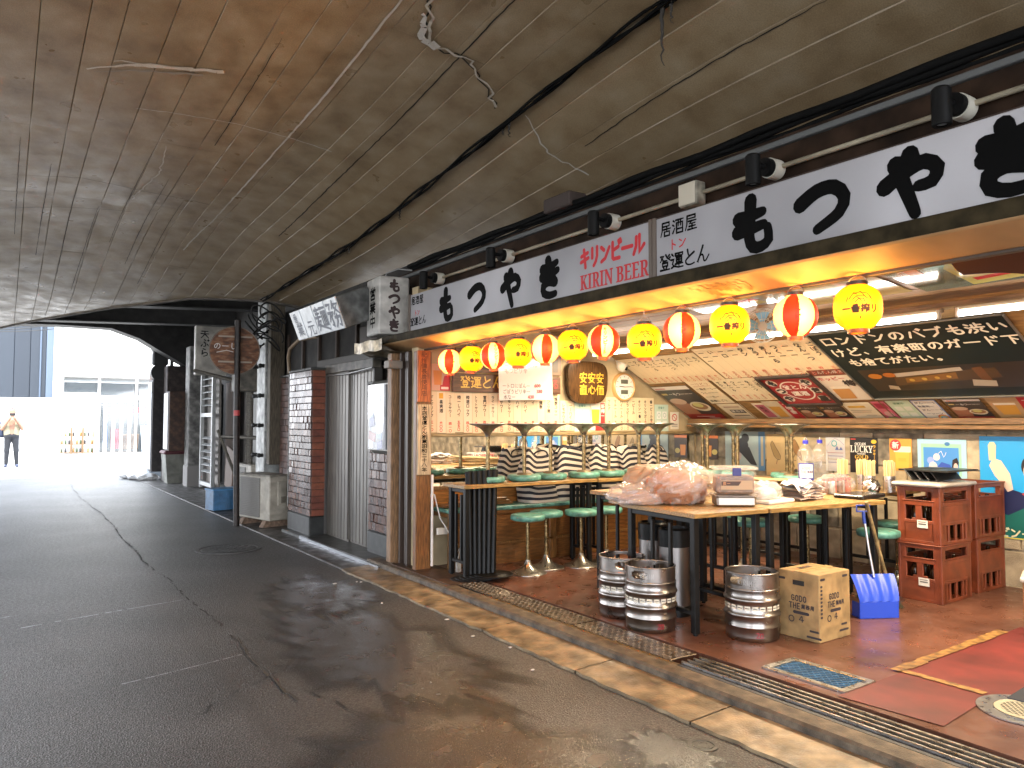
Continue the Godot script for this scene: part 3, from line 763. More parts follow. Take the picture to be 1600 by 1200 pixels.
		for i in rings:
			for k in seg:
				var k2 := (k + 1) % seg
				var c0 := Color(1, 1, 1, clampf((rings - i) / 3.0, 0.0, 1.0))
				var c1 := Color(1, 1, 1, clampf((rings - i - 1) / 3.0, 0.0, 1.0))
				for e in [[i * seg + k, c0], [(i + 1) * seg + k, c1], [(i + 1) * seg + k2, c1], [i * seg + k, c0], [(i + 1) * seg + k2, c1], [i * seg + k2, c0]]:
					m.st.set_color(e[1]); m.st.add_vertex(P[e[0]])
		return m
	struct(blob.call(Vector2(1.85, -4.2), 0.5, 1.5, 3, 0.0055, 0.55), "wet_ground", wet)
	struct(blob.call(Vector2(1.55, -2.55), 0.6, 0.9, 8, 0.0075, 0.5), "wet_ground", wet)
	struct(blob.call(Vector2(2.1, -5.9), 0.42, 0.8, 12, 0.0065, 0.55), "wet_ground", wet)
	struct(blob.call(Vector2(2.3, -2.3), 0.16, 0.3, 22, 0.004, 0.5), "wet_ground", wet)
	# --- concrete strip between road and shop, in slabs with joints, and the raised threshold
	var slab_a := mat([0.44, 0.32, 0.18], 0.6, {"tex": "grime", "scale": 1.6, "rtex": "r_mid", "bump": "h_fine", "depth": 0.15})
	var slab_b := mat([0.39, 0.29, 0.17], 0.6, {"tex": "grime", "scale": 1.3, "rtex": "r_mid", "bump": "h_fine", "depth": 0.15})
	var kerb := Node3D.new()
	kerb.name = "pavement"
	kerb.set_meta("kind", "structure")
	add_child(kerb)
	var zz := 2.0
	var ii := 0
	while zz > -6.6:
		var l2 := rng.randf_range(0.75, 1.15)
		var zn := maxf(zz - l2, -6.7)
		mb = Mb.new()
		mb.flat()
		# near edge broken along the asphalt
		var n2 := 12
		var tone := slab_a if ii % 2 == 0 else slab_b
		for k in n2:
			var za := lerpf(zz - 0.004, zn + 0.004, float(k) / n2)
			var zb := lerpf(zz - 0.004, zn + 0.004, float(k + 1) / n2)
			var xa := 2.585 + 0.022 * un.get_noise_2d(za * 22.0, 4.0) + 0.012 * un.get_noise_2d(za * 70.0, 9.0)
			var xb := 2.585 + 0.022 * un.get_noise_2d(zb * 22.0, 4.0) + 0.012 * un.get_noise_2d(zb * 70.0, 9.0)
			mb.quad(Vector3(xa, 0.016, za), Vector3(2.86, 0.03, za), Vector3(2.86, 0.03, zb), Vector3(xb, 0.016, zb), Vector3.UP)
			mb.quad(Vector3(xa, -0.03, za), Vector3(xa, 0.016, za), Vector3(xb, 0.016, zb), Vector3(xb, -0.03, zb), Vector3.LEFT)
		part(mb, "slab", tone, kerb)
		zz = zn
		ii += 1
	zz = -6.7
	var slab_c := mat([0.13, 0.12, 0.11], 0.55, {"tex": "grime", "scale": 1.1, "rtex": "r_mid", "bump": "h_fine", "depth": 0.15})
	while zz > -21.0:
		var l3 := rng.randf_range(1.0, 1.6)
		mb = Mb.new()
		var x0 := 2.60 - 0.0 * zz
		mb.box(Vector3((x0 + 3.25) / 2, 0.0, zz - l3 / 2), Vector3(3.25 - x0, 0.03, l3 - 0.012), 0.002)
		part(mb, "slab", slab_c, kerb)
		zz -= l3
	# raised concrete sill under the sliding doors and threshold of the shop
	mb = Mb.new()
	mb.box(Vector3(2.93, 0.025, -2.35), Vector3(0.13, 0.09, 8.9), 0.012)
	part(mb, "step", mat([0.20, 0.15, 0.10], 0.6, {"tex": "grime", "scale": 2.5, "bump": "h_fine", "depth": 0.3}), kerb)
	mb = Mb.new()
	mb.box(Vector3(3.02, 0.02, -8.0), Vector3(0.34, 0.05, 2.75), 0.008)
	part(mb, "step", mat([0.11, 0.11, 0.10], 0.4, {"tex": "grime", "scale": 2.0}), kerb)
	mb = Mb.new()
	mb.box(Vector3(2.86, 0.03, -7.6), Vector3(0.03, 0.04, 2.2), 0.004)
	part(mb, "edge_strip", mat([0.5, 0.52, 0.55], 0.3, {"metal": 1.0}), kerb)
	# --- shop floor
	var floor_m := mat([0.175, 0.075, 0.048], 0.3, {"tex": "soft", "scale": 0.9, "rtex": "r_mid", "rmul": 0.75})
	mb = Mb.new()
	mb.box(Vector3(5.2, 0.0, -2.0), Vector3(3.9, 0.14, 9.0))
	struct(mb, "shop_floor", floor_m)
	# red painted area with yellow tape, dark mat
	mb = Mb.new()
	mb.quad(Vector3(3.27, 0.074, -2.20), Vector3(3.85, 0.074, -2.22), Vector3(3.85, 0.074, -1.80), Vector3(3.32, 0.074, -1.74), Vector3.UP)
	mb.quad(Vector3(3.85, 0.074, -2.22), Vector3(5.3, 0.074, -2.29), Vector3(5.3, 0.074, -0.4), Vector3(3.85, 0.074, -1.80), Vector3.UP)
	struct(mb, "floor_paint", mat([0.17, 0.022, 0.018], 0.5, {"tex": "soft", "scale": 1.5}))
	mb = Mb.new()
	for e in [[Vector2(3.84, -2.245), Vector2(5.1, -2.30), 0.035], [Vector2(3.87, -2.23), Vector2(3.87, -1.83), 0.03]]:
		var steps := 14
		for k in steps:
			
			var s0: Vector2 = e[0].lerp(e[1], float(k) / steps)
			var s1: Vector2 = e[0].lerp(e[1], float(k + 1) / steps)
			var nn: Vector2 = (e[1] - e[0]).orthogonal().normalized() * e[2]
			var w0 := rng.randf_range(0.7, 1.0)
			var w1 := rng.randf_range(0.7, 1.0)
			mb.quad(Vector3(s0.x - nn.x * w0, 0.078, s0.y - nn.y * w0), Vector3(s0.x + nn.x * w1, 0.078, s0.y + nn.y * w1), Vector3(s1.x + nn.x * w1, 0.078, s1.y + nn.y * w1), Vector3(s1.x - nn.x * w0, 0.078, s1.y - nn.y * w0), Vector3.UP)
	struct(mb, "floor_tape", mat([0.45, 0.23, 0.06], 0.55, {"tex": "grime", "scale": 4.0}))
	# --- viaduct: board-marked vault, deck, end face
	var v := thing("railway_viaduct", "brown board-marked concrete vault of the railway arch overhead", "viaduct")
	var cm := []
	for k in 4:
		var m := StandardMaterial3D.new()
		m.albedo_texture = tex["concrete"]
		var t: float = [1.0, 1.02, 0.98, 1.0][k]
		m.albedo_color = Color(t, t * 0.95, t * 0.855)
		m.uv1_triplanar = true
		m.uv1_world_triplanar = true
		m.uv1_scale = Vector3(0.45, 0.45, 0.36)
		m.roughness_texture = tex["r_mid"]
		m.roughness = 0.82
		m.heightmap_enabled = true
		m.heightmap_texture = tex["h_fine"]
		m.heightmap_scale = 0.1
		detail(m, "speckle", 2.2)
		cm.append(m)
	var bx := -3.4
	ii = 0
	while bx < 4.6:
		var bw := rng.randf_range(0.16, 0.30)
		var off := rng.randf_range(-0.0015, 0.0015)
		var cuts := [3.0, rng.randf_range(-2.2, -1.2), -4.05 + rng.randf_range(-0.05, 0.05), -6.35, -8.1 + rng.randf_range(-0.1, 0.1), -9.9, -99.0]
		for s in cuts.size() - 1:
			var z0: float = cuts[s]
			var z1: float = cuts[s + 1]
			var o2 := off + rng.randf_range(-0.001, 0.001)
			mb = Mb.new()
			mb.smooth(3)
			var nz := maxi(3, int((z0 - maxf(z1, vault_end(bx))) / 0.22))
			var cols := [[bx, 0.008], [bx + 0.004, 0.0], [bx + bw - 0.004, 0.0], [bx + bw, 0.008]]
			var P := []
			for cc in cols:
				for j in nz + 1:
					var z := lerpf(z0, maxf(z1, vault_end(cc[0])), float(j) / nz)
					var e2: float = cc[1]
					if j == 0 or j == nz: e2 = 0.003
					P.append(Vector3(cc[0], vault(cc[0], z) + o2 + e2, z))
			for i in 3:
				mb.smooth(10 + i)
				for j in nz:
					mb.quad(P[i * (nz + 1) + j], P[(i + 1) * (nz + 1) + j], P[(i + 1) * (nz + 1) + j + 1], P[i * (nz + 1) + j + 1], Vector3.DOWN)
			part(mb, "formwork_board", cm[rng.randi() % 4], v)
		bx += bw
		ii += 1
	var dark := mat([0.10, 0.085, 0.07], 0.8, {"tex": "grime", "scale": 0.7})
	mb = Mb.new()
	mb.box(Vector3(2.4, 4.3, -3.75), Vector3(12.8, 0.9, 13.8))
	part(mb, "deck", dark, v)
	mb = Mb.new()
	mb.flat()
	for k in 48:
		var xa := -3.4 + 8.0 * k / 48.0
		var xb := -3.4 + 8.0 * (k + 1) / 48.0
		var za := vault_end(xa)
		var zb := vault_end(xb)
		var ya := vault(xa, za)
		var yb := vault(xb, zb)
		var out := Vector3(zb - za, 0, -(xb - xa)).normalized()
		mb.quad(Vector3(xa, ya + 0.03, za + 0.02), Vector3(xb, yb + 0.03, zb + 0.02), Vector3(xb, yb - 0.015, zb + 0.02), Vector3(xa, ya - 0.015, za + 0.02), -out)
		mb.quad(Vector3(xa, ya - 0.015, za + 0.02), Vector3(xb, yb - 0.015, zb + 0.02), Vector3(xb, yb - 0.015, zb - 0.1), Vector3(xa, ya - 0.015, za - 0.1), Vector3.DOWN)
		mb.quad(Vector3(xa, ya - 0.015, za - 0.1), Vector3(xb, yb - 0.015, zb - 0.1), Vector3(xb, 3.95, zb - 0.1), Vector3(xa, 3.95, za - 0.1), out)
	part(mb, "end_face", mat([0.2, 0.17, 0.14], 0.8, {"tex": "grime", "scale": 1.2}), v)
	mb = Mb.new()
	mb.box(Vector3(-3.7, 1.9, 2.2), Vector3(0.8, 4.0, 1.6))
	mb.box(Vector3(4.75, 3.3, -3.8), Vector3(0.2, 1.7, 13.6))
	part(mb, "side_wall", mat([0.28, 0.24, 0.20], 0.8, {"tex": "grime", "scale": 0.6}), v)
	# pale lime streaks and open cracks on the vault
	var lime := mat([0.62, 0.58, 0.52], 0.8, {"tex": "fine", "scale": 3.0})
	var crack := mat([0.02, 0.016, 0.012], 0.9)
	var run := func(pts: Array, w0: float, w1: float, jag: float, rough: float, sd: int) -> Mb:
		var r2 := RandomNumberGenerator.new()
		r2.seed = sd
		var m := Mb.new()
		m.flat()
		var path := []
		for i in pts.size() - 1:
			var n3 := maxi(3, int(pts[i].distance_to(pts[i + 1]) / 0.05))
			for k in n3: path.append(pts[i].lerp(pts[i + 1], float(k) / n3) + Vector2(r2.randf_range(-jag, jag), r2.randf_range(-jag, jag)))
		path.append(pts[pts.size() - 1])
		var pw := 0.0
		for i in path.size() - 1:
			var d2: Vector2 = (path[i + 1] - path[i]).normalized()
			var nn := Vector2(-d2.y, d2.x)
			var w := lerpf(pw, r2.randf_range(w0, w1), 0.3) if i > 0 else w0
			if i == 0: pw = w
			var q4 := []
			for e in [path[i] - nn * pw, path[i] + nn * pw, path[i + 1] + nn * w, path[i + 1] - nn * w]:
				q4.append(Vector3(e.x, vault(e.x, e.y) - 0.006 - r2.randf_range(0, rough), e.y))
			m.quad(q4[0], q4[1], q4[2], q4[3], Vector3.DOWN)
			pw = w
		return m
	part(run.call([Vector2(1.74, -3.3), Vector2(1.75, -5.0), Vector2(1.74, -8.2), Vector2(1.66, -9.3)], 0.005, 0.010, 0.003, 0.002, 31), "lime_streak", lime, v)
	part(run.call([Vector2(0.36, -5.25), Vector2(0.6, -5.1), Vector2(0.95, -5.0), Vector2(1.1, -4.95)], 0.006, 0.03, 0.012, 0.004, 32), "lime_streak", lime, v)
	part(run.call([Vector2(0.42, -5.28), Vector2(0.66, -5.16), Vector2(1.0, -5.06)], 0.003, 0.024, 0.016, 0.002, 62), "lime_streak", mat([0.5, 0.45, 0.38], 0.85, {"tex": "speck", "scale": 3.0}), v)
	part(run.call([Vector2(0.5, -5.08), Vector2(0.75, -5.05), Vector2(0.93, -5.0)], 0.004, 0.026, 0.014, 0.002, 63), "lime_streak", lime, v)
	part(run.call([Vector2(1.35, -3.5), Vector2(1.75, -3.35), Vector2(2.05, -4.0), Vector2(2.35, -4.0), Vector2(2.75, -4.35)], 0.003, 0.014, 0.026, 0.008, 33), "lime_streak", mat([0.45, 0.40, 0.33], 0.85), v)
	part(run.call([Vector2(1.37, -3.52), Vector2(1.77, -3.38), Vector2(2.03, -4.0), Vector2(2.33, -4.03), Vector2(2.75, -4.37)], 0.002, 0.010, 0.03, 0.002, 64), "crack", crack, v)
	part(run.call([Vector2(1.9, -3.75), Vector2(2.02, -3.98), Vector2(2.12, -4.02)], 0.01, 0.035, 0.03, 0.01, 65), "lime_streak", lime, v)
	part(run.call([Vector2(2.95, -4.3), Vector2(3.3, -4.5), Vector2(3.6, -4.4)], 0.004, 0.009, 0.015, 0.002, 34), "lime_streak", lime, v)
	part(run.call([Vector2(1.0, -6.4), Vector2(1.05, -7.0), Vector2(0.95, -7.9)], 0.003, 0.007, 0.012, 0.002, 35), "lime_streak", lime, v)
	part(run.call([Vector2(0.7, -5.75), Vector2(1.3, -5.7), Vector2(2.1, -5.75)], 0.003, 0.006, 0.006, 0.002, 36), "lime_streak", lime, v)
	part(run.call([Vector2(2.25, -3.0), Vector2(2.3, -5.0), Vector2(2.32, -6.4), Vector2(2.36, -8.0)], 0.002, 0.008, 0.003, 0.0, 37), "crack", crack, v)
	part(run.call([Vector2(1.3, -4.4), Vector2(1.32, -6.2)], 0.001, 0.005, 0.003, 0.0, 38), "crack", crack, v)
	part(run.call([Vector2(3.35, -2.2), Vector2(3.36, -3.3), Vector2(3.4, -4.2)], 0.001, 0.006, 0.004, 0.0, 39), "crack", crack, v)
	part(run.call([Vector2(0.0, -7.55), Vector2(0.5, -7.45), Vector2(1.0, -7.6), Vector2(1.6, -7.7)], 0.001, 0.005, 0.010, 0.0, 40), "crack", crack, v)
	part(run.call([Vector2(-0.1, -8.6), Vector2(0.4, -8.4), Vector2(1.0, -8.3)], 0.001, 0.005, 0.006, 0.0, 41), "crack", crack, v)
	for k in 7:
		var x1 := 0.05 + k * 0.22
		part(run.call([Vector2(x1, -6.6 - 0.55 * ((k * 5) % 4)), Vector2(x1 + rng.randf_range(-0.03, 0.03), -9.4 - 0.7 * (k % 4))], 0.001, 0.0035, 0.002, 0.0, 50 + k), "crack", crack, v)
	# --- second bridge beyond: dark steel deck on girders, curved haunch towards the right
	var sb := thing("steel_bridge", "dark steel rail bridge beyond the concrete vault", "bridge")
	var steel := mat([0.035, 0.032, 0.03], 0.6, {"tex": "grime", "scale": 1.0})
	mb = Mb.new()
	mb.box(Vector3(1.0, 4.15, -14.7), Vector3(16.0, 0.5, 7.8))
	part(mb, "deck", steel, sb)
	for k in 3:
		mb = Mb.new()
		var zg := -12.0 - 2.6 * k
		var bsk := Basis(Vector3.UP, -0.32)
		mb.box(Vector3(1.2, 3.62, zg), Vector3(12.0, 0.60, 0.05), 0.0, bsk)
		mb.box(Vector3(1.2, 3.31, zg), Vector3(12.0, 0.03, 0.3), 0.0, bsk)
		part(mb, "girder", steel, sb)
	mb = Mb.new()
	var arch := [Vector2(-3.4, 3.1), Vector2(-1.5, 3.3), Vector2(-0.1, 3.32), Vector2(0.95, 3.36), Vector2(1.9, 3.35), Vector2(2.45, 3.16), Vector2(2.8, 2.95), Vector2(3.5, 2.55), Vector2(4.6, 2.2)]
	for i in arch.size() - 1:
		var a3: Vector2 = arch[i]
		var b3: Vector2 = arch[i + 1]
		mb.quad(Vector3(a3.x, a3.y, -18.5), Vector3(b3.x, b3.y, -18.5), Vector3(b3.x, 4.3, -18.5), Vector3(a3.x, 4.3, -18.5), Vector3.BACK)
		mb.quad(Vector3(a3.x, a3.y, -18.5), Vector3(b3.x, b3.y, -18.5), Vector3(b3.x, b3.y, -19.0), Vector3(a3.x, a3.y, -19.0), Vector3.DOWN)
		mb.quad(Vector3(a3.x, a3.y, -19.0), Vector3(b3.x, b3.y, -19.0), Vector3(b3.x, 4.3, -19.0), Vector3(a3.x, 4.3, -19.0), Vector3.FORWARD)
	part(mb, "end_beam", steel, sb)
const Z := Vector3(0, 0, 1)
const X := Vector3(1, 0, 0)
const Y := Vector3(0, 1, 0)

func sign_board(z0: float, z1: float, label: String) -> Node3D:
	var t := thing("shop_sign", label, "sign", Vector3(3.0, 2.14, z0), 0, "long white shop signs above the open front")
	var w := z1 - z0
	var mb := Mb.new()
	mb.box(Vector3(0.06, 0.165, w / 2), Vector3(0.12, 0.33, w), 0.004)
	part(mb, "panel", mat([0.52, 0.51, 0.535], 0.45, {"tex": "soft", "scale": 0.3}), t)
	for e in [0.0, w]:
		mb = Mb.new()
		mb.box(Vector3(0.055, 0.165, e), Vector3(0.135, 0.345, 0.025), 0.003)
		part(mb, "end_frame", mat([0.12, 0.09, 0.07], 0.5), t)
	mb = Mb.new()
	mb.box(Vector3(0.055, -0.004, w / 2), Vector3(0.13, 0.02, w - 0.03), 0.002)
	part(mb, "bottom_frame", mat([0.10, 0.075, 0.05], 0.5), t)
	return t

func big_word(t: Node3D, zs: Array, y0: float, size: float, black: Material, chars := "もつやき"):
	for i in chars.length():
		var mb := Mb.new()
		letters(mb, chars[i], plane_map(Vector3(0, y0 + size / 2, zs[i] - size / 2), Z, Y), 0, 0, size, 0.25, false, 1.0, true)
		part(mb, "character", black, t)

var lamp_spots := []
func lantern(i: int, z: float, y: float, yellow: bool, label: String):
	var t := thing("paper_lantern", label, "lantern", Vector3(3.1, y, z), 0, "lanterns hanging in a row under the eave")
	var prof := []
	var n := 22
	var R := 0.1
	var H := 0.098
	for k in n + 1:
		var s := -1.0 + 2.0 * k / n
		var r := R * pow(maxf(0.0, 1.0 - pow(absf(s) * (0.93 if yellow else 0.92), 2.6 if yellow else 2.2)), 0.5 if yellow else 0.62)
		prof.append(Vector2(r + (0.0007 if k % 2 == 0 else -0.0005), s * H))
	var rad := func(h: float) -> float:
		var f := clampf((h / H + 1.0) * 0.5 * n, 0.0, n - 0.001)
		var k0 := int(f)
		return lerpf(prof[k0].x, prof[k0 + 1].x, f - k0)
	var on := true
	var ym := mat([0.55, 0.31, 0.008], 0.5, {"backlight": [0.18, 0.095, 0.001], "emit": [1.0, 0.42, 0.0], "energy": 0.09})
	var rm := mat([0.6, 0.03, 0.01], 0.5, {"backlight": [0.14, 0.004, 0.001], "emit": [1.0, 0.03, 0.0], "energy": 0.09})
	var wm := mat([0.65, 0.56, 0.36], 0.5, {"backlight": [0.42, 0.33, 0.17], "emit": [1.0, 0.62, 0.22], "energy": 0.14})
	if yellow:
		var mb := Mb.new()
		mb.lathe(prof, 36)
		part(mb, "shade", ym, t)
	else:
		for s in 8:
			var mb := Mb.new()
			var a0 := TAU * s / 8.0 + 0.2 + 0.37 * i
			mb.lathe(prof, 5, Vector3.ZERO, Basis.IDENTITY, true, a0, a0 + TAU / 8.0)
			part(mb, "stripe", rm if s % 2 == 0 else wm, t)
	for e in [-1.0, 1.0]:
		var mb := Mb.new()
		var rr: float = rad.call(e * H) + 0.002
		var yy: float = e * (H + 0.006)
		mb.lathe_sharp([Vector2(rr * 0.72, yy - 0.009), Vector2(rr, yy - 0.009), Vector2(rr, yy + 0.009), Vector2(rr * 0.72, yy + 0.009), Vector2(rr * 0.72, yy - 0.009)], 24)
		part(mb, "rim", mat([0.02, 0.013, 0.01], 0.4) if e > 0 else mat([0.25, 0.06, 0.01], 0.4), t)
	var mb2 := Mb.new()
	var hk := []
	for k in 9:
		var a := PI * k / 8.0
		hk.append(Vector3(0, H + 0.012 + sin(a) * 0.03, cos(a) * 0.045))
	mb2.tube(hk, 0.0022, 6)
	mb2.tube([Vector3(0, H + 0.04, 0), Vector3(0, 2.0 - y, 0)], 0.0025, 6)
	part(mb2, "hanger", mat(0.25, 0.35, {"metal": 1.0}), t)
	mb2 = Mb.new()
	var face := deg_to_rad(122.0 + 2.4 * i + (i * 37 % 36) - 18.0)
	var wrap := func(p: Vector2, h: float) -> Vector3:
		var r: float = rad.call(-p.y) + h
		var a := face - p.x / R
		return Vector3(cos(a) * r, -p.y, sin(a) * r)
	var ink := mat([0.10, 0.045, 0.01], 0.6)
	if yellow:
		letters(mb2, "一番搾り", wrap, -0.076, 0.0, 0.036, 0.2, false, 1.06)
		# the emblem above the words: a prancing beast drawn in brush lines
		var em := [[-0.045, -0.022, -0.03, -0.045, 0.0, -0.052, 0.03, -0.045, 0.045, -0.026], [-0.03, -0.02, -0.012, -0.036, 0.012, -0.036, 0.03, -0.022], [-0.02, -0.008, -0.005, -0.024, 0.012, -0.022, 0.018, -0.008], [-0.05, -0.03, -0.056, -0.014], [0.036, -0.034, 0.05, -0.012], [-0.012, -0.03, 0.004, -0.012], [0.01, -0.044, 0.02, -0.03], [-0.026, -0.05, -0.014, -0.042], [0.0, -0.056, 0.006, -0.046]]
		var k3 := 0
		for s in em:
			var p := []
			for j in range(0, s.size(), 2): p.append(Vector2(s[j], s[j + 1]))
			ribbon(mb2, p, 0.0042, wrap, 0.0014 + 0.0002 * k3)
			k3 += 1
		ribbon(mb2, [Vector2(-0.05, 0.042), Vector2(0.05, 0.042)], 0.0016, wrap, 0.0014)
		ribbon(mb2, [Vector2(-0.03, 0.048), Vector2(0.03, 0.048)], 0.0016, wrap, 0.0014)
		ribbon(mb2, [Vector2(0, 0.054), Vector2(0, 0.060)], 0.006, wrap, 0.0014)
		part(mb2, "lettering", ink, t)
	else:
		var sidx := 1
		face = TAU * sidx / 8.0 + 0.2 + 0.37 * i
		# the white stripe that turns most to the street
		var best := -9.0
		for s in [1, 3, 5, 7]:
			var am: float = TAU * (s + 0.5) / 8.0 + 0.2 + 0.37 * i
			var d := cos(am - deg_to_rad(150.0))
			if d > best:
				best = d; face = am
		letters(mb2, "キリンビール", wrap, -0.013, -0.082, 0.026, 0.22, true, 1.08)
		part(mb2, "lettering", mat([0.45, 0.03, 0.01], 0.6), t)
	var lamp := OmniLight3D.new()
	lamp.name = "lantern_light"
	lamp.light_energy = 0.065
	lamp.light_color = lin([1.0, 0.47, 0.09])
	lamp.light_size = 0.03
	lamp.omni_range = 12.0
	lamp.omni_attenuation = 2.0
	lamp.shadow_enabled = true
	t.add_child(lamp)
	lamp.position = Vector3(-0.034, -0.006, 0.042)
	t.rotation = Vector3(0.03 * sin(i * 2.1), 0, 0.035 * sin(i * 3.7 + 1.0))

func spotlight(z: float, label: String):
	var t := thing("spotlight", label, "spotlight", Vector3(3.12, 2.60, z), 0, "black spotlights above the sign")
	var blk := mat(0.008, 0.5, {"spec": 0.25})
	var mb := Mb.new()
	mb.cyl(Vector3(0.07, 0, 0), Vector3(0.0, 0, 0), 0.050, 24)
	part(mb, "back_box", mat([0.6, 0.58, 0.5], 0.5), t)
	mb = Mb.new()
	mb.cyl(Vector3(0.0, 0, 0), Vector3(-0.035, 0, 0), 0.045, 24)
	part(mb, "mount", blk, t)
	mb = Mb.new()
	mb.tube([Vector3(-0.03, 0, 0), Vector3(-0.085, 0.002, 0), Vector3(-0.105, -0.01, 0)], 0.014, 10)
	part(mb, "arm", blk, t)
	mb = Mb.new()
	mb.lathe_sharp([Vector2(0.02, -0.105), Vector2(0.034, -0.105), Vector2(0.036, -0.1), Vector2(0.036, 0.035), Vector2(0.028, 0.045), Vector2(0, 0.045)], 24, Vector3(-0.115, 0, 0))
	var body := part(mb, "lamp_body", blk, t)
	mb = Mb.new()
	mb.lathe_sharp([Vector2(0, -0.098), Vector2(0.022, -0.098)], 20, Vector3(-0.115, 0, 0))
	part(mb, "lens", mat(0.5, 0.15), body)

func facade():
	var black := mat(0.004, 0.6, {"spec": 0.15})
	var red := mat([0.55, 0.012, 0.02], 0.45)
	# header wall behind the sign
	var hw := thing("header_wall", "dark brown timber header wall above the long white signs", "wall")
	var mb := Mb.new()
	mb.box(Vector3(3.27, 2.40, -2.6), Vector3(0.14, 0.74, 9.0), 0.0)
	part(mb, "wall", mat([0.05, 0.028, 0.017], 0.7, {"tex": "grime", "scale": 1.2, "spec": 0.25}), hw)
	mb = Mb.new()
	mb.box(Vector3(3.185, 2.73, -2.6), Vector3(0.03, 0.03, 8.9), 0.004)
	part(mb, "rail", mat([0.10, 0.105, 0.105], 0.6), hw)
	mb = Mb.new()
	mb.box(Vector3(3.192, 2.52, -2.6), Vector3(0.02, 0.05, 8.9), 0.004)
	part(mb, "rail", mat([0.05, 0.03, 0.022], 0.6), hw)
	# signs
	var s1 := sign_board(-6.18, -3.12, "white signboard left half with red brewery lettering at its right end")
	var zo := 6.18
	big_word(s1, [-5.51 + zo, -5.02 + zo, -4.55 + zo, -4.08 + zo], 0.158, 0.262, black)
	chars("居酒屋", s1, black, Vector3(0, 0.31, 0.03), Z, Y, 0.075, 0.13, false, 1.05, true)
	chars("登運とん", s1, black, Vector3(0, 0.125, 0.01), Z, Y, 0.075, 0.13, false, 1.02, true)
	chars("トン", s1, red, Vector3(0, 0.185, 0.09), Z, Y, 0.05, 0.15, false, 1.1)
	chars("キリンビール", s1, red, Vector3(0, 0.285, 2.42), Z, Y, 0.128, 0.19, false, 0.98, false, 0.78)
	latin("KIRIN BEER", red, s1, Vector3(0, 0.072, 2.73), Z, Y, 0.095, true, 0.78, "red_lettering")
	var s2 := sign_board(-3.09, 0.6, "white signboard right half with four huge black brush characters")
	zo = 3.09
	big_word(s2, [-2.427 + zo, -2.043 + zo, -1.646 + zo, -1.282 + zo], 0.158, 0.268, black)
	chars("居酒屋", s2, black, Vector3(0, 0.305, 0.04), Z, Y, 0.088, 0.12, false, 1.05, true)
	chars("登運とん", s2, black, Vector3(0, 0.125, 0.03), Z, Y, 0.095, 0.12, false, 0.95, true)
	chars("トン", s2, red, Vector3(0, 0.195, 0.11), Z, Y, 0.06, 0.13, false, 1.1)
	# eave: dark fascia and pale soffit under it
	var ev := thing("eave", "shop eave with pale soffit running the length of the open front", "eave")
	mb = Mb.new()
	mb.box(Vector3(2.90, 2.088, -3.15), Vector3(0.03, 0.07, 7.5), 0.004)
	part(mb, "fascia", mat([0.06, 0.045, 0.022], 0.6, {"tex": "grime", "scale": 2.0, "spec": 0.2}), ev)
	mb = Mb.new()
	mb.box(Vector3(2.95, 2.12, -3.15), Vector3(0.10, 0.012, 7.5), 0.002)
	part(mb, "cap", mat([0.07, 0.06, 0.045], 0.6), ev)
	mb = Mb.new()
	var pf := PackedVector2Array([Vector2(2.888, 2.052), Vector2(2.90, 2.044), Vector2(3.09, 1.992), Vector2(3.115, 1.992), Vector2(3.115, 2.03), Vector2(2.888, 2.066)])
	mb.prism(pf, Vector3(0, 0, -6.9), X, Y, 7.5)
	part(mb, "soffit", mat([0.42, 0.26, 0.12], 0.6, {"tex": "soft", "scale": 1.0}), ev)
	mb = Mb.new()
	mb.box(Vector3(3.125, 1.995, -2.6), Vector3(0.03, 0.035, 7.4), 0.003)
	part(mb, "hanging_rail", mat([0.05, 0.035, 0.025], 0.6), ev)
	# crumpled sheet-metal end of the eave
	mb = Mb.new()
	var cr := func(u: float, w: float) -> Vector3:
		var x := lerpf(2.80, 3.12, u)
		var z := lerpf(-6.98, -6.35, w)
		return Vector3(x, lerpf(2.05, 1.985, u) - 0.02 + 0.012 * sin(u * 9.0 + w * 7.0) + 0.008 * sin(w * 17.0) - 0.03 * (1.0 - w) * (1.0 - u), z)
	mb.grid(cr, 10, 14, Vector3.DOWN)
	mb.grid(func(u: float, w: float) -> Vector3: return Vector3(2.80 + 0.006 * sin(w * 15.0), lerpf(1.99, 2.09, u) + 0.008 * sin(w * 11.0 + 2.0), lerpf(-6.98, -6.35, w)), 4, 14, Vector3.LEFT)
	part(mb, "end_sheet", mat([0.55, 0.45, 0.3], 0.32, {"metal": 0.7, "tex": "grime", "scale": 3.0}), ev)
	# dripping grease stain on the soffit
	mb = Mb.new()
	var rng := RandomNumberGenerator.new()
	rng.seed = 77
	for k in 26:
		var zc := -2.62 + rng.randf_range(-0.16, 0.16)
		var x0 := rng.randf_range(2.92, 2.98)
		var l := rng.randf_range(0.03, 0.10)
		var w := rng.randf_range(0.004, 0.016)
		var yy := func(x: float) -> float: return 2.0433 - (x - 2.90) * 0.2737 - 0.0015 - 0.00008 * k
		mb.quad(Vector3(x0, yy.call(x0), zc - w), Vector3(x0, yy.call(x0), zc + w), Vector3(x0 + l, yy.call(x0 + l), zc + w * 0.6), Vector3(x0 + l, yy.call(x0 + l), zc - w * 0.6), Vector3.DOWN)
	part(mb, "grease_stain", mat([0.16, 0.09, 0.03], 0.5), ev)
	# lanterns
	var lz := [-5.625, -5.267, -4.941, -4.601, -4.269, -3.963, -3.653, -3.288, -2.993, -2.658, -2.264, -1.948]
	var ord := ["first", "second", "third", "fourth", "fifth", "sixth", "seventh", "eighth", "ninth", "tenth", "eleventh", "twelfth"]
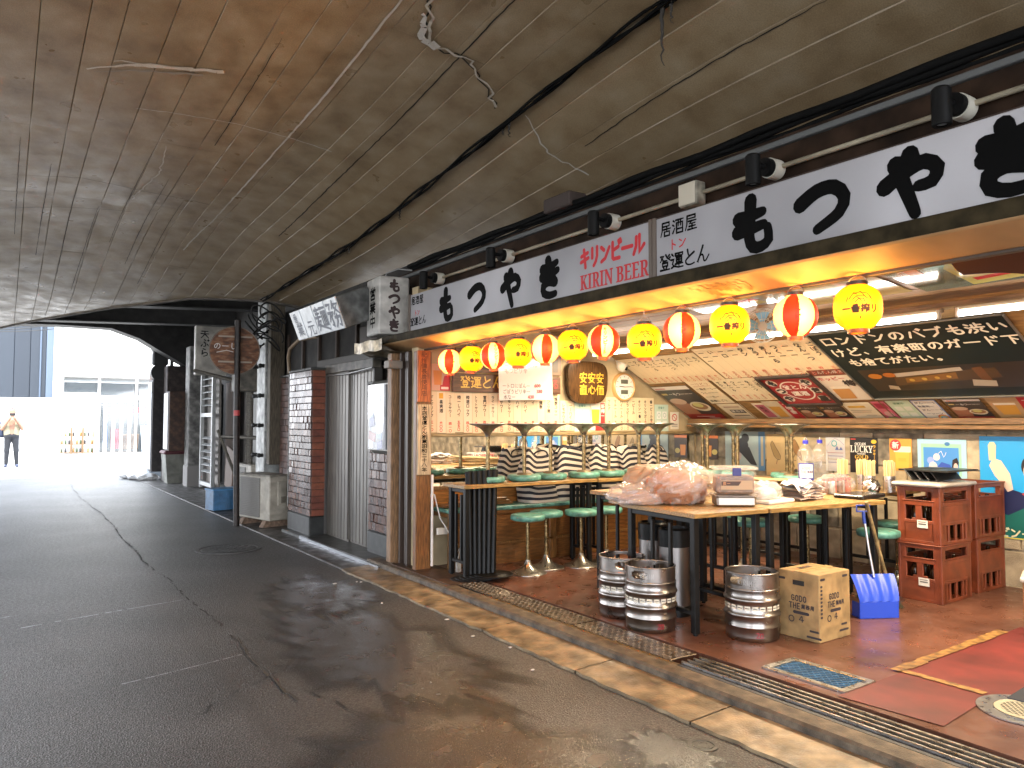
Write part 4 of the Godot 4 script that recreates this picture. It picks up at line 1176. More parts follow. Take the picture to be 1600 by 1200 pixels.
	for i in 12:
		var yel := i % 2 == 1
		var lb := "glowing %s, %s from the wooden post" % ["yellow paper lantern with brush emblem" if yel else "red and white striped paper lantern", ord[i]]
		lantern(i, lz[i], 1.845 + (0.0 if i != 7 else -0.03), yel, lb)
	# spotlights, conduit and junction box on the header
	var sz := [-5.93, -4.83, -3.63, -2.42, -1.52]
	var sl := ["black spotlight above the sign nearest the small box sign", "black spotlight above the gap in the left signboard word", "black spotlight above the red brewery lettering", "black spotlight just right of the junction box", "black spotlight above the last huge character at right"]
	for i in sz.size(): spotlight(sz[i], sl[i])
	mb = Mb.new()
	mb.tube([Vector3(3.17, 2.605, -5.95), Vector3(3.17, 2.605, -3.0)], 0.012, 10)
	mb.tube([Vector3(3.17, 2.605, -2.9), Vector3(3.17, 2.605, 0.6)], 0.012, 10)
	solo(mb, "conduit", mat([0.42, 0.37, 0.27], 0.5, {"tex": "soft", "scale": 2.0}), "cream electrical conduit pipe running along the header wall", "conduit")
	var jb := thing("junction_box", "square cream junction box on the header between the two signs", "junction box", Vector3(3.15, 2.60, -2.95))
	mb = Mb.new()
	mb.box(Vector3.ZERO, Vector3(0.08, 0.13, 0.13), 0.008)
	part(mb, "box", mat([0.50, 0.46, 0.36], 0.5, {"tex": "grime", "scale": 3.0}), jb)
	mb = Mb.new()
	mb.box(Vector3(-0.044, 0, 0), Vector3(0.01, 0.12, 0.12), 0.004)
	part(mb, "lid", mat([0.55, 0.5, 0.4], 0.5), jb)
	# bundle of black cables along the top of the header, and the rust-brown box on the vault
	for k in 3:
		mb = Mb.new()
		var pts := []
		for j in 40:
			var z := -6.6 + 7.2 * j / 39.0
			pts.append(Vector3(3.22 - 0.02 * k + 0.006 * sin(j * 0.9 + k), 2.79 + 0.018 * k + 0.006 * sin(j * 1.3 + k * 2.0), z))
		mb.tube(pts, 0.012 + 0.004 * k, 7)
		solo(mb, "cable", mat(0.006, 0.8, {"spec": 0.2}), ["thin black cable lying lowest along the header top", "black cable lying in the middle of the header bundle", "thick black cable lying highest along the header top"][k], "cable", "black cables along the header top")
	mb = Mb.new()
	mb.box(Vector3(3.22, 2.86, -4.2), Vector3(0.16, 0.10, 0.30), 0.01)
	solo(mb, "duct_box", mat([0.05, 0.035, 0.03], 0.7), "dark rusty box under the vault above the red lettering", "box")
	# main cable slung under the vault with dust hanging from it
	var tc := thing("sooty_cable_bundle", "sooty black cable bundle running the length of the vault ceiling", "cable")
	for k in 3:
		mb = Mb.new()
		var pts := []
		for j in 90:
			var z := -1.5 - 9.0 * j / 89.0
			var x := 2.87 + 0.014 * k + 0.010 * sin(j * 0.7 + k * 2.0)
			pts.append(Vector3(x, vault(x, z) - 0.02 - 0.008 * (k % 2) - 0.012 * absf(sin(j * 0.21 + k)), z))
		mb.tube(pts, 0.009, 6)
		part(mb, "strand", mat(0.005, 0.9, {"spec": 0.2}), tc)
	for d in [[-2.92, 0.32], [-2.85, 0.12], [-4.42, 0.10], [-4.5, 0.05], [-6.2, 0.09], [-7.4, 0.07]]:
		mb = Mb.new()
		var pts := []
		var y0 := vault(2.89, d[0])
		for j in 12:
			pts.append(Vector3(2.90 + 0.008 * sin(j * 1.9), y0 - 0.03 - d[1] * j / 11.0, d[0] + 0.008 * cos(j * 2.3)))
		mb.tube(pts, 0.013 if d[1] > 0.2 else 0.009, 6, true, 0.002)
		part(mb, "dust_strand", mat([0.05, 0.045, 0.04], 1.0), tc)
	# illuminated-type box sign standing at the left end of the eave
	var bs := thing("box_sign", "upright white box sign with four black characters at the left end of the eave", "sign", Vector3(2.965, 2.14, -6.58))
	mb = Mb.new()
	mb.box(Vector3(0, 0.265, 0), Vector3(0.29, 0.53, 0.36), 0.012)
	part(mb, "casing", mat([0.62, 0.60, 0.56], 0.45, {"tex": "soft", "scale": 2.5}), bs)
	mb = Mb.new()
	var ch := 0
	for c in "もつやき":
		mb = Mb.new()
		letters(mb, c, plane_map(Vector3(-0.055, 0.50 - ch * 0.122, 0.18), X, Y), 0, 0, 0.11, 0.23, false, 1.0, true)
		part(mb, "character", mat([0.03, 0.012, 0.012], 0.5), bs)
		ch += 1
	bs.rotation.y = deg_to_rad(-5)
	chars("営業中", bs, black, Vector3(-0.145, 0.44, -0.085), Z, Y, 0.115, 0.15, true, 1.12, false, 1.5)
	mb = Mb.new()
	mb.tube([Vector3(0, 0.53, -0.1), Vector3(0.0, 0.60, -0.05), Vector3(0.08, 0.63, 0.05), Vector3(0.2, 0.62, 0.1)], 0.006, 6)
	part(mb, "cable", mat(0.3, 0.5), bs)
	# tilted light box further along
	var lb := thing("light_box", "tilted white light box sign with calligraphy hanging over the brown door", "sign", Vector3(2.555, 2.35, -7.37))
	var tilt := Basis(Z, deg_to_rad(21.0))
	mb = Mb.new()
	mb.box(tilt * Vector3(0.17, 0, 0), Vector3(0.34, 0.31, 1.34), 0.012, tilt)
	part(mb, "casing", mat([0.16, 0.165, 0.16], 0.5, {"tex": "grime", "scale": 2.0}), lb)
	mb = Mb.new()
	mb.box(tilt * Vector3(-0.004, 0, 0), Vector3(0.012, 0.305, 1.33), 0.004, tilt)
	part(mb, "face", mat([0.74, 0.77, 0.80], 0.2, {"tex": "soft", "scale": 2.0}), lb)
	mb = Mb.new()
	var lr := tilt * Z
	var lu := tilt * Y
	for c in [["番", -0.60, 0.13, 0.10], ["業", -0.58, 0.03, 0.15], ["元", -0.27, 0.02, 0.17], ["麺", 0.02, 0.12, 0.26], ["務", 0.36, 0.13, 0.26]]:
		chars(c[0], lb, mat([0.10, 0.11, 0.14], 0.5), tilt * Vector3(-0.0105, c[2], c[1]), lr, lu, c[3], 0.11, false, 1.0, true, 1.25)
	for k in [-0.35, 0.0, 0.34]:
		mb = Mb.new()
		mb.box(tilt * Vector3(-0.012, 0, k), Vector3(0.003, 0.30, 0.006), 0.0, tilt)
		part(mb, "divider", mat([0.45, 0.5, 0.55], 0.4), lb)
	mb = Mb.new()
	mb.tube([Vector3(0.32, 0.16, 0.3), Vector3(0.5, 0.2, 0.45), Vector3(0.62, 0.05, 0.52), Vector3(0.62, -0.25, 0.52)], 0.012, 8)
	part(mb, "bracket", mat([0.25, 0.2, 0.14], 0.5), lb)
	# --- side walls of the passage
	brick_pier("tiled_pier", "pier of glazed brown tiles right of the grey door", Vector3(3.1, 0, -7.32), 0.66, 0.28, 1.72, 0.5, 7, 17, 0.26)
	brick_pier("tiled_pier", "shiny glazed tile pier between grey door and air conditioner", Vector3(2.95, 0, -9.44), 0.80, 0.22, 1.94, 0.5, 6, 22, 0.26)
	brick_pier("tiled_pier", "dull brown tiled pier behind the shiny glazed one", Vector3(3.22, 0, -10.75), 0.9, 0.3, 1.95, 0.45, 6, 20, 0.6)
	# end wall above piers, dark timber
	var wl := thing("upper_wall", "dark weathered timber wall over the grey sliding door", "wall")
	mb = Mb.new()
	mb.box(Vector3(3.38, 2.42, -8.75), Vector3(0.14, 0.95, 4.3))
	part(mb, "wall", mat([0.028, 0.024, 0.02], 0.8, {"tex": "grime", "scale": 1.3}), wl)
	for k in 7:
		mb = Mb.new()
		mb.box(Vector3(3.29, 2.25, -10.6 + 0.62 * k), Vector3(0.04, 0.6, 0.05), 0.004)
		part(mb, "batten", mat([0.045, 0.03, 0.022], 0.7), wl)
	mb = Mb.new()
	mb.box(Vector3(3.2, 2.02, -8.1), Vector3(0.16, 0.10, 1.7), 0.008)
	part(mb, "ledge", mat([0.05, 0.045, 0.04], 0.6), wl)
	mb = Mb.new()
	mb.box(Vector3(3.23, 2.2, -7.6), Vector3(0.05, 0.34, 0.5), 0.01)
	part(mb, "hatch", mat([0.06, 0.045, 0.035], 0.6), wl)
	# grey double sliding door
	var dr := thing("sliding_door", "grey ribbed double sliding door closed between the tiled piers", "door", Vector3(3.16, 0.045, -8.62))
	var dm := mat([0.15, 0.135, 0.115], 0.38, {"tex": "soft", "scale": Vector3(3.0, 0.6, 3.0), "metal": 0.35})
	for k in 2:
		mb = Mb.new()
		var z0 := 0.0 + 0.66 * k
		mb.box(Vector3(0.02 * k, 0.925, z0 + 0.335), Vector3(0.035, 1.85, 0.67), 0.004)
		var leaf := part(mb, "door_leaf", dm, dr)
		for r in 7:
			mb = Mb.new()
			mb.box(Vector3(0.02 * k - 0.019, 0.925, z0 + 0.06 + r * 0.092), Vector3(0.007, 1.82, 0.05), 0.0025)
			part(mb, "rib", dm, leaf)
		mb = Mb.new()
		mb.box(Vector3(0.02 * k - 0.022, 0.95, z0 + (0.64 if k == 0 else 0.03)), Vector3(0.012, 1.85, 0.035), 0.004)
		part(mb, "stile", mat([0.08, 0.07, 0.06], 0.4, {"metal": 0.4}), leaf)
	mb = Mb.new()
	mb.box(Vector3(0.0, 1.90, 0.66), Vector3(0.10, 0.10, 1.40), 0.006)
	part(mb, "lintel", mat([0.17, 0.15, 0.12], 0.5, {"tex": "grime", "scale": 2.0}), dr)
	mb = Mb.new()
	mb.tube([Vector3(-0.04, 1.83, 0.05), Vector3(-0.05, 1.82, 0.7), Vector3(-0.06, 1.85, 1.38)], 0.010, 8)
	part(mb, "pipe", mat(0.3, 0.3, {"metal": 0.8}), dr)
	for e in [-0.03, 1.37]:
		mb = Mb.new()
		mb.box(Vector3(0.0, 0.925, e), Vector3(0.09, 1.85, 0.04), 0.004)
		part(mb, "jamb", mat([0.06, 0.055, 0.05], 0.5), dr)
	mb = Mb.new()
	mb.lathe([Vector2(0, -0.004), Vector2(0.06, -0.004), Vector2(0.065, 0.0), Vector2(0.06, 0.006), Vector2(0, 0.006)], 20, Vector3(-0.045, 0.80, -0.06), Basis(X, PI / 2))
	part(mb, "pull", mat(0.01, 0.4), dr)
	# wall behind doors so nothing shows through
	mb = Mb.new()
	mb.box(Vector3(3.40, 1.0, -8.75), Vector3(0.1, 2.1, 4.3))
	solo(mb, "backing_wall", mat([0.20, 0.17, 0.14], 0.9), "dark wall behind the tiled piers and sliding door", "wall")
	# menu display case on the right pier
	var dc := thing("display_case", "glazed menu display case with rounded corners on the tiled pier", "display case", Vector3(3.02, 1.05, -6.86))
	mb = Mb.new()
	mb.box(Vector3(0.04, 0.34, 0), Vector3(0.09, 0.70, 0.50), 0.03)
	part(mb, "frame", mat([0.22, 0.215, 0.20], 0.35, {"metal": 0.5}), dc)
	mb = Mb.new()
	mb.box(Vector3(-0.012, 0.34, -0.03), Vector3(0.012, 0.62, 0.38), 0.005)
	part(mb, "backboard", mat([0.42, 0.43, 0.46], 0.5), dc)
	var rng2 := RandomNumberGenerator.new()
	rng2.seed = 9
	for k in 14:
		mb = Mb.new()
		var c := Vector3(-0.024, 0.08 + 0.072 * (k / 2) + rng2.randf_range(-0.01, 0.01), -0.14 + 0.17 * (k % 2) + rng2.randf_range(-0.02, 0.05))
		mb.box(c, Vector3(0.004 + 0.004 * (k % 3), rng2.randf_range(0.05, 0.09), rng2.randf_range(0.08, 0.15)), 0.001, Basis(X, rng2.randf_range(-0.2, 0.2)))
		part(mb, "menu_card", mat([[0.5, 0.5, 0.55], [0.10, 0.12, 0.3], [0.35, 0.12, 0.12], [0.2, 0.3, 0.5], [0.6, 0.58, 0.55]][k % 5], 0.4), dc)
	mb = Mb.new()
	mb.grid(func(u: float, w: float) -> Vector3: return Vector3(-0.036 + 0.004 * sin(u * 8.0) * sin(w * 6.0), lerpf(0.03, 0.65, u), lerpf(-0.22, 0.16, w)), 10, 8, Vector3.LEFT)
	part(mb, "glass", mat([0.8, 0.85, 0.9], 0.06, {"alpha": 0.12}), dc)
	# --- shop front posts at the left end of the opening
	var fp := thing("front_post", "wooden door post and track frames at the left edge of the open shop", "post")
	var wood := mat([0.40, 0.20, 0.07], 0.45, {"tex": "grain", "scale": Vector3(6, 0.7, 6)})
	var wood_d := mat([0.30, 0.13, 0.04], 0.4, {"tex": "grain", "scale": Vector3(6, 0.7, 6)})
	mb = Mb.new()
	mb.box(Vector3(3.02, 1.0, -6.52), Vector3(0.12, 1.95, 0.09), 0.006)
	part(mb, "post", mat([0.38, 0.21, 0.10], 0.5, {"tex": "grain", "scale": Vector3(6, 0.7, 6)}), fp)
	for k in 3:
		mb = Mb.new()
		mb.box(Vector3(3.06 + 0.02 * (k % 2), 1.0, -6.40 + 0.075 * k), Vector3(0.10, 1.95, 0.03), 0.004)
		part(mb, "track_frame", mat([0.05, 0.033, 0.025], 0.4), fp)
	mb = Mb.new()
	mb.box(Vector3(3.055, 1.0, -6.035), Vector3(0.15, 1.92, 0.06), 0.006)
	part(mb, "inner_post", wood_d, fp)
	mb = Mb.new()
	mb.box(Vector3(2.93, 1.86, -6.37), Vector3(0.14, 0.07, 0.11), 0.006)
	part(mb, "shutter_box", mat([0.20, 0.17, 0.14], 0.5), fp)
	# plank signs on the inner post
	var ps := thing("plank_sign", "orange vertical plank sign on the wooden door post", "sign", Vector3(3.045, 1.52, -5.995))
	mb = Mb.new()
	mb.box(Vector3(0, 0.22, 0), Vector3(0.125, 0.45, 0.02), 0.003)
	part(mb, "board", mat([0.62, 0.16, 0.03], 0.4, {"tex": "grain", "scale": Vector3(6, 0.7, 6)}), ps)
	mb = Mb.new()
	letters(mb, "紀州備長炭使用店", plane_map(Vector3(-0.03, 0.43, 0.01), X, Y), 0, 0, 0.046, 0.12, true, 1.04, false, 1.25)
	part(mb, "lettering", mat([0.12, 0.03, 0.008], 0.5), ps)
	ps = thing("plank_sign", "pale vertical plank sign with black lettering on the wooden door post", "sign", Vector3(3.05, 0.89, -5.995))
	mb = Mb.new()
	mb.box(Vector3(0, 0.30, 0), Vector3(0.13, 0.61, 0.02), 0.003)
	part(mb, "board", mat([0.72, 0.57, 0.36], 0.45, {"tex": "grain", "scale": Vector3(6, 0.5, 6)}), ps)
	mb = Mb.new()
	letters(mb, "本店登運とん創業昭和二十八年", plane_map(Vector3(-0.028, 0.59, 0.01), X, Y), 0, 0, 0.0385, 0.13, true, 1.06, false, 1.4)
	part(mb, "lettering", black, ps)
	mb = Mb.new()
	mb.tube([Vector3(3.12, 0.885, -5.97), Vector3(3.12, 0.10, -5.97)], 0.012, 10)
	mb.cyl(Vector3(3.12, 0.72, -5.97), Vector3(3.12, 0.69, -5.97), 0.0145, 10)
	solo(mb, "white_pipe", mat([0.62, 0.58, 0.54], 0.4), "white plastic pipe with black clips down the wooden post", "pipe")

func brick_pier(called: String, label: String, at: Vector3, wz: float, dx: float, top: float, base: float, nz: int, ny: int, gloss: float):
	var t := thing(called, label, "pier", at, 0, "tiled piers along the passage")
	var rng := RandomNumberGenerator.new()
	rng.seed = hash(label)
	var hb := 0.30 if base < 0.48 else 0.26
	var mb := Mb.new()
	mb.box(Vector3(dx / 2 + 0.02, (top + hb) / 2, wz / 2), Vector3(dx, top - hb, wz - 0.03))
	part(mb, "core", mat([0.05, 0.04, 0.035], 0.9), t)
	mb = Mb.new()
	mb.box(Vector3(dx / 2, hb / 2, wz / 2), Vector3(dx + 0.02, hb, wz + 0.01), 0.012)
	part(mb, "plinth", mat([0.035, 0.037, 0.035], 0.45, {"tex": "grime", "scale": 2.0}), t)
	mb = Mb.new()
	mb.box(Vector3(dx / 2, top + 0.015, wz / 2), Vector3(dx + 0.03, 0.03, wz + 0.03), 0.006)
	part(mb, "cap", mat([0.05, 0.05, 0.045], 0.5), t)
	var tz := wz / nz
	var ty := (top - hb) / ny
	mb = Mb.new()
	mb.box(Vector3.ZERO, Vector3(0.02, ty - 0.006, tz - 0.005), 0.003)
	var tile := mb.done()
	mb = Mb.new()
	mb.box(Vector3.ZERO, Vector3(0.02, ty - 0.006, tz * 0.5 - 0.005), 0.003)
	var half := mb.done()
	mb = Mb.new()
	mb.box(Vector3.ZERO, Vector3(dx - 0.006, ty - 0.006, 0.02), 0.003)
	var side := mb.done()
	var ms := []
	for c in [[0.17, 0.085, 0.06], [0.105, 0.055, 0.045], [0.16, 0.085, 0.065], [0.12, 0.075, 0.065]]:
		ms.append(mat(c, gloss, {"tex": "soft", "scale": 5.0}))
	var mo := []
	for c in [[0.22, 0.06, 0.03], [0.26, 0.075, 0.035], [0.19, 0.05, 0.028]]:
		mo.append(mat(c, 0.45, {"tex": "soft", "scale": 4.0}))
	for r in ny:
		var shift := 0.5 if r % 2 == 1 else 0.0
		for c in nz + (1 if shift > 0.0 else 0):
			var o := MeshInstance3D.new()
			o.name = "tile"
			var z := (c + 0.5 - shift) * tz
			o.mesh = tile
			if shift > 0.0 and (c == 0 or c == nz):
				o.mesh = half
				z = tz * 0.25 if c == 0 else wz - tz * 0.25
			o.material_override = ms[rng.randi() % 4]
			o.transform = Transform3D(Basis(Y, rng.randfn(0.0, 0.055)) * Basis(Z, rng.randfn(0.0, 0.022)), Vector3(0.008, hb + (r + 0.5) * ty, z))
			t.add_child(o, true)
		var o2 := MeshInstance3D.new()
		o2.name = "side_tile"
		o2.mesh = side
		o2.material_override = mo[rng.randi() % 3]
		o2.transform = Transform3D(Basis(X, rng.randfn(0.0, 0.008)), Vector3(dx / 2 + 0.012, hb + (r + 0.5) * ty, wz - 0.006))
		t.add_child(o2, true)
const SB := Vector3(6.464, 1.357, 0.0)
const SU := Vector3(-0.88208, 0.4711, 0.0)

# flat print on a sheet: items are [kind, ..., colour]
func sheet(called: String, label: String, category: String, o: Vector3, r: Vector3, u: Vector3, w: float, h: float, base, items: Array, rough := 0.55, group := "", thick := 0.002, curl := 0.0) -> Node3D:
	var t := thing(called, label, category, o, 0.0, group)
	var n := r.cross(u)
	t.transform = Transform3D(Basis(r, u, n), o)
	var mb := Mb.new()
	if curl > 0.0:
		t.position = o + n * curl
		t.rotate_object_local(Vector3.RIGHT, -curl / h)
	if true:
		mb.box(Vector3(w / 2, h / 2, thick / 2), Vector3(w, h, thick))
	part(mb, "sheet", base if base is Material else mat(base, rough), t)
	var z := thick + 0.0004
	for it in items:
		var c = it[it.size() - 1]
		var m: Material = c if c is Material else mat(c, rough)
		mb = Mb.new()
		var called2 := "print"
		match it[0]:
			"rect":
				mb.quad(Vector3(it[1], it[2], z), Vector3(it[1] + it[3], it[2], z), Vector3(it[1] + it[3], it[2] + it[4], z), Vector3(it[1], it[2] + it[4], z), Vector3(0, 0, 1))
			"ell":
				for k in 28:
					var a := TAU * k / 28.0
					var b := TAU * (k + 1) / 28.0
					mb.tri(Vector3(it[1], it[2], z), Vector3(it[1] + cos(a) * it[3], it[2] + sin(a) * it[4], z), Vector3(it[1] + cos(b) * it[3], it[2] + sin(b) * it[4], z), Vector3(0, 0, 1))
			"ring":
				for k in 32:
					var a := TAU * k / 32.0
					var b := TAU * (k + 1) / 32.0
					var q: float = 1.0 - it[5]
					mb.quad(Vector3(it[1] + cos(a) * it[3], it[2] + sin(a) * it[4], z), Vector3(it[1] + cos(b) * it[3], it[2] + sin(b) * it[4], z), Vector3(it[1] + cos(b) * it[3] * q, it[2] + sin(b) * it[4] * q, z), Vector3(it[1] + cos(a) * it[3] * q, it[2] + sin(a) * it[4] * q, z), Vector3(0, 0, 1))
			"poly":
				var pv := PackedVector2Array()
				for j in range(0, it[1].size(), 2): pv.append(Vector2(it[1][j], it[1][j + 1]))
				mb.prism(pv, Vector3(0, 0, z - 0.0001), X, Y, 0.0001)
			"line":
				var pl := []
				for j in range(0, it[1].size(), 2): pl.append(Vector2(it[1][j], -it[1][j + 1]))
				if pl.size() > 2: pl = smooth_line(pl)
				ribbon(mb, pl, it[2], plane_map(Vector3(0, 0, z - 0.0011), X, Y), 0.0012)
			"text":   # text, x, y of its top, size, weight, vertical
				called2 = "lettering"
				letters(mb, it[1], plane_map(Vector3(0, 0, z - 0.0012), X, Y), it[2], -it[3], it[4], it[5], it[6], 1.08, false, it[7] if it.size() > 8 else 1.0)
			"latin":
				latin(it[1], m, t, Vector3(it[2], it[3], z - 0.002), X, Y, it[4], it[5], it[6])
				z += 0.0004
				continue
		part(mb, called2, m, t)
		z += 0.0004
	return t

func on_slant(z: float, tt: float, lift := 0.002) -> Vector3:
	return Vector3(SB.x + SU.x * tt, SB.y + SU.y * tt, z) + Z.cross(SU) * lift

func room():
	var cream := mat([0.60, 0.47, 0.28], 0.6, {"tex": "soft", "scale": 1.0})
	var ply := mat([0.46, 0.25, 0.085], 0.45, {"tex": "grain", "scale": Vector3(3, 3, 0.4)})
	var brown := mat([0.28, 0.15, 0.06], 0.5, {"tex": "grain", "scale": Vector3(5, 5, 0.5)})
	# walls
	var w := thing("shop_wall", "cream end wall of the shop hung with paper menus", "wall")
	var mb := Mb.new()
	mb.box(Vector3(4.85, 1.3, -6.18), Vector3(3.6, 2.5, 0.12))
	part(mb, "wall", cream, w)
	mb = Mb.new()
	mb.box(Vector3(4.82, 1.225, -6.105), Vector3(3.4, 0.03, 0.03), 0.003)
	part(mb, "rail", mat([0.50, 0.36, 0.18], 0.5, {"tex": "grain", "scale": Vector3(0.5, 5, 5)}), w)
	mb = Mb.new()
	mb.box(Vector3(4.82, 0.755, -6.10), Vector3(3.4, 0.03, 0.05), 0.003)
	part(mb, "rail", brown, w)
	mb = Mb.new()
	mb.box(Vector3(4.82, 0.66, -6.10), Vector3(3.4, 0.16, 0.04), 0.003)
	part(mb, "panel", mat([0.42, 0.19, 0.05], 0.35, {"tex": "grain", "scale": Vector3(0.5, 5, 5)}), w)
	mb = Mb.new()
	mb.box(Vector3(4.82, 0.985, -6.115), Vector3(3.38, 0.44, 0.012))
	solo(mb, "wall_mirror", mat([0.86, 0.87, 0.85], 0.02, {"metal": 1.0}), "long low mirror strip behind the upturned stools", "mirror")
	w = thing("back_wall", "stained stone back wall of the shop pasted with posters", "wall")
	mb = Mb.new()
	mb.box(Vector3(6.65, 1.2, -2.0), Vector3(0.2, 2.4, 8.4))
	part(mb, "wall", mat([0.50, 0.41, 0.28], 0.75, {"tex": "grime", "scale": 1.5, "bump": "h_fine", "depth": 0.6}), w)
	var rng := RandomNumberGenerator.new()
	rng.seed = 21
	for r in 4:
		var zz := -5.9 + rng.randf_range(0, 0.3)
		while zz < -1.5:
			var l := rng.randf_range(0.25, 0.5)
			mb = Mb.new()
			mb.box(Vector3(6.545, 0.2 + r * 0.3, zz + l / 2), Vector3(0.02, 0.285, l - 0.012), 0.005)
			part(mb, "stone", [mat([0.50, 0.40, 0.26], 0.75, {"tex": "soft", "scale": 2.0, "bump": "h_fine", "depth": 0.4}), mat([0.60, 0.50, 0.35], 0.75, {"tex": "soft", "scale": 2.2, "bump": "h_fine", "depth": 0.4}), mat([0.42, 0.36, 0.27], 0.75, {"tex": "grime", "scale": 1.7})][rng.randi() % 3], w)
			zz += l
	mb = Mb.new()
	mb.box(Vector3(5.0, 1.3, 2.3), Vector3(3.6, 2.6, 0.15))
	solo(mb, "side_wall", cream, "cream wall at the near end of the shop", "wall")
	# sloping ply panel following the arch, its battens and shelf edge
	var sp := thing("sloping_panel", "sloping plywood lining under the arch covered in menus and posters", "panel")
	var bs := Basis(Z.cross(SU) * -1.0, SU, Z)
	mb = Mb.new()
	mb.box(on_slant(-1.9, 0.75, -0.02), Vector3(0.03, 1.62, 8.3), 0.0, bs)
	part(mb, "board", ply, sp)
	for k in 9:
		mb = Mb.new()
		var zb: float = [-5.52, -5.17, -4.64, -4.07, -3.7, -3.2, -2.55, -2.1, -1.6][k]
		mb.box(on_slant(zb, 0.42, 0.0), Vector3(0.010, 0.9, 0.014), 0.002, bs)
		part(mb, "batten", brown, sp)
	mb = Mb.new()
	mb.box(Vector3(6.44, 1.30, -1.9), Vector3(0.22, 0.03, 8.3), 0.004)
	part(mb, "ledge", mat([0.36, 0.19, 0.07], 0.4, {"tex": "grain", "scale": Vector3(5, 5, 0.5)}), sp)
	mb = Mb.new()
	mb.box(Vector3(6.36, 1.35, -1.9), Vector3(0.03, 0.05, 8.3), 0.004)
	part(mb, "ledge_front", brown, sp)
	mb = Mb.new()
	mb.box(on_slant(-1.9, 1.52, 0.01), Vector3(0.03, 0.10, 8.3), 0.004, bs)
	part(mb, "top_trim", mat([0.50, 0.34, 0.17], 0.4, {"tex": "grain", "scale": Vector3(5, 5, 0.5)}), sp)
	# upper ceiling of planks from the panel to the header
	var uc := thing("shop_ceiling", "brown boarded ceiling of the shop above the light tubes", "ceiling")
	var a := Vector2(5.16, 2.12)
	var b := Vector2(3.30, 2.34)
	for k in 12:
		var p := a.lerp(b, k / 12.0)
		var q := a.lerp(b, (k + 1) / 12.0)
		var c := (p + q) * 0.5
		mb = Mb.new()
		var d := (q - p)
		var bz := Basis(Vector3(d.x, d.y, 0).normalized(), Vector3(-d.y, d.x, 0).normalized() * -1.0, Vector3(0, 0, -1))
		mb.box(Vector3(c.x, c.y, -1.9), Vector3(d.length() - 0.006, 0.02, 8.3), 0.002, bz)
		part(mb, "board", [ply, brown, mat([0.38, 0.22, 0.10], 0.5, {"tex": "grain", "scale": Vector3(4, 4, 0.4)})][k % 3], uc)
	mb = Mb.new()
	mb.box(Vector3(4.2, 2.46, -1.9), Vector3(2.0, 0.04, 8.4))
	part(mb, "roof", brown, uc)
	mb = Mb.new()
	mb.box(Vector3(5.10, 2.12, -1.9), Vector3(0.05, 0.09, 8.2), 0.006)
	part(mb, "beam", mat([0.22, 0.12, 0.06], 0.5, {"tex": "grain", "scale": Vector3(5, 5, 0.4)}), uc)
	mb = Mb.new()
	mb.box(Vector3(4.15, 2.22, -1.9), Vector3(0.05, 0.06, 8.2), 0.006)
	part(mb, "beam", brown, uc)
	# fluorescent tubes
	var tz := [-5.32, -4.20, -3.06, -1.84, -0.62, 0.6]
	var tl := ["fluorescent tube nearest the wall clock", "second fluorescent tube counted from the wall clock", "third fluorescent tube counted from the wall clock", "fluorescent tube directly over the big dark poster", "fluorescent tube past the big dark poster at right", "fluorescent tube at the near end of the shop"]
	for i in tz.size():
		var L := 1.08
		var t := thing("fluorescent_lamp", tl[i], "lamp", Vector3(4.85, 2.005, tz[i]), 0, "fluorescent tubes in a row along the top of the sloping panel")
		mb = Mb.new()
		mb.box(Vector3(0.02, 0.035, 0), Vector3(0.045, 0.03, L + 0.06), 0.006)
		part(mb, "fitting", mat([0.35, 0.28, 0.2], 0.5), t)
		mb = Mb.new()
		mb.cyl(Vector3(0, 0, -L / 2), Vector3(0, 0, L / 2), 0.016, 14)
		part(mb, "tube", mat([0.9, 0.9, 0.9], 0.3, {"emit": [1.0, 0.94, 0.84], "energy": 5.0}), t)
		for e in [-1.0, 1.0]:
			mb = Mb.new()
			mb.box(Vector3(0.005, 0.01, e * (L / 2 + 0.012)), Vector3(0.03, 0.06, 0.022), 0.004)
			part(mb, "socket", mat([0.65, 0.62, 0.55], 0.4), t)
		var li := AreaLight3D.new()
		li.name = "tube_light"
		li.area_size = Vector2(L, 0.05)
		li.light_energy = 1.5
		li.light_color = lin([1.0, 0.79, 0.52])
		li.shadow_enabled = true
		t.add_child(li)
		li.transform = Transform3D(Basis(Z, X, Vector3(-0.15, 1.0, 0).normalized()).orthonormalized(), Vector3(0, -0.03, 0))
	# electric fan under the ceiling
	var fan := thing("wall_fan", "small caged wall fan with pale blue blades behind the lanterns", "fan", Vector3(4.62, 2.05, -3.66))
	mb = Mb.new()
	for ring in [[0.13, 0.0], [0.115, 0.035], [0.115, -0.035], [0.06, 0.05], [0.06, -0.05]]:
		var ps := []
		for k in 25: ps.append(Vector3(cos(TAU * k / 24.0) * ring[0], sin(TAU * k / 24.0) * ring[0], ring[1]))
		mb.tube(ps, 0.0025, 5, false)
	for k in 18:
		var an := TAU * k / 18.0
		var dv := Vector3(cos(an), sin(an), 0)
		mb.tube([dv * 0.02 + Vector3(0, 0, 0.055), dv * 0.06 + Vector3(0, 0, 0.05), dv * 0.115 + Vector3(0, 0, 0.035), dv * 0.13, dv * 0.115 + Vector3(0, 0, -0.035), dv * 0.06 + Vector3(0, 0, -0.05)], 0.0016, 4, false)
	part(mb, "cage", mat([0.62, 0.60, 0.55], 0.4), fan)
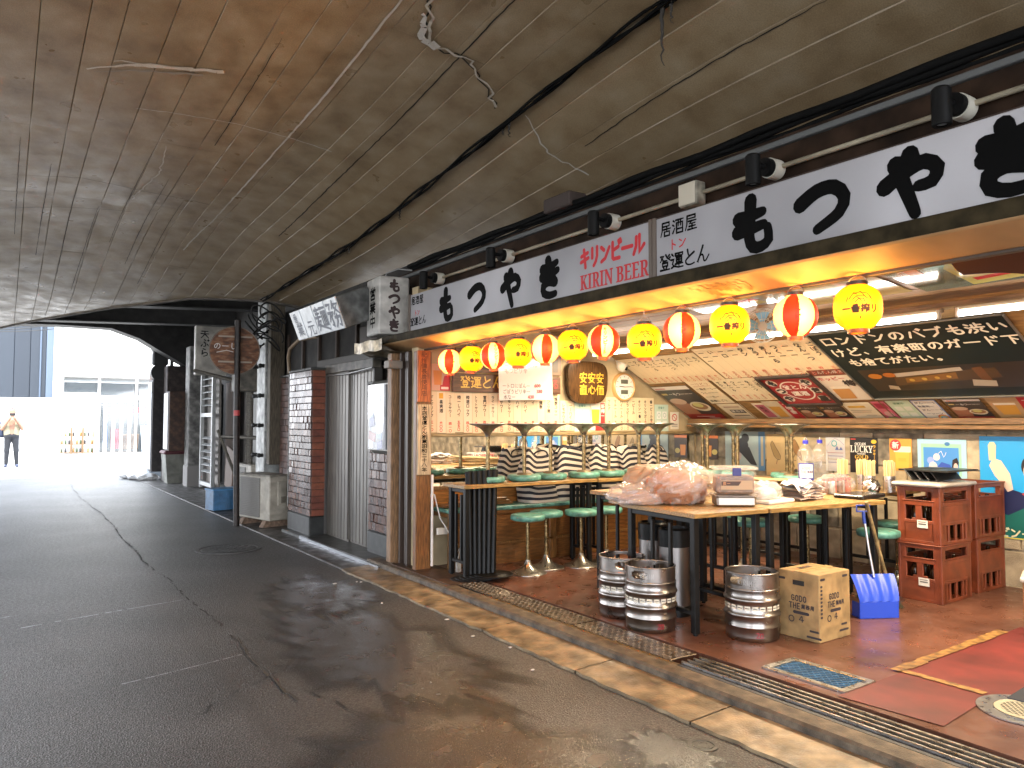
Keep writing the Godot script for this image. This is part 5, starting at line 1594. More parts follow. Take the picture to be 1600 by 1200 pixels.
	for k in 4:
		mb = Mb.new()
		var an := TAU * k / 4.0
		mb.grid(func(u: float, v: float) -> Vector3: return Basis(Vector3(0, 0, 1), an) * Vector3(lerpf(0.02, 0.10, u), lerpf(-0.04, 0.04, v) * (0.4 + u), (v - 0.5) * 0.035), 4, 4, Vector3(0, 0, 1))
		part(mb, "blade", mat([0.25, 0.55, 0.8], 0.3), fan)
	mb = Mb.new()
	mb.cyl(Vector3(0, 0, -0.11), Vector3(0, 0, 0.03), 0.032, 16)
	mb.box(Vector3(0, 0.10, -0.10), Vector3(0.05, 0.14, 0.05), 0.01)
	part(mb, "motor", mat([0.62, 0.60, 0.55], 0.4), fan)
	fan.rotation = Vector3(0.35, -0.75, 0)
	# wall clock
	var ck := thing("wall_clock", "round white wall clock with wooden rim under the dome camera", "clock", Vector3(5.45, 1.71, -6.12))
	mb = Mb.new()
	mb.lathe([Vector2(0.0, 0.03), Vector2(0.13, 0.03)], 40, Vector3.ZERO, Basis(X, PI / 2))
	part(mb, "dial", mat([0.68, 0.66, 0.62], 0.3), ck)
	mb = Mb.new()
	mb.lathe([Vector2(0.13, 0.02), Vector2(0.132, 0.04), Vector2(0.142, 0.045), Vector2(0.15, 0.035), Vector2(0.152, 0.0)], 40, Vector3.ZERO, Basis(X, PI / 2))
	part(mb, "rim", mat([0.45, 0.26, 0.10], 0.3), ck)
	mb = Mb.new()
	for s in [1.0, -1.0]:
		mb.quad(Vector3(-0.05, s * 0.055 - 0.022, 0.032), Vector3(0.05, s * 0.055 - 0.022, 0.032), Vector3(0.05, s * 0.055 + 0.022, 0.032), Vector3(-0.05, s * 0.055 + 0.022, 0.032), Z)
	part(mb, "display", mat([0.10, 0.11, 0.09], 0.3), ck)
	mb = Mb.new()
	for k in 12:
		var an := TAU * k / 12.0
		mb.box(Vector3(cos(an) * 0.108, sin(an) * 0.108, 0.0325), Vector3(0.016, 0.006, 0.001), 0.0, Basis(Z, an))
	part(mb, "hour_mark", mat(0.08, 0.4), ck)
	mb = Mb.new()
	mb.box(Vector3(0.045, 0.002, 0.036), Vector3(0.10, 0.005, 0.001), 0.0, Basis(Z, 0.06))
	part(mb, "hand", mat(0.03, 0.4), ck)
	mb = Mb.new()
	mb.box(Vector3(-0.035, 0.002, 0.038), Vector3(0.08, 0.007, 0.001), 0.0, Basis(Z, -0.08))
	part(mb, "hand", mat(0.03, 0.4), ck)
	var dome := thing("dome_camera", "white dome security camera above the wall clock", "camera", Vector3(5.36, 1.92, -6.02))
	mb = Mb.new()
	mb.lathe([Vector2(0.0, -0.06), Vector2(0.035, -0.05), Vector2(0.056, -0.02), Vector2(0.06, 0.01), Vector2(0.05, 0.04), Vector2(0.045, 0.09)], 24, Vector3.ZERO, Basis(X, -0.5))
	part(mb, "housing", mat([0.6, 0.57, 0.5], 0.3), dome)
	mb = Mb.new()
	mb.lathe([Vector2(0.0, 0.0), Vector2(0.018, -0.002), Vector2(0.028, -0.014)], 20, Vector3(0.012, -0.018, 0.057), Basis(X, PI / 2))
	part(mb, "lens", mat(0.01, 0.1), dome)
	# gold lettered plaque cut from a trunk
	var bp := thing("wooden_plaque", "dark rounded wooden plaque with gold characters beside the clock", "plaque", Vector3(4.93, 1.74, -6.11))
	mb = Mb.new()
	var pv := PackedVector2Array()
	for k in 36:
		var an := TAU * k / 36.0
		var rx := 0.255 * pow(absf(cos(an)), 0.55) * signf(cos(an))
		var ry := 0.215 * pow(absf(sin(an)), 0.62) * signf(sin(an))
		pv.append(Vector2(rx * (1.0 + 0.10 * sin(an)), ry))
	mb.prism(pv, Vector3.ZERO, X, Y, 0.06)
	part(mb, "board", mat([0.085, 0.04, 0.014], 0.25, {"tex": "grain", "scale": Vector3(5, 0.8, 5)}), bp)
	chars("安安安", bp, mat([0.70, 0.42, 0.05], 0.35, {"metal": 0.5}), Vector3(-0.115, 0.10, 0.06), X, Y, 0.105, 0.12, false, 1.03, true)
	chars("直心価", bp, mat([0.70, 0.42, 0.05], 0.35, {"metal": 0.5}), Vector3(-0.115, -0.02, 0.06), X, Y, 0.105, 0.12, false, 1.03, true)
	# carved name board
	var nb := thing("name_board", "carved brown wooden name board with gold characters behind the lanterns", "sign", Vector3(3.38, 1.62, -6.11))
	mb = Mb.new()
	mb.box(Vector3(0.61, 0.08, 0.02), Vector3(1.22, 0.17, 0.03), 0.004)
	part(mb, "board", mat([0.17, 0.065, 0.03], 0.4, {"tex": "grain", "scale": Vector3(0.6, 5, 5)}), nb)
	chars("登運とん", nb, mat([0.62, 0.42, 0.06], 0.35), Vector3(0.07, 0.148, 0.035), X, Y, 0.115, 0.11, false, 1.0, true)
	mb = Mb.new()
	letters(mb, "る", plane_map(Vector3(1.10, 0.14, 0.035), X, Y), 0, 0, 0.10, 0.10, false, 1.0, true)
	part(mb, "red_lettering", mat([0.35, 0.03, 0.03], 0.4), nb)
	# menus on the end wall
	var items := ["マトドリンク", "果実酒", "コーラサワー", "梅干しハイ", "梅酒ロック", "トマトサワー", "雷門サワー", "ライムサワー", "茶サワー", "レモンサワー", "茶ハイ", "ロンハイ", "ハイ", "芋焼酎", "にごり酒", "焼酎コップ"]
	var nums := ["三九〇", "六〇〇", "四九〇", "五五〇", "四六〇", "五四〇", "四六〇", "四六〇", "四六〇", "四六〇", "五六〇", "四六〇", "四三〇", "四一〇", "四六〇", "四四〇"]
	var ords := ["first", "second", "third", "fourth", "fifth", "sixth", "seventh", "eighth", "ninth", "tenth", "eleventh", "twelfth", "thirteenth", "fourteenth", "fifteenth", "sixteenth"]
	for i in 16:
		var x := 3.145 + i * 0.0918
		var sh := 0.365 + 0.006 * (i % 3)
		var its := [["text", items[i], 0.026, sh - 0.03 - (0.045 if i == 1 else 0.0), 0.036 if items[i].length() < 6 else 0.031, 0.16, true, 1.0, [0.05, 0.035, 0.03]], ["text", nums[i], 0.026, 0.105, 0.030, 0.16, true, 1.0, [0.50, 0.05, 0.04]]]
		if i == 1: its.append(["rect", 0.022, sh - 0.062, 0.042, 0.05, [0.65, 0.33, 0.03]])
		sheet("menu_strip", "cream paper drink strip, %s from the wooden post" % ords[i], "menu", Vector3(x, 1.615 - sh, -6.115), X, Y, 0.0905, sh, [0.66, 0.53, 0.36] if i % 3 != 1 else [0.70, 0.58, 0.42], its, 0.6, "paper menu strips on the end wall", 0.0012, 0.004 + 0.004 * (i % 3))
	for i in 2:
		sheet("menu_strip", ["short paper strip left of the green notice", "short paper strip touching the green notice"][i], "menu", Vector3(4.62 + i * 0.088, 1.255, -6.115), X, Y, 0.086, 0.30, [0.66, 0.53, 0.36], [["text", ["レモサワー", "ウーハイ"][i], 0.024, 0.27, 0.036, 0.16, true, 1.0, [0.05, 0.035, 0.03]], ["text", "四三〇", 0.026, 0.10, 0.03, 0.1, true, 1.0, [0.5, 0.05, 0.04]]], 0.6, "paper menu strips on the end wall", 0.0012, 0.004)
	var it2 := ["ワルド", "マルエール", "ハイボール", "クラッピール", "生ビール", "キリン一番", "キリンラガー", "番生ビール中"]
	for i in 8:
		sheet("menu_strip", "paper beer strip under the clock, %s from the plaque" % ords[i], "menu", Vector3(5.215 + i * 0.085, 1.25, -6.115), X, Y, 0.083, 0.35, [0.66, 0.55, 0.36], [["text", it2[i], 0.024, 0.325, 0.036, 0.16, true, 1.0, [0.05, 0.035, 0.03]], ["text", "六六〇", 0.026, 0.105, 0.030, 0.16, true, 1.0, [0.5, 0.05, 0.04]]], 0.6, "paper beer strips under the clock", 0.0012, 0.004 + 0.003 * (i % 2))
	var gbox := [["rect", 0.03, 0.14, 0.065, 0.08, [0.70, 0.72, 0.68]], ["rect", 0.115, 0.14, 0.065, 0.08, [0.70, 0.72, 0.68]], ["rect", 0.03, 0.04, 0.065, 0.08, [0.70, 0.72, 0.68]], ["rect", 0.115, 0.04, 0.065, 0.08, [0.70, 0.72, 0.68]], ["text", "営業中", 0.05, 0.275, 0.03, 0.1, false, 1.0, [0.1, 0.25, 0.2]], ["ring", 0.062, 0.18, 0.02, 0.025, 0.2, [0.15, 0.3, 0.25]], ["ring", 0.147, 0.18, 0.02, 0.025, 0.2, [0.15, 0.3, 0.25]]]
	sheet("notice", "pale green notice with four boxes left of the beer poster", "notice", Vector3(4.80, 1.245, -6.115), X, Y, 0.205, 0.295, [0.48, 0.60, 0.50], gbox)
	sheet("notice", "pale green notice with four boxes by the sloping panel", "notice", Vector3(5.905, 1.235, -6.115), X, Y, 0.205, 0.295, [0.48, 0.60, 0.50], gbox)
	sheet("notice", "small white no smoking notice in the wall corner", "notice", Vector3(6.14, 1.26, -6.115), X, Y, 0.13, 0.19, [0.66, 0.62, 0.52], [["ring", 0.065, 0.13, 0.04, 0.04, 0.25, [0.5, 0.04, 0.04]], ["line", [0.04, 0.155, 0.09, 0.105], 0.008, [0.5, 0.04, 0.04]], ["rect", 0.02, 0.05, 0.09, 0.008, [0.2, 0.2, 0.2]], ["rect", 0.02, 0.03, 0.09, 0.008, [0.2, 0.2, 0.2]]])
	sheet("poster", "beer poster with red ribbon between notice and beer strips", "poster", Vector3(5.01, 1.255, -6.115), X, Y, 0.195, 0.29, [0.62, 0.60, 0.52], [["poly", [0.02, 0.06, 0.11, 0.06, 0.12, 0.23, 0.01, 0.23], [0.72, 0.36, 0.04]], ["rect", 0.012, 0.215, 0.107, 0.03, [0.8, 0.75, 0.65]], ["rect", 0.13, 0.05, 0.06, 0.23, [0.5, 0.03, 0.03]], ["rect", 0.06, 0.0, 0.13, 0.05, [0.5, 0.03, 0.03]], ["text", "新樽生", 0.137, 0.27, 0.045, 0.12, true, 1.0, [0.75, 0.7, 0.65]]])
	sheet("poster", "pinkish beer mug poster right beside the wooden post", "poster", Vector3(3.16, 1.625, -6.115), X, Y, 0.21, 0.24, [0.62, 0.36, 0.26], [["poly", [0.05, 0.05, 0.12, 0.05, 0.13, 0.18, 0.04, 0.18], [0.65, 0.25, 0.07]], ["rect", 0.11, 0.0, 0.10, 0.05, [0.5, 0.03, 0.05]], ["poly", [0.13, 0.04, 0.21, 0.04, 0.21, 0.16, 0.15, 0.13], [0.5, 0.03, 0.05]], ["rect", 0.12, 0.012, 0.075, 0.022, [0.8, 0.7, 0.65]]])
	sheet("poster", "dark old photograph frame above the name board", "poster", Vector3(3.42, 1.80, -6.115), X, Y, 0.52, 0.22, [0.16, 0.09, 0.05], [["rect", 0.05, 0.03, 0.42, 0.16, [0.07, 0.05, 0.04]]], 0.4, "", 0.02)
	sheet("poster", "brown framed shelf picture right of the hanging white sign", "poster", Vector3(4.30, 1.80, -6.115), X, Y, 0.32, 0.24, [0.20, 0.11, 0.06], [["rect", 0.04, 0.03, 0.24, 0.18, [0.10, 0.07, 0.05]]], 0.4, "", 0.02)
	# white hand-written board hanging behind the lanterns
	var wb := sheet("hanging_notice", "white laminated handwritten menu sheet hanging behind the lanterns", "notice", Vector3(3.845, 1.545, -6.03), X, Y, 0.62, 0.40, mat([0.70, 0.66, 0.66], 0.12, {"coat": 0.6}), [["text", "豚トロにぼん豚", 0.04, 0.155, 0.042, 0.11, false, 1.0, [0.10, 0.09, 0.10]], ["text", "ごぼうピリ辛煮", 0.04, 0.10, 0.042, 0.11, false, 1.0, [0.10, 0.09, 0.10]], ["text", "水なす", 0.05, 0.05, 0.042, 0.11, false, 1.0, [0.10, 0.09, 0.10]], ["text", "ごぼう水たん", 0.06, 0.37, 0.06, 0.07, false, 1.0, [0.2, 0.12, 0.14]], ["text", "もつピリ辛", 0.06, 0.30, 0.05, 0.07, false, 1.0, [0.2, 0.12, 0.14]]])
	latin("600", mat([0.6, 0.08, 0.10], 0.5), wb, Vector3(0.44, 0.135, 0.004), X, Y, 0.032, false, 1.0)
	latin("380", mat([0.6, 0.08, 0.10], 0.5), wb, Vector3(0.46, 0.08, 0.004), X, Y, 0.032, false, 1.0)
	latin("430", mat([0.6, 0.08, 0.10], 0.5), wb, Vector3(0.36, 0.028, 0.004), X, Y, 0.032, false, 1.0)
	wb.rotation.z = 0.02
	posters_slant()
	posters_back()

func menu_cols(w: float, h: float, n: int, sd: int, sizes := 0.05) -> Array:
	var rng := RandomNumberGenerator.new()
	rng.seed = sd
	var words := ["ハツ", "タン", "レバー", "シロ", "なんこつ", "ねぎま", "つくね", "もつ", "サラダ", "トマト", "冷奴", "ごぼう", "いか", "牛すじ", "とり", "きんぴら"]
	var its := []
	for i in n:
		var x := w * (i + 0.25) / n
		its.append(["text", words[(i * 7 + sd) % words.size()], x, h - 0.04, sizes, 0.15, true, 1.0, [0.06, 0.05, 0.045]])
		its.append(["text", ["四三〇", "三八〇", "五六〇", "四九〇"][rng.randi() % 4], x + sizes * 0.15, 0.12 if h > 0.4 else 0.10, sizes * 0.62, 0.15, true, 1.0, [0.50, 0.08, 0.05]])
		if i > 0: its.append(["rect", w * i / n, 0.01, 0.0018, h - 0.02, [0.40, 0.32, 0.22]])
	return its

func food_poster(label: String, z: float, t: float, w: float, h: float):
	var s := h / 0.72
	sheet("poster", label, "poster", on_slant(z, t), Z, SU, w, h, [0.05, 0.045, 0.045], [
		["rect", 0.0, h * 0.90, w, h * 0.10, [0.66, 0.60, 0.56]], ["rect", 0.02, h * 0.92, w * 0.3, h * 0.03, [0.5, 0.2, 0.2]],
		["poly", [w * 0.02, h * 0.12, w * 0.45, h * 0.12, w * 0.5, h * 0.45, w * 0.3, h * 0.62, w * 0.02, h * 0.6], [0.34, 0.15, 0.09]],
		["ell", w * 0.26, h * 0.56, w * 0.22, h * 0.09, [0.55, 0.38, 0.28]],
		["ell", w * 0.70, h * 0.40, w * 0.25, h * 0.14, [0.62, 0.55, 0.42]], ["ell", w * 0.70, h * 0.41, w * 0.20, h * 0.10, [0.30, 0.16, 0.08]], ["ell", w * 0.68, h * 0.44, w * 0.13, h * 0.07, [0.55, 0.52, 0.20]],
		["rect", 0.0, 0.0, w, h * 0.17, [0.28, 0.02, 0.02]], ["rect", w * 0.25, h * 0.09, w * 0.5, h * 0.015, [0.6, 0.5, 0.45]], ["rect", w * 0.55, h * 0.04, w * 0.3, h * 0.015, [0.6, 0.5, 0.45]],
		["rect", w * 0.06, h * 0.76, w * 0.16, h * 0.05, [0.55, 0.42, 0.15]], ["text", "牛もつ煮こみ", w * 0.26, h * 0.82, w * 0.105, 0.14, false, 1.0, [0.66, 0.62, 0.58]]], 0.35, "posters on the sloping panel")

func posters_slant():
	sheet("menu_sheet", "long cream handwritten menu sheet at the far end of the sloping panel", "menu", on_slant(-6.02, 0.83), Z, SU, 1.05, 0.50, [0.64, 0.52, 0.34], menu_cols(1.05, 0.50, 13, 3, 0.05), 0.6)
	sheet("menu_sheet", "long cream handwritten menu sheet beside the big dark poster", "menu", on_slant(-4.95, 0.85), Z, SU, 1.25, 0.53, [0.66, 0.54, 0.36], menu_cols(1.25, 0.53, 11, 5, 0.065), 0.6)
	food_poster("large dark food poster at the low far corner of the sloping panel", -6.05, 0.04, 0.50, 0.72)
	sheet("menu_sheet", "narrow cream handwritten sheet right of the large food poster", "menu", on_slant(-5.50, 0.38), Z, SU, 0.30, 0.45, [0.66, 0.55, 0.38], [["text", "よりどり", 0.03, 0.42, 0.055, 0.08, false, 1.0, [0.3, 0.05, 0.05]], ["line", [0.03, 0.35, 0.26, 0.355], 0.004, [0.4, 0.05, 0.05]], ["text", "小焼き肉しょ", 0.03, 0.32, 0.042, 0.12, false, 1.0, [0.07, 0.06, 0.05]], ["text", "つくね豚め", 0.03, 0.24, 0.042, 0.12, false, 1.0, [0.07, 0.06, 0.05]], ["text", "手羽たれ", 0.03, 0.16, 0.042, 0.12, false, 1.0, [0.07, 0.06, 0.05]], ["text", "焼酎にごり", 0.03, 0.08, 0.042, 0.12, false, 1.0, [0.07, 0.06, 0.05]]], 0.6)
	sheet("menu_sheet", "small cream sheet with black box below the narrow handwritten sheet", "menu", on_slant(-5.46, 0.04), Z, SU, 0.30, 0.32, [0.62, 0.52, 0.38], [["rect", 0.08, 0.13, 0.18, 0.07, [0.05, 0.04, 0.04]], ["text", "業務用", 0.09, 0.195, 0.05, 0.11, false, 1.0, [0.6, 0.55, 0.5]], ["rect", 0.06, 0.07, 0.2, 0.02, [0.2, 0.16, 0.12]], ["rect", 0.05, 0.25, 0.2, 0.02, [0.35, 0.2, 0.15]]], 0.5)
	sheet("menu_sheet", "cream handwritten sheet left of the red framed sign", "menu", on_slant(-5.15, 0.42), Z, SU, 0.52, 0.42, [0.66, 0.55, 0.38], menu_cols(0.52, 0.42, 6, 8, 0.045), 0.6)
	sheet("sticker", "small pink bordered card on the plywood below the handwritten sheet", "poster", on_slant(-5.02, 0.06), Z, SU, 0.15, 0.30, [0.60, 0.50, 0.38], [["rect", 0.02, 0.02, 0.11, 0.25, [0.40, 0.10, 0.14]], ["text", "新酒", 0.045, 0.24, 0.06, 0.1, true, 1.0, [0.1, 0.03, 0.03]]])
	sheet("poster", "beer glass poster with red ribbon below the red framed sign", "poster", on_slant(-4.88, 0.03), Z, SU, 0.30, 0.36, [0.55, 0.45, 0.32], [["poly", [0.03, 0.05, 0.13, 0.05, 0.15, 0.26, 0.02, 0.26], [0.55, 0.28, 0.06]], ["poly", [0.17, 0.0, 0.30, 0.0, 0.30, 0.36, 0.19, 0.36], [0.42, 0.02, 0.03]], ["text", "生樽番", 0.205, 0.34, 0.07, 0.13, true, 1.0, [0.68, 0.6, 0.55]]])
	# red framed sign with an oval crest
	var its := [["rect", 0.02, 0.02, 0.51, 0.46, [0.33, 0.02, 0.025]], ["ring", 0.27, 0.25, 0.155, 0.165, 0.09, [0.68, 0.62, 0.55]], ["text", "登とん", 0.16, 0.355, 0.075, 0.16, false, 1.0, [0.70, 0.64, 0.58]], ["text", "運酒", 0.19, 0.245, 0.08, 0.16, false, 1.0, [0.70, 0.64, 0.58]]]
	for c in [["も", 0.045, 0.44], ["つ", 0.06, 0.30], ["や", 0.05, 0.16], ["や", 0.40, 0.44], ["き", 0.42, 0.30], ["屋", 0.41, 0.16]]:
		its.append(["ell", c[1] + 0.045, c[2] - 0.045, 0.055, 0.055, [0.62, 0.55, 0.48]])
		its.append(["text", c[0], c[1], c[2], 0.09, 0.24, false, 1.0, [0.02, 0.015, 0.015]])
	var rs := sheet("framed_sign", "red framed sign with white oval crest and black characters", "sign", on_slant(-4.60, 0.34, 0.012), Z, SU, 0.55, 0.50, [0.30, 0.02, 0.025], its, 0.35)
	for e in [[0.275, 0.0, 0.58, 0.035], [0.275, 0.50, 0.58, 0.035], [0.0, 0.25, 0.035, 0.47], [0.55, 0.25, 0.035, 0.47]]:
		var mb := Mb.new()
		mb.box(Vector3(e[0], e[1], 0.006), Vector3(e[2], e[3], 0.024), 0.003)
		part(mb, "frame", mat([0.03, 0.02, 0.018], 0.4), rs)
	sheet("poster", "white barrel drink poster with red brush script left of the big dark poster", "poster", on_slant(-4.05, 0.38), Z, SU, 0.33, 0.52, [0.64, 0.58, 0.50], [["rect", 0, 0.42, 0.33, 0.10, [0.18, 0.05, 0.03]], ["text", "とんたん焼き", 0.03, 0.50, 0.045, 0.1, false, 1.0, [0.6, 0.5, 0.45]], ["text", "ホッピー", 0.02, 0.40, 0.06, 0.13, false, 1.0, [0.5, 0.04, 0.05]], ["text", "樽", 0.22, 0.34, 0.10, 0.15, false, 1.0, [0.04, 0.03, 0.03]], ["poly", [0.05, 0.03, 0.20, 0.03, 0.22, 0.22, 0.06, 0.22], [0.50, 0.25, 0.08]], ["rect", 0.05, 0.20, 0.18, 0.04, [0.72, 0.66, 0.56]]])
	food_poster("small dark food poster, left one of the pair under the red framed sign", -4.56, 0.02, 0.22, 0.30)
	food_poster("small dark food poster, right one of the pair under the red framed sign", -4.32, 0.02, 0.22, 0.30)
	sheet("notice", "plain white notice with orange text below the barrel drink poster", "notice", on_slant(-4.08, 0.05), Z, SU, 0.28, 0.28, [0.66, 0.58, 0.44], [["rect", 0.05, 0.19, 0.16, 0.035, [0.60, 0.36, 0.05]], ["rect", 0.04, 0.14, 0.2, 0.008, [0.3, 0.26, 0.2]], ["rect", 0.04, 0.11, 0.18, 0.008, [0.3, 0.26, 0.2]], ["rect", 0.14, 0.05, 0.1, 0.008, [0.3, 0.26, 0.2]]])
	sheet("sticker", "narrow pink card left of the small green notice on the plywood", "poster", on_slant(-3.78, 0.02), Z, SU, 0.12, 0.32, [0.50, 0.12, 0.18], [["rect", 0.012, 0.20, 0.095, 0.09, [0.30, 0.02, 0.06]], ["ell", 0.06, 0.10, 0.04, 0.05, [0.5, 0.3, 0.3]], ["rect", 0.02, 0.02, 0.08, 0.03, [0.2, 0.25, 0.1]]])
	sheet("notice", "small pale green notice with four boxes under the big dark poster", "notice", on_slant(-3.645, 0.03), Z, SU, 0.20, 0.32, [0.50, 0.62, 0.48], [["rect", 0.03, 0.15, 0.06, 0.07, [0.66, 0.70, 0.62]], ["rect", 0.11, 0.15, 0.06, 0.07, [0.66, 0.70, 0.62]], ["rect", 0.03, 0.05, 0.06, 0.07, [0.66, 0.70, 0.62]], ["rect", 0.11, 0.05, 0.06, 0.07, [0.66, 0.70, 0.62]], ["text", "営業中", 0.05, 0.29, 0.03, 0.1, false, 1.0, [0.1, 0.25, 0.15]]])
	sheet("notice", "blue bordered white notice with rainbow in its corner", "notice", on_slant(-3.435, 0.03), Z, SU, 0.20, 0.32, [0.20, 0.28, 0.50], [["rect", 0.008, 0.008, 0.184, 0.304, [0.68, 0.66, 0.62]], ["text", "がんばろう", 0.02, 0.29, 0.032, 0.14, false, 1.0, [0.12, 0.12, 0.16]], ["text", "有楽町！", 0.02, 0.235, 0.032, 0.14, false, 1.0, [0.12, 0.12, 0.16]], ["text", "がんばろう", 0.03, 0.175, 0.032, 0.14, false, 1.0, [0.12, 0.12, 0.16]], ["text", "ニッポン", 0.04, 0.115, 0.032, 0.14, false, 1.0, [0.12, 0.12, 0.16]], ["ell", 0.15, 0.03, 0.045, 0.05, [0.5, 0.12, 0.1]], ["ell", 0.15, 0.025, 0.036, 0.042, [0.6, 0.45, 0.08]], ["ell", 0.15, 0.022, 0.027, 0.032, [0.1, 0.35, 0.55]], ["ell", 0.15, 0.018, 0.017, 0.02, [0.68, 0.66, 0.62]]])
	food_poster("small dark food poster right of the rainbow notice", -3.17, 0.02, 0.27, 0.33)
	sheet("poster", "beer glass poster with red corner at the right end of the plywood", "poster", on_slant(-2.86, 0.05), Z, SU, 0.34, 0.33, [0.45, 0.30, 0.16], [["poly", [0.04, 0.05, 0.16, 0.05, 0.18, 0.22, 0.03, 0.22], [0.60, 0.32, 0.06]], ["rect", 0.03, 0.20, 0.15, 0.03, [0.72, 0.66, 0.55]], ["poly", [0.20, 0.0, 0.34, 0.0, 0.34, 0.33, 0.22, 0.33], [0.40, 0.02, 0.03]], ["text", "極生", 0.24, 0.30, 0.07, 0.13, true, 1.0, [0.7, 0.6, 0.5]]])
	# the big dark poster: night view of the lane with lit stalls, in flat print
	var w := 1.40
	var h := 1.02
	var art := [["rect", 0.10, 0.12, 1.25, 0.34, [0.030, 0.020, 0.014]], ["poly", [0.30, 0.20, 1.10, 0.26, 1.10, 0.40, 0.34, 0.34], [0.075, 0.04, 0.018]], ["poly", [0.36, 0.33, 0.88, 0.38, 0.88, 0.43, 0.36, 0.385], [0.42, 0.36, 0.30]], ["poly", [0.40, 0.24, 0.80, 0.27, 0.82, 0.36, 0.42, 0.31], [0.22, 0.10, 0.025]], ["poly", [0.95, 0.20, 1.02, 0.21, 1.02, 0.42, 0.95, 0.41], [0.14, 0.055, 0.02]], ["poly", [0.86, 0.16, 1.02, 0.14, 1.04, 0.22, 0.89, 0.25], [0.42, 0.36, 0.28]], ["ell", 0.20, 0.36, 0.055, 0.04, [0.42, 0.15, 0.02]], ["ell", 0.32, 0.37, 0.05, 0.035, [0.38, 0.12, 0.02]], ["ell", 0.46, 0.28, 0.02, 0.02, [0.5, 0.3, 0.06]], ["ell", 0.56, 0.29, 0.02, 0.02, [0.5, 0.3, 0.06]], ["ell", 0.66, 0.30, 0.018, 0.018, [0.5, 0.3, 0.06]], ["ell", 0.75, 0.31, 0.018, 0.018, [0.5, 0.3, 0.06]], ["poly", [0.22, 0.16, 0.30, 0.14, 0.31, 0.20, 0.24, 0.22], [0.35, 0.28, 0.2]]]
	var cream2 := [0.72, 0.67, 0.56]
	art.append(["text", "ロンドンのパブも渋い", 0.05, h - 0.05, 0.125, 0.135, false, 1.0, cream2])
	art.append(["text", "けど、有楽町のガード下", 0.05, h - 0.22, 0.115, 0.135, false, 1.0, cream2])
	art.append(["text", "も捨てがたい。", 0.10, h - 0.38, 0.105, 0.135, false, 1.0, cream2])
	var bp := sheet("large_poster", "big dark slanting poster with three lines of white lettering", "poster", on_slant(-3.70, 0.40, 0.006), Z, SU, w, h, mat([0.012, 0.018, 0.018], 0.35, {"spec": 0.3}), art, 0.35)
	for e in [[w / 2, -0.008, w, 0.016], [w / 2, h + 0.008, w, 0.016], [-0.008, h / 2, 0.016, h], [w + 0.008, h / 2, 0.016, h]]:
		var mb := Mb.new()
		mb.box(Vector3(e[0], e[1], 0.004), Vector3(e[2], e[3], 0.014), 0.002)
		part(mb, "frame", mat([0.30, 0.29, 0.26], 0.35, {"metal": 0.8}), bp)
	# glossy pictures on the upper ceiling
	var cu := Vector3(-1.86, 0.22, 0).normalized()
	for p in [[-4.1, 0.55, 1.0, "glossy old pin-up style picture on the ceiling above the far lanterns", [0.35, 0.30, 0.22]], [-3.3, 0.35, 0.72, "glossy yellow figure picture on the ceiling behind the last yellow lantern", [0.45, 0.36, 0.14]], [-2.52, 0.30, 0.95, "glossy green picture of a kimono figure on the ceiling at right", [0.05, 0.09, 0.06]]]:
		var o: Vector3 = Vector3(5.05, 2.133, p[0]) + cu * p[1] + Z.cross(cu) * 0.016
		var gw: float = p[2]
		sheet("ceiling_picture", p[3], "picture", o, Z, cu, gw, 0.85, mat(p[4], 0.08, {"coat": 0.8}), [["poly", [0.30 * gw, 0.02, 0.62 * gw, 0.05, 0.58 * gw, 0.45, 0.45 * gw, 0.62, 0.32 * gw, 0.4], mat([0.40, 0.36, 0.10], 0.1)], ["ell", 0.48 * gw, 0.68, 0.10 * gw, 0.11, mat([0.55, 0.36, 0.25], 0.1)], ["poly", [0.36 * gw, 0.10, 0.62 * gw, 0.14, 0.60 * gw, 0.2, 0.36 * gw, 0.16], mat([0.45, 0.03, 0.03], 0.1)], ["poly", [0.10 * gw, 0.3, 0.18 * gw, 0.28, 0.22 * gw, 0.7, 0.15 * gw, 0.72], mat([0.45, 0.12, 0.04], 0.1)], ["poly", [0.62 * gw, 0.3, 0.86 * gw, 0.2, 0.9 * gw, 0.3, 0.6 * gw, 0.44], mat([0.55, 0.36, 0.25], 0.1)]], 0.1)
	# dark cloth hanging at the right end of the eave
	var mb3 := Mb.new()
	mb3.grid(func(a: float, b: float) -> Vector3: return Vector3(3.30 + 0.25 * a + 0.02 * sin(b * 9.0), 2.10 - 0.28 * a * (0.35 + 0.65 * b) + 0.01 * sin(b * 14.0 + a * 6.0), lerpf(-1.72, -0.6, b)), 10, 16, Vector3.DOWN)
	mb3.grid(func(a: float, b: float) -> Vector3: return Vector3(3.30 + 0.25 * a + 0.02 * sin(b * 9.0), 2.106 - 0.28 * a * (0.35 + 0.65 * b) + 0.01 * sin(b * 14.0 + a * 6.0), lerpf(-1.72, -0.6, b)), 10, 16, Vector3.UP)
	solo(mb3, "rolled_awning_cloth", mat([0.045, 0.014, 0.012], 0.9, {"tex": "fine", "scale": 4.0}), "dark maroon cloth bunched under the ceiling at far right", "cloth")

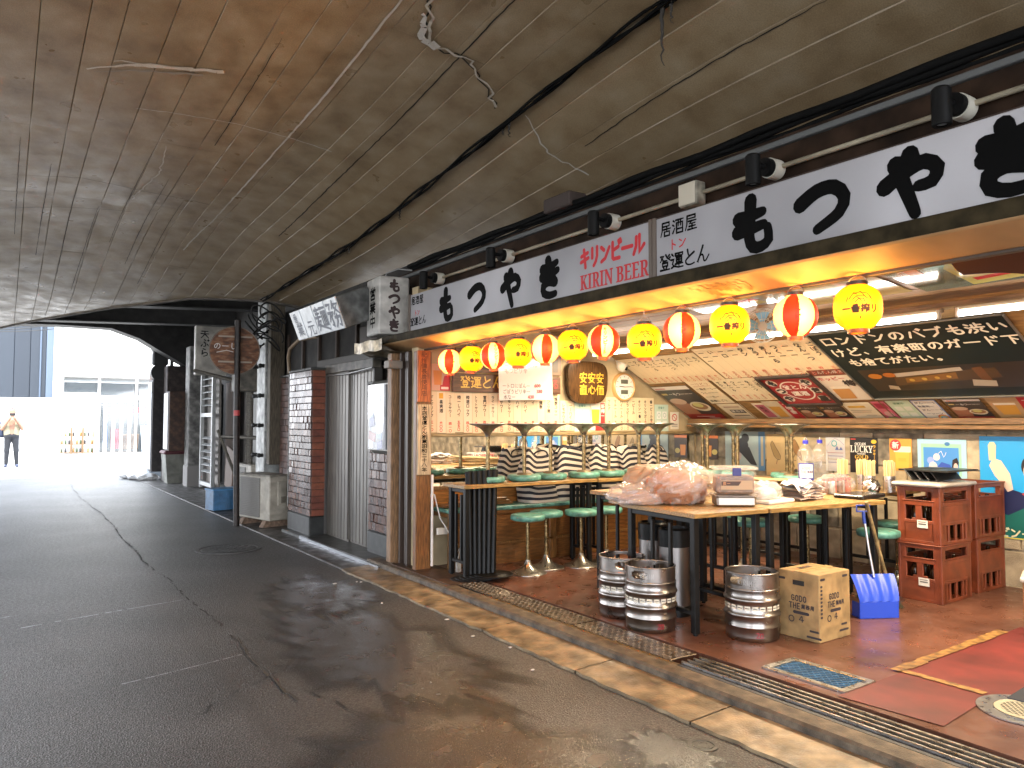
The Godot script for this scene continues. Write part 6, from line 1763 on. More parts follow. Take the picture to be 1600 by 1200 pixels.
func posters_back():
	var P := func(called: String, label: String, z0: float, y0: float, w: float, h: float, base, items: Array) -> Node3D:
		return sheet(called, label, "poster", Vector3(6.53, y0, z0), Z, Y, w, h, base, items, 0.4, "posters on the stone back wall")
	P.call("poster", "orange drink poster in the far corner of the back wall", -5.98, 0.93, 0.20, 0.26, [0.05, 0.035, 0.03], [["rect", 0, 0.23, 0.2, 0.03, [0.5, 0.15, 0.05]], ["poly", [0.03, 0.03, 0.10, 0.03, 0.11, 0.15, 0.02, 0.15], [0.55, 0.22, 0.06]], ["ell", 0.15, 0.08, 0.04, 0.03, [0.5, 0.42, 0.15]]])
	P.call("poster", "pale blue poster with dark bird silhouette behind the upturned stools", -5.68, 0.84, 0.52, 0.40, [0.30, 0.38, 0.40], [["ell", 0.22, 0.25, 0.09, 0.08, [0.03, 0.035, 0.045]], ["ell", 0.27, 0.33, 0.05, 0.05, [0.03, 0.035, 0.045]], ["poly", [0.18, 0.20, 0.34, 0.06, 0.42, 0.05, 0.32, 0.24], [0.03, 0.035, 0.045]], ["ell", 0.17, 0.14, 0.05, 0.05, [0.45, 0.36, 0.34]], ["rect", 0.44, 0.0, 0.08, 0.40, [0.10, 0.22, 0.40]], ["rect", 0.47, 0.05, 0.03, 0.3, [0.4, 0.35, 0.25]]])
	P.call("poster", "tan paper with ink drawings of two perched birds", -5.14, 0.80, 0.46, 0.42, [0.50, 0.36, 0.18], [["poly", [0.05, 0.31, 0.07, 0.35, 0.11, 0.29, 0.17, 0.20, 0.15, 0.16, 0.09, 0.20], [0.34, 0.23, 0.10]], ["line", [0.05, 0.31, 0.07, 0.35, 0.11, 0.29, 0.17, 0.20, 0.15, 0.16, 0.09, 0.20, 0.05, 0.31], 0.005, [0.07, 0.05, 0.03]], ["line", [0.13, 0.16, 0.12, 0.12], 0.006, [0.06, 0.04, 0.03]], ["poly", [0.30, 0.34, 0.33, 0.37, 0.36, 0.34, 0.40, 0.26, 0.42, 0.16, 0.38, 0.20, 0.33, 0.24], [0.30, 0.16, 0.06]], ["line", [0.30, 0.34, 0.33, 0.37, 0.36, 0.34, 0.40, 0.26, 0.42, 0.16, 0.38, 0.20, 0.33, 0.24, 0.30, 0.34], 0.005, [0.06, 0.04, 0.02]], ["line", [0.34, 0.22, 0.31, 0.17, 0.33, 0.10], 0.007, [0.06, 0.04, 0.02]], ["line", [0.28, 0.175, 0.35, 0.16], 0.006, [0.06, 0.04, 0.02]], ["ell", 0.35, 0.04, 0.03, 0.04, [0.08, 0.06, 0.05]]])
	P.call("poster", "white map-like poster with teal spot behind the clear bottles", -4.46, 0.88, 0.20, 0.32, [0.52, 0.50, 0.50], [["ring", 0.09, 0.26, 0.03, 0.03, 0.3, [0.05, 0.3, 0.32]], ["line", [0.02, 0.24, 0.10, 0.31, 0.19, 0.25], 0.006, [0.3, 0.3, 0.4]], ["rect", 0.02, 0.17, 0.16, 0.006, [0.4, 0.2, 0.2]], ["rect", 0.02, 0.14, 0.16, 0.006, [0.2, 0.2, 0.35]], ["rect", 0.02, 0.11, 0.16, 0.006, [0.4, 0.3, 0.15]], ["rect", 0.02, 0.08, 0.16, 0.006, [0.2, 0.2, 0.35]], ["poly", [0.10, 0.20, 0.12, 0.24, 0.14, 0.20, 0.16, 0.23, 0.18, 0.20], [0.12, 0.16, 0.35]]])
	var lk = P.call("poster", "black whisky poster behind the chopstick holders", -4.21, 0.88, 0.27, 0.32, [0.012, 0.010, 0.010], [["rect", 0.225, 0.10, 0.035, 0.16, [0.03, 0.02, 0.02]], ["text", "ラッキーハイ", 0.223, 0.255, 0.030, 0.15, true, 1.0, [0.65, 0.4, 0.05]], ["ell", 0.235, 0.285, 0.026, 0.018, [0.7, 0.45, 0.04]], ["rect", 0.01, 0.30, 0.05, 0.010, [0.5, 0.05, 0.04]]])
	latin("LUCKY", mat([0.75, 0.72, 0.66], 0.4), lk, Vector3(0.115, 0.215, 0.003), X, Y, 0.062, true, 0.74)
	latin("OCEAN", mat([0.75, 0.72, 0.66], 0.4), lk, Vector3(0.105, 0.262, 0.003), X, Y, 0.024, true, 0.9)
	latin("WHISKY", mat([0.75, 0.72, 0.66], 0.4), lk, Vector3(0.115, 0.172, 0.003), X, Y, 0.014, true, 1.0)
	latin("GOLD", mat([0.65, 0.42, 0.08], 0.4), lk, Vector3(0.115, 0.143, 0.003), X, Y, 0.034, true, 0.95)
	P.call("poster", "orange beer mug poster with red badge on the back wall", -3.83, 0.92, 0.20, 0.28, [0.60, 0.30, 0.05], [["poly", [0.06, 0.02, 0.17, 0.02, 0.18, 0.18, 0.05, 0.18], [0.66, 0.40, 0.06]], ["rect", 0.04, 0.16, 0.15, 0.05, [0.72, 0.66, 0.52]], ["ell", 0.055, 0.22, 0.05, 0.05, [0.55, 0.04, 0.04]], ["text", "新", 0.025, 0.25, 0.06, 0.13, false, 1.0, [0.75, 0.7, 0.65]], ["rect", 0.08, 0.08, 0.07, 0.03, [0.62, 0.36, 0.05]]])
	P.call("poster", "light blue illustrated poster with green frame above the crates", -3.58, 0.88, 0.40, 0.32, [0.34, 0.58, 0.70], [["rect", 0.03, 0.02, 0.33, 0.26, [0.30, 0.60, 0.40]], ["rect", 0.05, 0.03, 0.29, 0.22, [0.06, 0.25, 0.62]], ["ell", 0.11, 0.14, 0.03, 0.03, [0.25, 0.35, 0.7]], ["ell", 0.16, 0.17, 0.028, 0.03, [0.6, 0.55, 0.6]], ["ell", 0.13, 0.09, 0.035, 0.04, [0.65, 0.58, 0.6]], ["poly", [0.16, 0.08, 0.20, 0.13, 0.27, 0.11, 0.30, 0.04, 0.24, 0.03, 0.2, 0.06], [0.03, 0.08, 0.42]], ["poly", [0.28, 0.06, 0.29, 0.15, 0.325, 0.17, 0.34, 0.13, 0.33, 0.09, 0.31, 0.03], [0.015, 0.012, 0.015]], ["ell", 0.315, 0.09, 0.018, 0.035, [0.62, 0.45, 0.42]], ["ell", 0.25, 0.28, 0.022, 0.016, [0.05, 0.18, 0.42]], ["line", [0.17, 0.19, 0.2, 0.22, 0.22, 0.17, 0.24, 0.21], 0.004, [0.7, 0.72, 0.75]]])
	# bright blue advertising poster of a smiling person raising a glass (plain generic figure)
	P.call("poster", "large bright blue poster of a person raising a glass behind the crates", -3.08, 0.44, 0.62, 0.79, [0.015, 0.30, 0.66], [
		["poly", [0.10, 0.06, 0.62, 0.06, 0.62, 0.36, 0.50, 0.40, 0.42, 0.34, 0.30, 0.36, 0.17, 0.40, 0.10, 0.30], [0.012, 0.018, 0.07]], ["poly", [0.05, 0.02, 0.62, 0.0, 0.62, 0.24, 0.34, 0.26, 0.20, 0.18, 0.05, 0.22], [0.01, 0.12, 0.10]],
		["poly", [0.20, 0.36, 0.24, 0.38, 0.22, 0.50, 0.16, 0.60, 0.10, 0.62, 0.07, 0.56, 0.11, 0.48, 0.16, 0.42], [0.66, 0.50, 0.40]], ["poly", [0.07, 0.60, 0.12, 0.60, 0.125, 0.72, 0.11, 0.745, 0.08, 0.745, 0.065, 0.72], [0.62, 0.52, 0.34]],
		["ell", 0.42, 0.56, 0.12, 0.11, [0.012, 0.010, 0.012]], ["ell", 0.40, 0.52, 0.085, 0.105, [0.68, 0.52, 0.42]], ["poly", [0.33, 0.36, 0.46, 0.36, 0.45, 0.45, 0.35, 0.45], [0.66, 0.50, 0.40]], ["poly", [0.30, 0.35, 0.36, 0.31, 0.46, 0.36, 0.44, 0.37, 0.36, 0.33, 0.32, 0.37], [0.5, 0.04, 0.04]], ["line", [0.355, 0.475, 0.375, 0.465, 0.40, 0.475], 0.010, [0.5, 0.04, 0.05]], ["line", [0.365, 0.545, 0.39, 0.55], 0.006, [0.03, 0.02, 0.02]], ["line", [0.425, 0.545, 0.45, 0.54], 0.006, [0.03, 0.02, 0.02]], ["text", "ービング", 0.05, 0.085, 0.075, 0.16, false, 1.0, [0.66, 0.64, 0.40]], ["rect", 0.05, 0.002, 0.45, 0.010, [0.6, 0.5, 0.05]]])
var stool_src: Node3D
func make_stool(label: String, group: String) -> Node3D:
	var t := thing("round_stool", label, "stool", Vector3.ZERO, 0, group)
	var green := mat([0.17, 0.47, 0.38], 0.42, {"tex": "grime", "scale": 4.0})
	var steel := mat([0.52, 0.50, 0.47], 0.32, {"metal": 1.0, "rtex": "r_metal", "scale": 5.0, "tex": "fine"})
	var brass := mat([0.50, 0.36, 0.17], 0.35, {"metal": 0.9, "tex": "grime", "scale": 6.0, "rtex": "r_metal"})
	var mb := Mb.new()
	mb.lathe([Vector2(0, 0.445), Vector2(0.135, 0.445), Vector2(0.146, 0.452), Vector2(0.148, 0.475), Vector2(0.144, 0.490), Vector2(0.12, 0.497), Vector2(0, 0.499)], 32)
	part(mb, "seat", green, t)
	mb = Mb.new()
	mb.lathe([Vector2(0.0, 0.430), Vector2(0.06, 0.430), Vector2(0.07, 0.4455)], 24)
	part(mb, "seat_plate", mat([0.2, 0.16, 0.1], 0.5, {"metal": 0.7}), t)
	mb = Mb.new()
	mb.lathe([Vector2(0.0165, 0.12), Vector2(0.0165, 0.43)], 18)
	mb.lathe_sharp([Vector2(0.019, 0.11), Vector2(0.021, 0.112), Vector2(0.021, 0.128), Vector2(0.0165, 0.13)], 18)
	part(mb, "stem", brass, t)
	mb = Mb.new()
	mb.lathe([Vector2(0.158, 0.0), Vector2(0.160, 0.004), Vector2(0.155, 0.009), Vector2(0.11, 0.022), Vector2(0.07, 0.040), Vector2(0.042, 0.066), Vector2(0.028, 0.09), Vector2(0.0205, 0.115)], 36)
	part(mb, "foot", steel, t)
	return t
func put_stool(label: String, at: Vector3, upside := false, group := "upright green stools"):
	var t: Node3D
	if stool_src == null:
		stool_src = make_stool(label, group)
		t = stool_src
	else:
		t = copy(stool_src, label, at)
		t.set_meta("group", group)
	t.position = at
	if upside:
		t.rotation = Vector3(PI, at.x * 7.0, 0)
		t.position.y = at.y + 0.4995
	else:
		t.rotation = Vector3(0, at.x * 5.0, 0)

func table(label: String, at: Vector3, w: float, d: float, h: float, turn: float, mid_bar := true) -> Node3D:
	var t := thing("table", label, "table", at, turn, "wooden topped tables with black steel legs")
	var mb := Mb.new()
	mb.box(Vector3(0, h - 0.014, 0), Vector3(w, 0.028, d), 0.003)
	part(mb, "tabletop", mat([0.56, 0.35, 0.14], 0.32, {"tex": "grain", "scale": Vector3(0.8, 6, 6), "rtex": "r_gloss", "rmul": 1.6}), t)
	mb = Mb.new()
	for e in [[0, d / 2 + 0.0015, w - 0.004, 0.002], [0, -d / 2 - 0.0015, w - 0.004, 0.002]]:
		mb.box(Vector3(e[0], h - 0.014, e[1]), Vector3(e[2], 0.024, e[3]))
	for e in [-1.0, 1.0]:
		mb.box(Vector3(e * (w / 2 + 0.0015), h - 0.014, 0), Vector3(0.002, 0.024, d - 0.004))
	part(mb, "edging", mat([0.50, 0.29, 0.09], 0.4, {"tex": "grain", "scale": Vector3(0.8, 6, 6)}), t)
	var blk := mat(0.006, 0.4, {"spec": 0.35})
	for sx in [-1.0, 1.0]:
		for sz in [-1.0, 1.0]:
			mb = Mb.new()
			mb.box(Vector3(sx * (w / 2 - 0.05), h / 2 - 0.008, sz * (d / 2 - 0.06)), Vector3(0.04, h - 0.04, 0.04), 0.003)
			mb.cyl(Vector3(sx * (w / 2 - 0.05), 0.014, sz * (d / 2 - 0.06)), Vector3(sx * (w / 2 - 0.05), 0.0, sz * (d / 2 - 0.06)), 0.014, 10)
			part(mb, "leg", blk, t)
		mb = Mb.new()
		mb.box(Vector3(sx * (w / 2 - 0.05), h - 0.05, 0), Vector3(0.028, 0.03, d - 0.16), 0.003)
		part(mb, "top_rail", blk, t)
		mb = Mb.new()
		mb.box(Vector3(sx * (w / 2 - 0.05), 0.13, 0), Vector3(0.026, 0.026, d - 0.16), 0.003)
		part(mb, "stretcher", blk, t)
		if mid_bar:
			mb = Mb.new()
			mb.box(Vector3(sx * (w / 2 - 0.05), h / 2 + 0.03, -d * 0.12), Vector3(0.022, h - 0.23, 0.022), 0.002)
			part(mb, "upright", blk, t)
			mb = Mb.new()
			mb.box(Vector3(sx * (w / 2 - 0.05), h / 2 + 0.03, d * 0.12), Vector3(0.022, h - 0.23, 0.022), 0.002)
			part(mb, "upright", blk, t)
	mb = Mb.new()
	mb.box(Vector3(0, h - 0.05, -d / 2 + 0.06), Vector3(w - 0.13, 0.03, 0.026), 0.003)
	part(mb, "top_rail", blk, t)
	return t

func keg(label: String, at: Vector3, turn: float, group: String):
	var t := thing("beer_keg", label, "keg", at, turn, group)
	var st := mat([0.44, 0.40, 0.37], 0.3, {"metal": 1.0, "rtex": "r_metal", "scale": 2.0, "tex": "soft"})
	var mb := Mb.new()
	var pr := [Vector2(0.140, 0.0), Vector2(0.150, 0.004), Vector2(0.152, 0.03), Vector2(0.153, 0.075), Vector2(0.160, 0.082), Vector2(0.161, 0.086), Vector2(0.155, 0.094), Vector2(0.155, 0.135), Vector2(0.163, 0.143), Vector2(0.165, 0.150), Vector2(0.162, 0.158), Vector2(0.155, 0.166), Vector2(0.155, 0.222), Vector2(0.163, 0.231), Vector2(0.165, 0.238), Vector2(0.162, 0.246), Vector2(0.155, 0.254), Vector2(0.155, 0.292), Vector2(0.158, 0.297), Vector2(0.153, 0.302)]
	mb.lathe(pr, 40)
	mb.lathe([Vector2(0.153, 0.302), Vector2(0.12, 0.318), Vector2(0.06, 0.325), Vector2(0.0, 0.327)], 40)
	part(mb, "barrel", st, t)
	# collar with hand holes cut through
	mb = Mb.new()
	mb.smooth(1)
	var seg := 64
	var rows := [0.300, 0.322, 0.331, 0.362, 0.371, 0.386]
	for k in seg:
		var a0 := TAU * k / seg
		var a1 := TAU * (k + 1) / seg
		var hole := ((k + 40) % 32) < 7
		for r in rows.size() - 1:
			if hole and r >= 1 and r <= 3:
				if not ((r == 1 or r == 3) and ((k + 40) % 32 == 0 or (k + 40) % 32 == 6)): continue
			for q in [0.153, 0.149]:
				var n := Vector3(cos(a0), 0, sin(a0)) * (1.0 if q > 0.15 else -1.0)
				mb.quad(Vector3(cos(a0) * q, rows[r], sin(a0) * q), Vector3(cos(a1) * q, rows[r], sin(a1) * q), Vector3(cos(a1) * q, rows[r + 1], sin(a1) * q), Vector3(cos(a0) * q, rows[r + 1], sin(a0) * q), n)
	part(mb, "collar", st, t)
	mb = Mb.new()
	var ring := []
	for k in 41: ring.append(Vector3(cos(TAU * k / 40.0) * 0.151, 0.388, sin(TAU * k / 40.0) * 0.151))
	mb.tube(ring, 0.006, 8, false)
	part(mb, "rim", st, t)
	mb = Mb.new()
	mb.lathe_sharp([Vector2(0.032, 0.325), Vector2(0.032, 0.345), Vector2(0.022, 0.347), Vector2(0.022, 0.336), Vector2(0, 0.336)], 20)
	part(mb, "valve", mat(0.3, 0.35, {"metal": 1.0}), t)
	for k in 11:
		mb = Mb.new()
		var a := deg_to_rad(50.0 + 16.0 * k)
		var wrap := func(p: Vector2, h: float) -> Vector3:
			var aa := a - p.x / 0.1555
			return Vector3(cos(aa) * (0.1555 + h), 0.195 - p.y, sin(aa) * (0.1555 + h))
		for j in 4:
			var x0 := -0.016 + 0.008 * j
			mb.quad(wrap.call(Vector2(x0, -0.013), 0.001), wrap.call(Vector2(x0 + 0.008, -0.013), 0.001), wrap.call(Vector2(x0 + 0.008, 0.013), 0.001), wrap.call(Vector2(x0, 0.013), 0.001), Vector3(cos(a), 0, sin(a)))
		var lab := part(mb, "sticker", mat([0.66, 0.60, 0.48], 0.5), t)
		mb = Mb.new()
		ribbon(mb, [Vector2(-0.011, -0.001), Vector2(-0.002, -0.001)], 0.005, wrap, 0.0016)
		ribbon(mb, [Vector2(0.001, 0.0), Vector2(0.011, 0.0)], 0.004, wrap, 0.0016)
		part(mb, "print", mat(0.05, 0.5), lab)
	mb = Mb.new()
	var a2 := deg_to_rad(112.0)
	var wr := func(p: Vector2, h: float) -> Vector3:
		var aa := a2 - p.x / 0.153
		return Vector3(cos(aa) * (0.1535 + h), 0.055 - p.y, sin(aa) * (0.1535 + h))
	ribbon(mb, [Vector2(0.0, 0.0), Vector2(0.012, -0.004), Vector2(0.014, 0.006), Vector2(0.0, 0.024), Vector2(0.016, 0.024)], 0.004, wr, 0.001)
	ribbon(mb, [Vector2(0.022, 0.0), Vector2(0.036, 0.0), Vector2(0.037, 0.023), Vector2(0.022, 0.024), Vector2(0.021, 0.001)], 0.004, wr, 0.001)
	part(mb, "stencil_number", mat([0.35, 0.02, 0.03], 0.5), t)
	mb = Mb.new()
	var a3 := deg_to_rad(150.0)
	var wr3 := func(p: Vector2, h: float) -> Vector3:
		var aa := a3 - p.x / 0.153
		return Vector3(cos(aa) * (0.1535 + h), 0.355 - p.y, sin(aa) * (0.1535 + h))
	# embossed maker's letters K I R I N
	var kx := 0.0
	for gl in [[[0, 0, 0, 26], [12, 0, 1, 14, 13, 26]], [[0, 0, 0, 26]], [[0, 26, 0, 0, 10, 1, 11, 12, 1, 14, 12, 26]], [[0, 0, 0, 26]], [[0, 26, 0, 0, 12, 26, 12, 0]]]:
		var mx := 0.0
		for s in gl:
			var p := []
			for j in range(0, s.size(), 2):
				p.append(Vector2(kx + s[j] * 0.001, s[j + 1] * 0.001)); mx = maxf(mx, s[j])
			ribbon(mb, p, 0.0045, wr3, 0.0008)
		kx += mx * 0.001 + 0.010
	part(mb, "embossing", mat([0.42, 0.39, 0.37], 0.35, {"metal": 1.0}), t)

func crate(label: String, at: Vector3, turn: float):
	var t := thing("bottle_crate", label, "crate", at, turn, "rust red plastic bottle crates")
	var m := mat([0.21, 0.045, 0.016], 0.42, {"tex": "soft", "scale": 3.0})
	var W := 0.44
	var D := 0.31
	var H := 0.405
	for side in 4:
		var mb := Mb.new()
		var L := W if side % 2 == 0 else D
		var off := D / 2 if side % 2 == 0 else W / 2
		var bs := Basis(Y, [0.0, PI / 2, PI, -PI / 2][side])
		var add := func(x: float, y: float, sx: float, sy: float, dz := 0.0, th := 0.018):
			mb.box(bs * Vector3(x, y, off - 0.011 + dz), Vector3(sx, sy, th), 0.003, bs)
		# corner posts, rims, mid bands
		add.call(-L / 2 + 0.03, H / 2, 0.06, H)
		add.call(L / 2 - 0.03, H / 2, 0.06, H)
		add.call(0, H - 0.018, L - 0.1, 0.036, 0.002)
		add.call(0, H - 0.004, L + 0.004, 0.010, 0.006, 0.026)
		add.call(0, 0.012, L - 0.1, 0.024, 0.001)
		add.call(0, H * 0.70, L - 0.1, 0.030, 0.002)
		add.call(0, H * 0.75, L - 0.08, 0.008, 0.006)
		add.call(0, H * 0.36 if side % 2 == 0 else H * 0.38, L - 0.1, 0.024, 0.002)
		if side % 2 == 0:
			add.call(0, H * 0.53, L - 0.1, H * 0.34)
			for k in 3: add.call(-L * 0.22 + k * L * 0.22, H * 0.2, 0.022, H * 0.34)
			add.call(-L * 0.36, H * 0.19, 0.05, H * 0.34)
			add.call(L * 0.36, H * 0.19, 0.05, H * 0.34)
		else:
			add.call(0, H * 0.20, L - 0.1, H * 0.32)
			add.call(0, H * 0.53, 0.045, H * 0.32)
			add.call(-0.035, H * 0.42, 0.03, 0.02)
			add.call(0.035, H * 0.42, 0.03, 0.02)
		part(mb, "side", m, t)
	var mb2 := Mb.new()
	mb2.box(Vector3(0, 0.012, 0), Vector3(W - 0.05, 0.016, D - 0.05))
	part(mb2, "floor", m, t)
	mb2 = Mb.new()
	mb2.box(Vector3(-W / 2 - 0.003, 0.14, 0.03), Vector3(0.003, 0.055, 0.075))
	var lb := part(mb2, "sticker", mat([0.60, 0.57, 0.52], 0.5), t)
	mb2 = Mb.new()
	mb2.box(Vector3(-W / 2 - 0.0054, 0.14, 0.03), Vector3(0.001, 0.008, 0.055))
	mb2.box(Vector3(-W / 2 - 0.0054, 0.155, 0.03), Vector3(0.001, 0.004, 0.055))
	part(mb2, "print", mat(0.08, 0.5), lb)

func bottle_brown(label: String, at: Vector3):
	var mb := Mb.new()
	mb.lathe([Vector2(0, 0), Vector2(0.034, 0.0), Vector2(0.036, 0.006), Vector2(0.036, 0.17), Vector2(0.03, 0.20), Vector2(0.015, 0.235), Vector2(0.0135, 0.275), Vector2(0.015, 0.28), Vector2(0, 0.283)], 18, at)
	solo(mb, "beer_bottle", mat([0.03, 0.014, 0.006], 0.12), label, "bottle", "empty brown bottles in the crates")

func striped_bag(label: String, at: Vector3, w: float, h: float, d: float, turn: float, sd: int):
	var t := thing("striped_tote_bag", label, "bag", at, turn, "navy striped tote bags on the bench")
	var rng := RandomNumberGenerator.new()
	rng.seed = sd
	var ph := rng.randf() * 6.0
	var shape := func(u: float, v: float) -> Vector3:
		# u round, v up
		var a := TAU * u
		var k := 1.0 - 0.20 * v * v + 0.05 * sin(a * 3.0 + ph + v * 4.0)
		var sx := pow(absf(cos(a)), 0.55) * signf(cos(a)) * w / 2 * k
		var sz := pow(absf(sin(a)), 0.55) * signf(sin(a)) * d / 2 * k * (1.0 - 0.45 * v * v)
		return Vector3(sx + 0.02 * sin(v * 5.0 + ph), h * v * (0.93 + 0.07 * sin(a * 2.0 + ph)) + 0.012 * sin(a * 5.0 + ph) * v, sz)
	var bands := 18
	for b in bands:
		var mb := Mb.new()
		mb.smooth(1)
		for k in 32:
			for j in 2:
				var v0 := (b + j * 0.5) / float(bands)
				var v1 := (b + (j + 1) * 0.5) / float(bands)
				var p: Vector3 = shape.call(k / 32.0, v0)
				var q: Vector3 = shape.call((k + 1) / 32.0, v0)
				var r: Vector3 = shape.call((k + 1) / 32.0, v1)
				var s: Vector3 = shape.call(k / 32.0, v1)
				mb.quad(p, q, r, s, Vector3(p.x, 0.001, p.z))
		part(mb, "stripe", mat([0.62, 0.54, 0.45], 0.85, {"tex": "fine", "scale": 6.0}) if b % 2 == 0 else mat([0.014, 0.014, 0.022], 0.85), t)
	for s in [-1.0, 1.0]:
		var mb := Mb.new()
		var pts := []
		for k in 11:
			var a := PI * k / 10.0
			pts.append(Vector3(cos(a) * w * 0.22, h * 0.9 + sin(a) * 0.10 * h - 0.02, s * d * 0.16 + 0.02 * sin(a)))
		mb.tube(pts, 0.008, 6)
		part(mb, "handle", mat([0.012, 0.012, 0.018], 0.8), t)
	var mb3 := Mb.new()
	mb3.grid(func(u: float, v: float) -> Vector3:
		var p: Vector3 = shape.call(u, 0.97)
		return Vector3(p.x * v, p.y + 0.02 * (1.0 - v), p.z * v), 24, 4, Vector3.UP)
	part(mb3, "closed_top", mat([0.5, 0.44, 0.37], 0.85), t)

func crumpled(mb: Mb, c: Vector3, r: Vector3, sd: int, amp: float, freq := 6.0, floor_y := -10.0, nu := 36, nv := 20):
	var n := FastNoiseLite.new()
	n.seed = sd
	n.frequency = 1.0
	n.fractal_octaves = 3
	mb.smooth(4)
	var P := []
	for j in nv + 1:
		for i in nu:
			var a := TAU * i / nu
			var b := PI * j / nv
			var d := Vector3(sin(b) * cos(a), cos(b), sin(b) * sin(a))
			var k := 1.0 + amp * n.get_noise_3dv(d * freq) + amp * 0.7 * absf(n.get_noise_3dv(d * freq * 2.3 + Vector3(5, 5, 5)))
			var p := c + Vector3(d.x * r.x, d.y * r.y, d.z * r.z) * k
			p.y = maxf(p.y, floor_y)
			P.append(p)
	for j in nv:
		for i in nu:
			var i2 := (i + 1) % nu
			var A: Vector3 = P[j * nu + i]
			var n2 := A - c
			if n2.length() < 1e-5: n2 = Vector3.UP
			mb.quad(A, P[j * nu + i2], P[(j + 1) * nu + i2], P[(j + 1) * nu + i], (P[(j + 1) * nu + i] + P[j * nu + i2]) * 0.5 - c)
	mb.flat()

func clear_bottle(label: String, at: Vector3, turn: float, with_label: bool):
	var t := thing("plastic_bottle", label, "bottle", at, turn, "four litre clear spirit bottles")
	var pr := [Vector2(0, 0.004), Vector2(0.05, 0.0), Vector2(0.066, 0.008), Vector2(0.068, 0.03), Vector2(0.066, 0.05), Vector2(0.068, 0.06), Vector2(0.068, 0.21), Vector2(0.066, 0.225), Vector2(0.068, 0.235), Vector2(0.067, 0.27), Vector2(0.058, 0.305), Vector2(0.04, 0.335), Vector2(0.024, 0.352), Vector2(0.020, 0.365)]
	var mb := Mb.new()
	mb.lathe(pr, 32)
	part(mb, "bottle", mat([0.92, 0.95, 0.97], 0.06, {"alpha": 0.05}), t)
	mb = Mb.new()
	mb.lathe_sharp([Vector2(0, 0.362), Vector2(0.022, 0.362), Vector2(0.022, 0.388), Vector2(0.019, 0.392), Vector2(0, 0.392)], 20)
	part(mb, "cap", mat([0.03, 0.03, 0.42], 0.35), t)
	mb = Mb.new()
	var hd := []
	for k in 9: hd.append(Vector3(cos(PI * k / 8.0) * 0.018, 0.392 + sin(PI * k / 8.0) * 0.022, 0))
	mb.tube(hd, 0.002, 6)
	part(mb, "carry_loop", mat(0.6, 0.3), t)
	if with_label:
		var lm := func(col, y0: float, y1: float, a0: float, a1: float, lift: float, called: String) -> MeshInstance3D:
			var m := Mb.new()
			m.smooth(1)
			for k in 12:
				var b0 := lerpf(a0, a1, k / 12.0)
				var b1 := lerpf(a0, a1, (k + 1) / 12.0)
				var r := 0.0685 + lift
				m.quad(Vector3(cos(b0) * r, y0, sin(b0) * r), Vector3(cos(b1) * r, y0, sin(b1) * r), Vector3(cos(b1) * r, y1, sin(b1) * r), Vector3(cos(b0) * r, y1, sin(b0) * r), Vector3(cos(b0), 0, sin(b0)))
			return part(m, called, mat(col, 0.35), t)
		var fc := deg_to_rad(142.0)
		lm.call([0.04, 0.05, 0.30], 0.065, 0.205, fc - 1.0, fc + 1.0, 0.0005, "label")
		lm.call([0.70, 0.70, 0.70], 0.085, 0.195, fc - 0.8, fc + 0.8, 0.0012, "label_panel")
		var wr := func(p: Vector2, h: float) -> Vector3:
			var aa := fc - p.x / 0.0685
			return Vector3(cos(aa) * (0.0690 + h), 0.175 - p.y, sin(aa) * (0.0690 + h))
		mb = Mb.new()
		godo(mb, wr, -0.046, 0.0, 0.021)
		letters(mb, "業務用", wr, 0.006, 0.031, 0.018, 0.17)
		ribbon(mb, [Vector2(-0.02, 0.064), Vector2(0.024, 0.064)], 0.006, wr, 0.0014)
		part(mb, "lettering", mat([0.05, 0.05, 0.16], 0.4), t)

# the block letters G O D O / T H E drawn as strokes
func godo(mb: Mb, wr: Callable, x: float, y: float, s: float):
	var fs := {"G": [[0.9, 0.15, 0.5, 0.0, 0.1, 0.15, 0.1, 0.85, 0.5, 1.0, 0.9, 0.85, 0.9, 0.5, 0.55, 0.5]], "O": [[0.5, 0.0, 0.1, 0.15, 0.1, 0.85, 0.5, 1.0, 0.9, 0.85, 0.9, 0.15, 0.5, 0.0]], "D": [[0.1, 0.0, 0.1, 1.0, 0.6, 1.0, 0.9, 0.75, 0.9, 0.25, 0.6, 0.0, 0.1, 0.0]], "T": [[0.0, 0.0, 1.0, 0.0], [0.5, 0.0, 0.5, 1.0]], "H": [[0.1, 0.0, 0.1, 1.0], [0.9, 0.0, 0.9, 1.0], [0.1, 0.5, 0.9, 0.5]], "E": [[0.9, 0.0, 0.1, 0.0, 0.1, 1.0, 0.9, 1.0], [0.1, 0.5, 0.75, 0.5]]}
	var k := 0
	for row in [["GODO", 0.5], ["THE", 0.0]]:
		var cx: float = x + row[1] * s
		for ch in row[0]:
			for st in fs[ch]:
				var p := []
				for j in range(0, st.size(), 2): p.append(Vector2(cx + st[j] * s * 0.62, y + k * s * 1.45 + st[j + 1] * s))
				ribbon(mb, p, s * 0.2, wr, 0.0014)
			cx += s * 0.84
		k += 1

